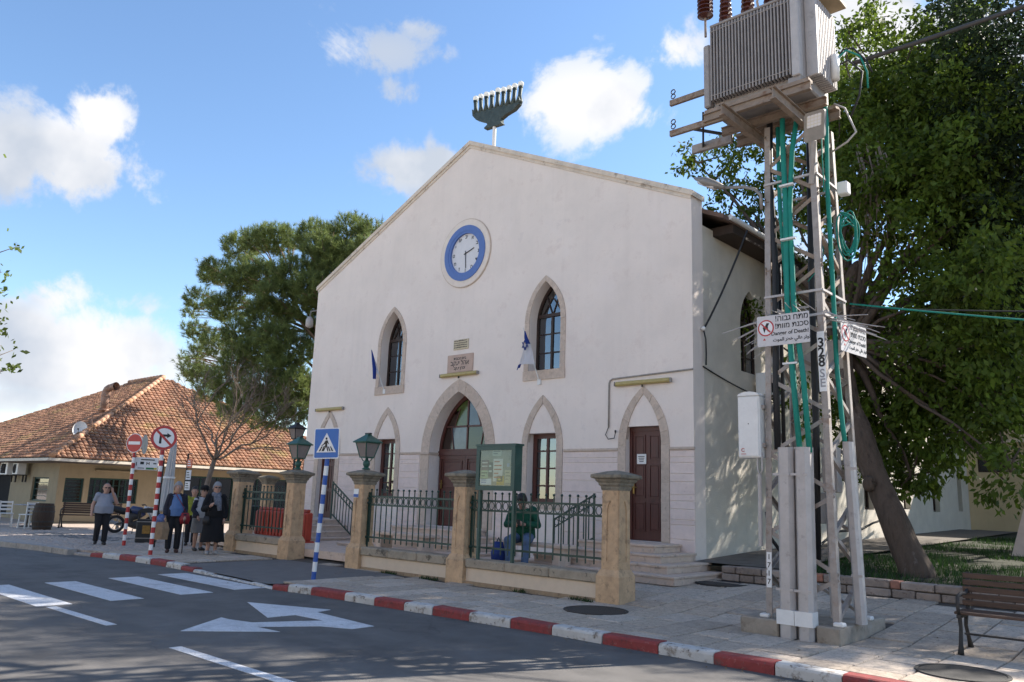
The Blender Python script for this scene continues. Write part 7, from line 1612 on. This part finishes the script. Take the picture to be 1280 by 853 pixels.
# man walking with a phone
p = gz(124, 681, 0); J = stand(); J.update(shl=(-.108, .0, .79), shr=(.108, .0, .79), ell=(-.165, -.03, .64), wrl=(-.175, .03, .50), elr=(.19, .03, .655), wrr=(.085, .075, .86), hdr=(-.15, -.1, 1), knl=(-.062, .05, .28), anl=(-.065, -.02, .05), knr=(.055, .035, .28), anr=(.05, .035, .042), head=(.004, .026, .905))
t, W, HP, S = person('man in a grey t-shirt and dark trousers walking with a phone at his ear', p, FC(p, R_(8)), 1.58, J, dict(hair=(M_hairw, -.01, .0), bald=1, top=(M_tgrey, .62, .012, -.10), topname='tshirt', trousers=(M_trblk, .96), glasses='dark'), 1.06, 1.32)
q = MB(); c = HP(.054, .012, -.005); q.cbox(c.x-.012, c.x+.012, c.y-.02, c.y+.02, c.z-.06, c.z+.06, .006); tag(q.build('phone', M_black, None, loc=c), 'black phone held to the ear of the walking man', 'phone')
# woman in navy jacket
p = gz(214, 691, 0); J = stand(.01); J.update(wrr=(.12, .10, .50), elr=(.125, .0, .62), wrl=(-.14, .05, .50), knr=(.06, .02, .28))
t, W, HP, S = person('grey haired woman in a navy jacket and blue blouse, leaning on a cane', p, FC(p, R_(4)), 1.66, J, dict(hair=(M_hairg, -.035, .005), top=(M_sblue_, .5, .004, -.06), topname='blouse', trousers=(M_trblk, .95), shoe=mat('shoe_brown', (.06, .03, .025), .6)), 1.0, 1.12)
def open_coat(t, W, S, J, H, m, low, wid, sl=1.95):
    """open-fronted jacket: two fronts, back and sleeves"""
    q = MB(); n = 26; rows = [(.795, .085, .066), (.77, .108, .078), (.72, .118, .086), (.64, .120, .092), (.55, .126, .096), (low, wid, .10)]; vs = []; fs = []
    for z, a, d in rows:
        for k in range(n+1): an = R_(128)+R_(284)*k/n; vs.append(W((a*math.cos(an), d*math.sin(an)+.004, z)))
    fs = [(i*(n+1)+k, i*(n+1)+k+1, (i+1)*(n+1)+k+1, (i+1)*(n+1)+k) for i in range(len(rows)-1) for k in range(n)]; q.add(vs, fs)
    o = q.build('jacket', m, t, True); s_ = o.modifiers.new('s', 'SOLIDIFY'); s_.thickness = .018
    q = MB(); nk = [W((.05*math.cos(a), .05*math.sin(a), .835)) for a in [R_(120+300*i/12) for i in range(13)]]; nb_ = [W((.085*math.cos(a), .066*math.sin(a), .795)) for a in [R_(120+300*i/12) for i in range(13)]]
    q.add(nk+nb_, [(i, i+1, 14+i, 13+i) for i in range(12)]); o2 = q.build('collar', m, o, True); s_ = o2.modifiers.new('s', 'SOLIDIFY'); s_.thickness = .02
    for k in 'lr':
        q = MB(); sh, el, wr = map(Vector, (J['sh'+k], J['el'+k], J['wr'+k])); q.sphere(W(sh), S(.047), 12, 8); q.tube([W(sh), W(sh.lerp(el, .5)), W(el), W(el.lerp(wr, .5)), W(el.lerp(wr, .93))], [S(.046), S(.044), S(.041), S(.038), S(.034)], 12); q.sphere(W(el), S(.042), 10, 8); remesh(q, 'sleeve', m, o, .012, 4)
open_coat(t, W, S, J, 1.66, M_navy, .49, .135)
h = W((.12, .14, .47)); q = MB(); q.tube([W((.12, .07, .475)), h, W((.125, .17, .0))], .011, 8); tag(q.build('walking_cane', M_black, None, loc=W((.125, .17, 0))), 'dark walking cane of the woman in the navy jacket', 'cane')
q0 = W((.125, .085, .50)); bg = thing('handbag', 'red handbag at the hip of the woman in the navy jacket', 'bag', q0); q = MB(); loft(q, [(q0+Vector((0, 0, -.16)), Vector((.03, .09, 0)), Vector((.04, -.01, 0))), (q0+Vector((0, 0, -.05)), Vector((.035, .12, 0)), Vector((.05, -.015, 0))), (q0+Vector((0, 0, .10)), Vector((.025, .08, 0)), Vector((.03, -.01, 0)))], 14); q.build('pouch', M_bagred, bg, True); q = MB(); q.tube([q0+Vector((0, 0, .1)), W((.08, .085, .66)), W((.0, .09, .78)), W((-.05, .05, .845))], .008, 6); q.build('strap', M_bagred, bg, True)
q0 = W((-.165, .09, .33)); bg = thing('paper_bag', 'tan carrier bag hanging beside the woman in the navy jacket', 'bag', q0); q = MB(); loft(q, [(q0+Vector((0, 0, -.24)), Vector((.05, .14, 0)), Vector((.07, -.02, 0))), (q0+Vector((0, 0, .0)), Vector((.05, .16, 0)), Vector((.08, -.02, 0))), (q0+Vector((0, 0, .16)), Vector((.02, .12, 0)), Vector((.03, -.01, 0)))], 4); q.build('bag_body', M_bagtan, bg); q = MB(); q.tube([q0+Vector((0, 0, .15)), W((-.14, .06, .475))], .008, 6); q.build('bag_handle', M_bagtan, bg)
q0 = W((-.19, .06, .46)); bg = thing('carrier_bag', 'small blue and white carrier bag above the tan bag', 'bag', q0); q = MB(); loft(q, [(q0+Vector((0, 0, -.12)), Vector((.03, .09, 0)), Vector((.05, 0, 0))), (q0+Vector((0, 0, .05)), Vector((.03, .10, 0)), Vector((.05, 0, 0))), (q0+Vector((0, 0, .13)), Vector((.01, .04, 0)), Vector((.02, 0, 0)))], 10); q.build('bag_body', mat('bag_blue', (.10, .14, .30), .5, var=.6, scale=14), bg, True)
# woman in black with a grey scarf
p = gz(263, 693, 0); J = stand(.0); J.update(wrl=(-.075, .13, .66), ell=(-.15, .03, .62), hdl=(.3, .5, .6), elr=(.14, -.02, .62), wrr=(.13, .04, .48), anl=(-.05, .03, .042), knl=(-.05, .03, .28))
t, W, HP, S = person('grey haired woman in a long black coat, grey scarf and sunglasses', p, FC(p, R_(6)), 1.68, J, dict(hair=(M_hairg, -.04, .006), glasses='dark', top=(M_coat, 1.92, .016, -.06), topname='coat', skirt=(M_coat, .17, .165), shoe=mat('shoe_white', (.35, .34, .33), .6, var=.4, scale=30)), 1.0, 1.12)
q = MB(); loft(q, [(W((0, .01, .80)), (W((.075, 0, 0))-W((0, 0, 0))), (W((0, .07, 0))-W((0, 0, 0)))), (W((0, .012, .83)), (W((.068, 0, 0))-W((0, 0, 0))), (W((0, .064, 0))-W((0, 0, 0)))), (W((0, .008, .862)), (W((.055, 0, 0))-W((0, 0, 0))), (W((0, .052, 0))-W((0, 0, 0))))], 16)
q.tube([W((.02, .075, .82)), W((.035, .10, .74)), W((.04, .11, .66)), W((.05, .11, .60))], [S(.03), S(.036), S(.034), S(.03)], 10); q.tube([W((-.02, .08, .82)), W((-.015, .105, .76)), W((.0, .115, .68))], [S(.028), S(.03), S(.026)], 10); remesh(q, 'scarf', M_scarf, t, .012, 3)
q = MB(); q.tube([W((-.06, .10, .80)), W((-.09, .13, .66)), W((-.11, .135, .52))], .008, 6); q0 = W((-.115, .14, .47)); bg = thing('shoulder_bag', 'small dark bag on a strap of the woman in black', 'bag', q0); q.build('strap', M_black, bg, True); q = MB(); loft(q, [(q0+Vector((0, 0, -.1)), Vector((.03, .07, 0)), Vector((.04, 0, 0))), (q0, Vector((.035, .08, 0)), Vector((.045, 0, 0))), (q0+Vector((0, 0, .09)), Vector((.02, .05, 0)), Vector((.03, 0, 0)))], 12); q.build('pouch', M_shoe, bg, True)
# person in cap and grey skirt just behind
p = gz(246, 688.5, 0); J = stand(.03); J.update(wrl=(-.10, .10, .52), hdl=(0, .4, -.6))
t, W, HP, S = person('woman in a dark cap, pale jumper, open dark jacket and grey skirt', p, FC(p, R_(30)), 1.58, J, dict(hair=(M_hairw, -.03, .003), glasses='dark', top=(M_swt, 1.2, .008, -.08), topname='jumper', skirt=(M_skirtg, .27, .125)), 1.0, 1.15, head_yaw=R_(-12), headwear=M_coat)
open_coat(t, W, S, J, 1.58, M_navy, .50, .13)
# half hidden person between them
p = Vector((-20.4, 10.25, 0)); p = gz(236, 686, 0); p = p*1.05; p.z = 0; J = stand()
person('dark haired person in a yellow and dark jacket, half hidden behind the group', p, FC(p), 1.56, J, dict(hair=(M_shoe, -.02, .003), top=(mat('jacket_yellow', (.22, .24, .03), .8, var=.5, scale=7), 1.9, .014, -.08), topname='jacket', trousers=(M_trblk, .96)), 1.0, 1.0)
# seated man with a phone behind the railing
sx, sy = gy(654, 660, 12.25).x, 12.25; p = Vector((sx, sy, CY)); J = dict(hip=(0, -.03, .335), chest=(0, .02, .5), neck=(0, .045, .63), head=(0, .10, .705), shl=(-.112, .03, .60), shr=(.112, .03, .60), ell=(-.17, .06, .45), elr=(.175, .06, .45), wrl=(-.05, .19, .455), wrr=(.05, .19, .455), hdl=(.5, .6, .1), hdr=(-.5, .6, .1),
         hpl=(-.06, .0, .315), hpr=(.06, .0, .315), knl=(-.10, .26, .285), knr=(.10, .26, .285), anl=(-.085, .25, .042), anr=(.085, .25, .042), ftl=(-.1, 1, 0), ftr=(.1, 1, 0), curl=.8)
t, W, HP, S = person('man in a dark green jumper and jeans sitting on the stone bench with a phone', p, R_(-62), 1.80, J, dict(hair=(M_shoe, -.02, .004), top=(M_jumper, 1.9, .014, -.10), topname='jumper', trousers=(M_jeans, .95)), 1.02, 1.2, head_tilt=R_(-35))
c = W((0, .235, .475)); q = MB(); q.cbox(c.x-.04, c.x+.04, c.y-.008, c.y+.008, c.z-.06, c.z+.06, .005); tag(q.build('phone', M_black, None, loc=c), 'phone held by the seated man in green', 'phone')
bq = W((-.26, .06, .12)); bg = thing('backpack', 'blue bag standing beside the seated man', 'bag', (bq.x, bq.y, CY)); q = MB(); loft(q, [(Vector((bq.x, bq.y, CY+.0)), Vector((.15, 0, 0)), Vector((0, .11, 0))), (Vector((bq.x, bq.y, CY+.25)), Vector((.17, 0, 0)), Vector((0, .12, 0))), (Vector((bq.x, bq.y, CY+.46)), Vector((.10, 0, 0)), Vector((0, .07, 0)))], 14); q.build('bag_body', mat('bag_royal', (.015, .04, .20), .7, var=.2), bg, True); q = MB(); q.tube([(bq.x-.05, bq.y, CY+.45), (bq.x, bq.y, CY+.54), (bq.x+.05, bq.y, CY+.45)], .012, 6); q.build('bag_handle', M_black, bg, True)
# ------------------------------------------------------------------ benches, flags, lamp-stand on the roof, annex
park_bench(-1.66, 10.62, 0, R_(2), 'dark brown slatted bench on the pavement at the right picture edge', 1.9, mat('bench_wood', (.085, .05, .034), .6, var=.3, scale=6, coords='World', stretch=(.5, 6, 6), bump=.2))
def stone_bench(x0, x1, y, label):
    t = thing('stone_bench', label, 'bench', ((x0+x1)/2, y, CY), 'stone benches in the courtyard')
    b = MB(); b.cbox(x0, x1, y-.22, y+.22, CY+.40, CY+.47, .012); b.build('seat', M_step, t)
    for x in (x0+.12, x1-.30): b = MB(); b.cbox(x, x+.18, y-.18, y+.18, CY, CY+.399, .012); b.build('leg', M_step, t)
stone_bench(-15.05, -13.2, 12.05, 'pale stone bench in front of the main door behind the railing'); stone_bench(-11.55, -9.65, 12.35, 'pale stone bench on which the man in green sits')
# flags
M_fwhite = mat('flag_white', (.62, .62, .66), .8, var=.06, scale=6, transl=.3); M_fblue = mat('flag_blue', (.02, .05, .26), .8, var=.1, scale=6, transl=.2)
def cloth(rows, m, nm, par, seed=0):
    """rows: list of (left point, right point) down the cloth, pleated between"""
    q = MB(); n_ = 14; vs = []
    for j, (a, b_) in enumerate(rows):
        a, b_ = Vector(a), Vector(b_)
        for i in range(n_+1): f = i/n_; vs.append(a.lerp(b_, f)+Vector((0, .035*math.sin(f*9+seed+j*.3)*min(1, j*.4+.3), 0)))
    fs = [(j*(n_+1)+i, j*(n_+1)+i+1, (j+1)*(n_+1)+i+1, (j+1)*(n_+1)+i) for j in range(len(rows)-1) for i in range(n_)]
    q.add(vs, fs); return q.build(nm, m, par, True)
yf_ = 13.78
b0 = Vector((-12.2, YF-.03, 4.28)); t0 = gy(654, 410, yf_)
fl1 = thing('flag', 'white flag with blue star and stripe on the wall pole by the right window', 'flag', b0, 'flags on the front wall')
q = MB(); q.cyl(b0, t0, .014, n=8); q.build('pole', M_whitep, fl1); q = MB(); q.box(b0.x-.05, b0.x+.05, YF-.045, YF, b0.z-.08, b0.z+.05); q.build('holder', M_whitep, fl1)
g_ = lambda px, py: gy(px, py, yf_)
f1 = cloth([(g_(655.5, 414), g_(656.5, 414)), (g_(655, 422), g_(659, 421)), (g_(656, 430), g_(663, 430))], M_fblue, 'blue_stripe', fl1)
f1 = cloth([(g_(656, 430), g_(663, 430)), (g_(652, 445), g_(666, 442)), (g_(648, 456), g_(668.5, 455))], M_fwhite, 'cloth', fl1)
f1 = cloth([(g_(648, 456), g_(651.5, 455)), (g_(645.5, 463), g_(650, 459))], M_fblue, 'blue_stripe', fl1)
for s_ in (1, -1):
    c = g_(658.3, 431.5)+Vector((0, -.055, 0)); r = .13; q = MB(); q.tube([c+Vector((r*.8*math.sin(2*math.pi*i/3), 0, s_*r*math.cos(2*math.pi*i/3))) for i in range(4)], .014, 5); q.build('star', M_fblue, fl1)
b0 = Vector((-18.02, YF-.03, 4.42)); t0 = gy(464, 437, yf_)
fl2 = thing('flag', 'furled blue flag on the wall pole by the left window', 'flag', b0, 'flags on the front wall')
q = MB(); q.cyl(b0, t0, .014, n=8); q.build('pole', M_whitep, fl2); q = MB(); q.box(b0.x-.05, b0.x+.05, YF-.045, YF, b0.z-.08, b0.z+.05); q.build('holder', M_whitep, fl2)
cloth([(g_(464, 438), g_(465, 438)), (g_(464, 450), g_(468.5, 449)), (g_(465, 462), g_(471, 461)), (g_(466, 474), g_(470, 474))], M_fblue, 'cloth', fl2, 1)
cloth([(g_(469, 452), g_(469.5, 452)), (g_(471, 463), g_(472.5, 463)), (g_(471.5, 468), g_(473.5, 466))], M_fwhite, 'white_fold', fl2, 2)
# floodlight on the left corner of the hall
fd = thing('corner_floodlight', 'small floodlight on the upper left corner of the hall', 'lamp', (XL, YF+.1, 7.0)); fp = gy(387, 400, YF+.1)
q = MB(); q.tube([(XL, YF+.1, fp.z+.25), (fp.x+.05, YF+.1, fp.z+.28), (fp.x, YF+.1, fp.z+.1)], .02, 8); q.build('arm', M_lamp, fd); q = MB(); q.lathe((fp.x, YF+.1, fp.z-.22), [(.05, -.05), (.12, 0), (.12, .22), (.06, .32)], 14); q.build('head', M_guard, fd, True)
# air conditioner on the side wall, street number plate on the gateway pillar
ac_unit(XR+.12, XR+.46, 16.9, 17.75, 4.0, 4.5, 'x', 'white air conditioner on the grey side wall behind the pylon')
q = MB(); q.cbox(PX[2]-.15, PX[2]+.02, FY-.172, FY-.164, 1.44, 1.62, .004); hp = tag(q.build('house_plate', M_swhite, None, loc=(PX[2], FY-.24, 1.5)), 'small blue and white plate on the right gateway pillar', 'plate')
q = MB(); q.box(PX[2]-.145, PX[2]+.015, FY-.175, FY-.1725, 1.45, 1.51); q.build('blue_band', M_pblue, hp)
# menorah-shaped lamp stand on the ridge
M_men = mat('menorah_metal', (.055, .075, .072), .6, metal=.3, var=.3, scale=6, coords='World', bump=.3, spots=[((.12, .13, .12), 7, .58, .1, .6), ((.10, .06, .04), 9, .62, .1, .5)])
M_bulb = mat('bulb_glass', (.85, .85, .83), .15, var=.02, spec=.6, transl=.5)
my = 15.24; me_ = thing('menorah', 'large dark nine branched menorah with white globes on the roof ridge', 'menorah', (XM, my, 10.9))
q = MB(); q.cyl((XM, my, 10.6), (XM, my, 12.05), .055, n=12); q.build('pole', M_whitep, me_)
mg = lambda px, py: gy(px, py, my)
body = [(592, 138), (592.5, 146), (597, 151), (604, 153), (609, 153.5), (611, 157), (607, 161), (607.5, 162.5), (629.5, 155.5), (627.5, 153), (628, 149), (634, 144), (644, 138), (650, 131), (651.5, 126), (650.5, 121)]
top = []
for i in range(8):
    f = (i+.5)/8; xx = 651-f*58.5; top.append((xx, 129.5+f*12.5-1))
out_ = [mg(*p) for p in body] + [mg(x, y) for x, y in [(648, 129), (642, 131), (636, 131.5), (630, 133), (624, 134.5), (618, 136), (611, 138), (604, 140), (598, 142)]]
q = MB(); q.prism([(v.x, v.z) for v in out_], (0, my-.07, 0), (1, 0, 0), (0, 0, 1), (0, .14, 0)); q.build('body', M_men, me_, fixn=True)
tops = [(594.5, 128), (601, 125.5), (608, 123), (615, 121.5), (622.5, 118), (629.5, 117), (636.5, 115), (643.5, 112.5), (651, 110)]
bots = [(595, 143), (601.5, 141.5), (608, 139.5), (614.5, 138), (621.5, 136), (628.5, 134.5), (635, 133), (641.5, 131.5), (648.5, 129)]
for i, (a, c) in enumerate(zip(tops, bots)):
    A, C2 = mg(*a), mg(*c); q = MB(); q.tube([C2, C2.lerp(A, .5), A], [.095, .055, .06], 10); q.build('branch', M_men, me_, True)
    q = MB(); q.cyl(A, A+Vector((0, 0, .045)), .07, n=12); q.build('cup', M_men, me_)
    q = MB(); q.sphere(A+Vector((0, 0, .115)), .088, 16, 10); q.build('globe', M_bulb, me_, True)
# annex behind the lawn, on the right
ax = thing('annex_building', 'cream annex wall with a small window beyond the lawn', 'building', (-6.5, 36.2, .9)); M_ann = mat('annex_plaster', (.52, .42, .27), .9, var=.08, scale=1.2, coords='World', bump=.25, streak=.15)
wz0, wz1 = 3.15, 3.72
q = MB(); q.prism([(-8.6, .5), (6, .5), (6, 4.3), (-8.6, 4.3)], (0, 36.2, 0), (1, 0, 0), (0, 0, 1), (0, .3, 0), [[(-7.85, wz0), (-6.35, wz0), (-6.35, wz1), (-7.85, wz1)]]); q.build('wall', M_ann, ax, fixn=True)
q = MB(); q.box(-8.6, 6, 36.6, 42, 4.25, 9); q.build('upper_wall', M_ann, ax); q = MB(); q.box(-8.6, 6, 36.0, 36.6, 4.3, 4.42); q.build('parapet', M_coping, ax)
f = MB(); f.prism([(-7.85, wz0), (-6.35, wz0), (-6.35, wz1), (-7.85, wz1)], (0, 36.26, 0), (1, 0, 0), (0, 0, 1), (0, .06, 0), [[(-7.80, wz0+.05), (-7.13, wz0+.05), (-7.13, wz1-.05), (-7.80, wz1-.05)], [(-7.07, wz0+.05), (-6.40, wz0+.05), (-6.40, wz1-.05), (-7.07, wz1-.05)]]); wo = f.build('window', M_wdark, ax, fixn=True)
for a, b_ in ((-7.82, -7.11), (-7.09, -6.38)): q = MB(); q.box(a, b_, 36.29, 36.296, wz0+.03, wz1-.03); q.build('pane', M_glassd, wo)
q = MB(); q.box(-8.5, 5.9, 36.51, 36.58, 1, 4.2); q.build('dark_inner_panel', M_dark, ax)  # near-black sheet painted for the unlit room behind the window
ac_unit(-7.9, -7.0, 35.75, 36.1, 4.9, 5.5, 'y', 'white air conditioner high on the annex wall among the leaves')
# tilted stone slab at the right picture edge
sp = gz(1272, 672, .8); ss = Vector((-2.55, 14.9+3.2, .55)); 
q0 = gy(1262, 668, 21.5); st = MB(); st.prism([(0, 0), (.9, 0), (.9, 1.15), (.34, 1.15)], (q0.x, 21.5, TL(0, 21.5)-.02), (1, 0, 0), (0, 0, 1), (0, .16, 0)); tag(st.build('memorial_slab', M_course, None, fixn=True, loc=(q0.x+.4, 21.5, TL(0, 21.5))), 'pale stone slab with a slanted edge at the right picture border', 'stone slab')
# black hose along the foot of the side wall
hz = MB(); hz.tube([(-7.6, 17.2, .72), (-7.4, 18.6, .66), (-7.5, 20, 1.0), (-7.4, 21.5, 1.05), (-7.6, 23, 1.2), (-7.9, 25, 1.3)], .03, 8); tag(hz.build('drain_hose', M_cable, None, True, loc=(-7.6, 17.2, .7)), 'black hose running along the foot of the side wall', 'hose')

# unseen houses added behind the viewer: they bounce sunlight and mirror in the panes
M_opp = mat('added_house_plaster', (.62, .55, .45), .9, var=.06, scale=1.5, coords='World')
def opposite(x0, x1, y, h, label, roofm):
    t = thing('added_house', label, 'house', ((x0+x1)/2, y, 0), 'unseen houses added for bounced light'); hol = []; x = x0+1.2
    while x < x1-2.2: hol += [[(x, z), (x+1.1, z), (x+1.1, z+1.5), (x, z+1.5)] for z in ((.9, 3.9) if h > 6 else (.9,))]; x += 2.6
    q = MB(); q.prism([(x0, -.1), (x1, -.1), (x1, h), (x0, h)], (0, y, 0), (1, 0, 0), (0, 0, 1), (0, -.3, 0), hol); q.build('wall', M_opp, t, fixn=True)
    for hh in hol:
        q = MB(); q.box(hh[0][0], hh[1][0], y-.25, y-.2, hh[0][1], hh[2][1]); q.build('window', M_shut, t)
    q = MB(); q.prism([(y+.5, h-.15), (y-4, h+2.2), (y-8.5, h-.15)], (x0-.4, 0, 0), (0, 1, 0), (0, 0, 1), (x1-x0+.8, 0, 0)); q.build('roof', roofm, t, fixn=True)
    q = MB(); q.box(x0, x1, y-8, y-.31, -.1, h-.2); q.build('rear_block', M_opp, t)
opposite(-27, -12.5, -9, 6.8, 'unseen two storey pale house added behind the viewer for bounced light, left one', M_tile)
opposite(-9, 9, -12, 4.2, 'unseen single storey pale house added behind the viewer for bounced light', M_tile)
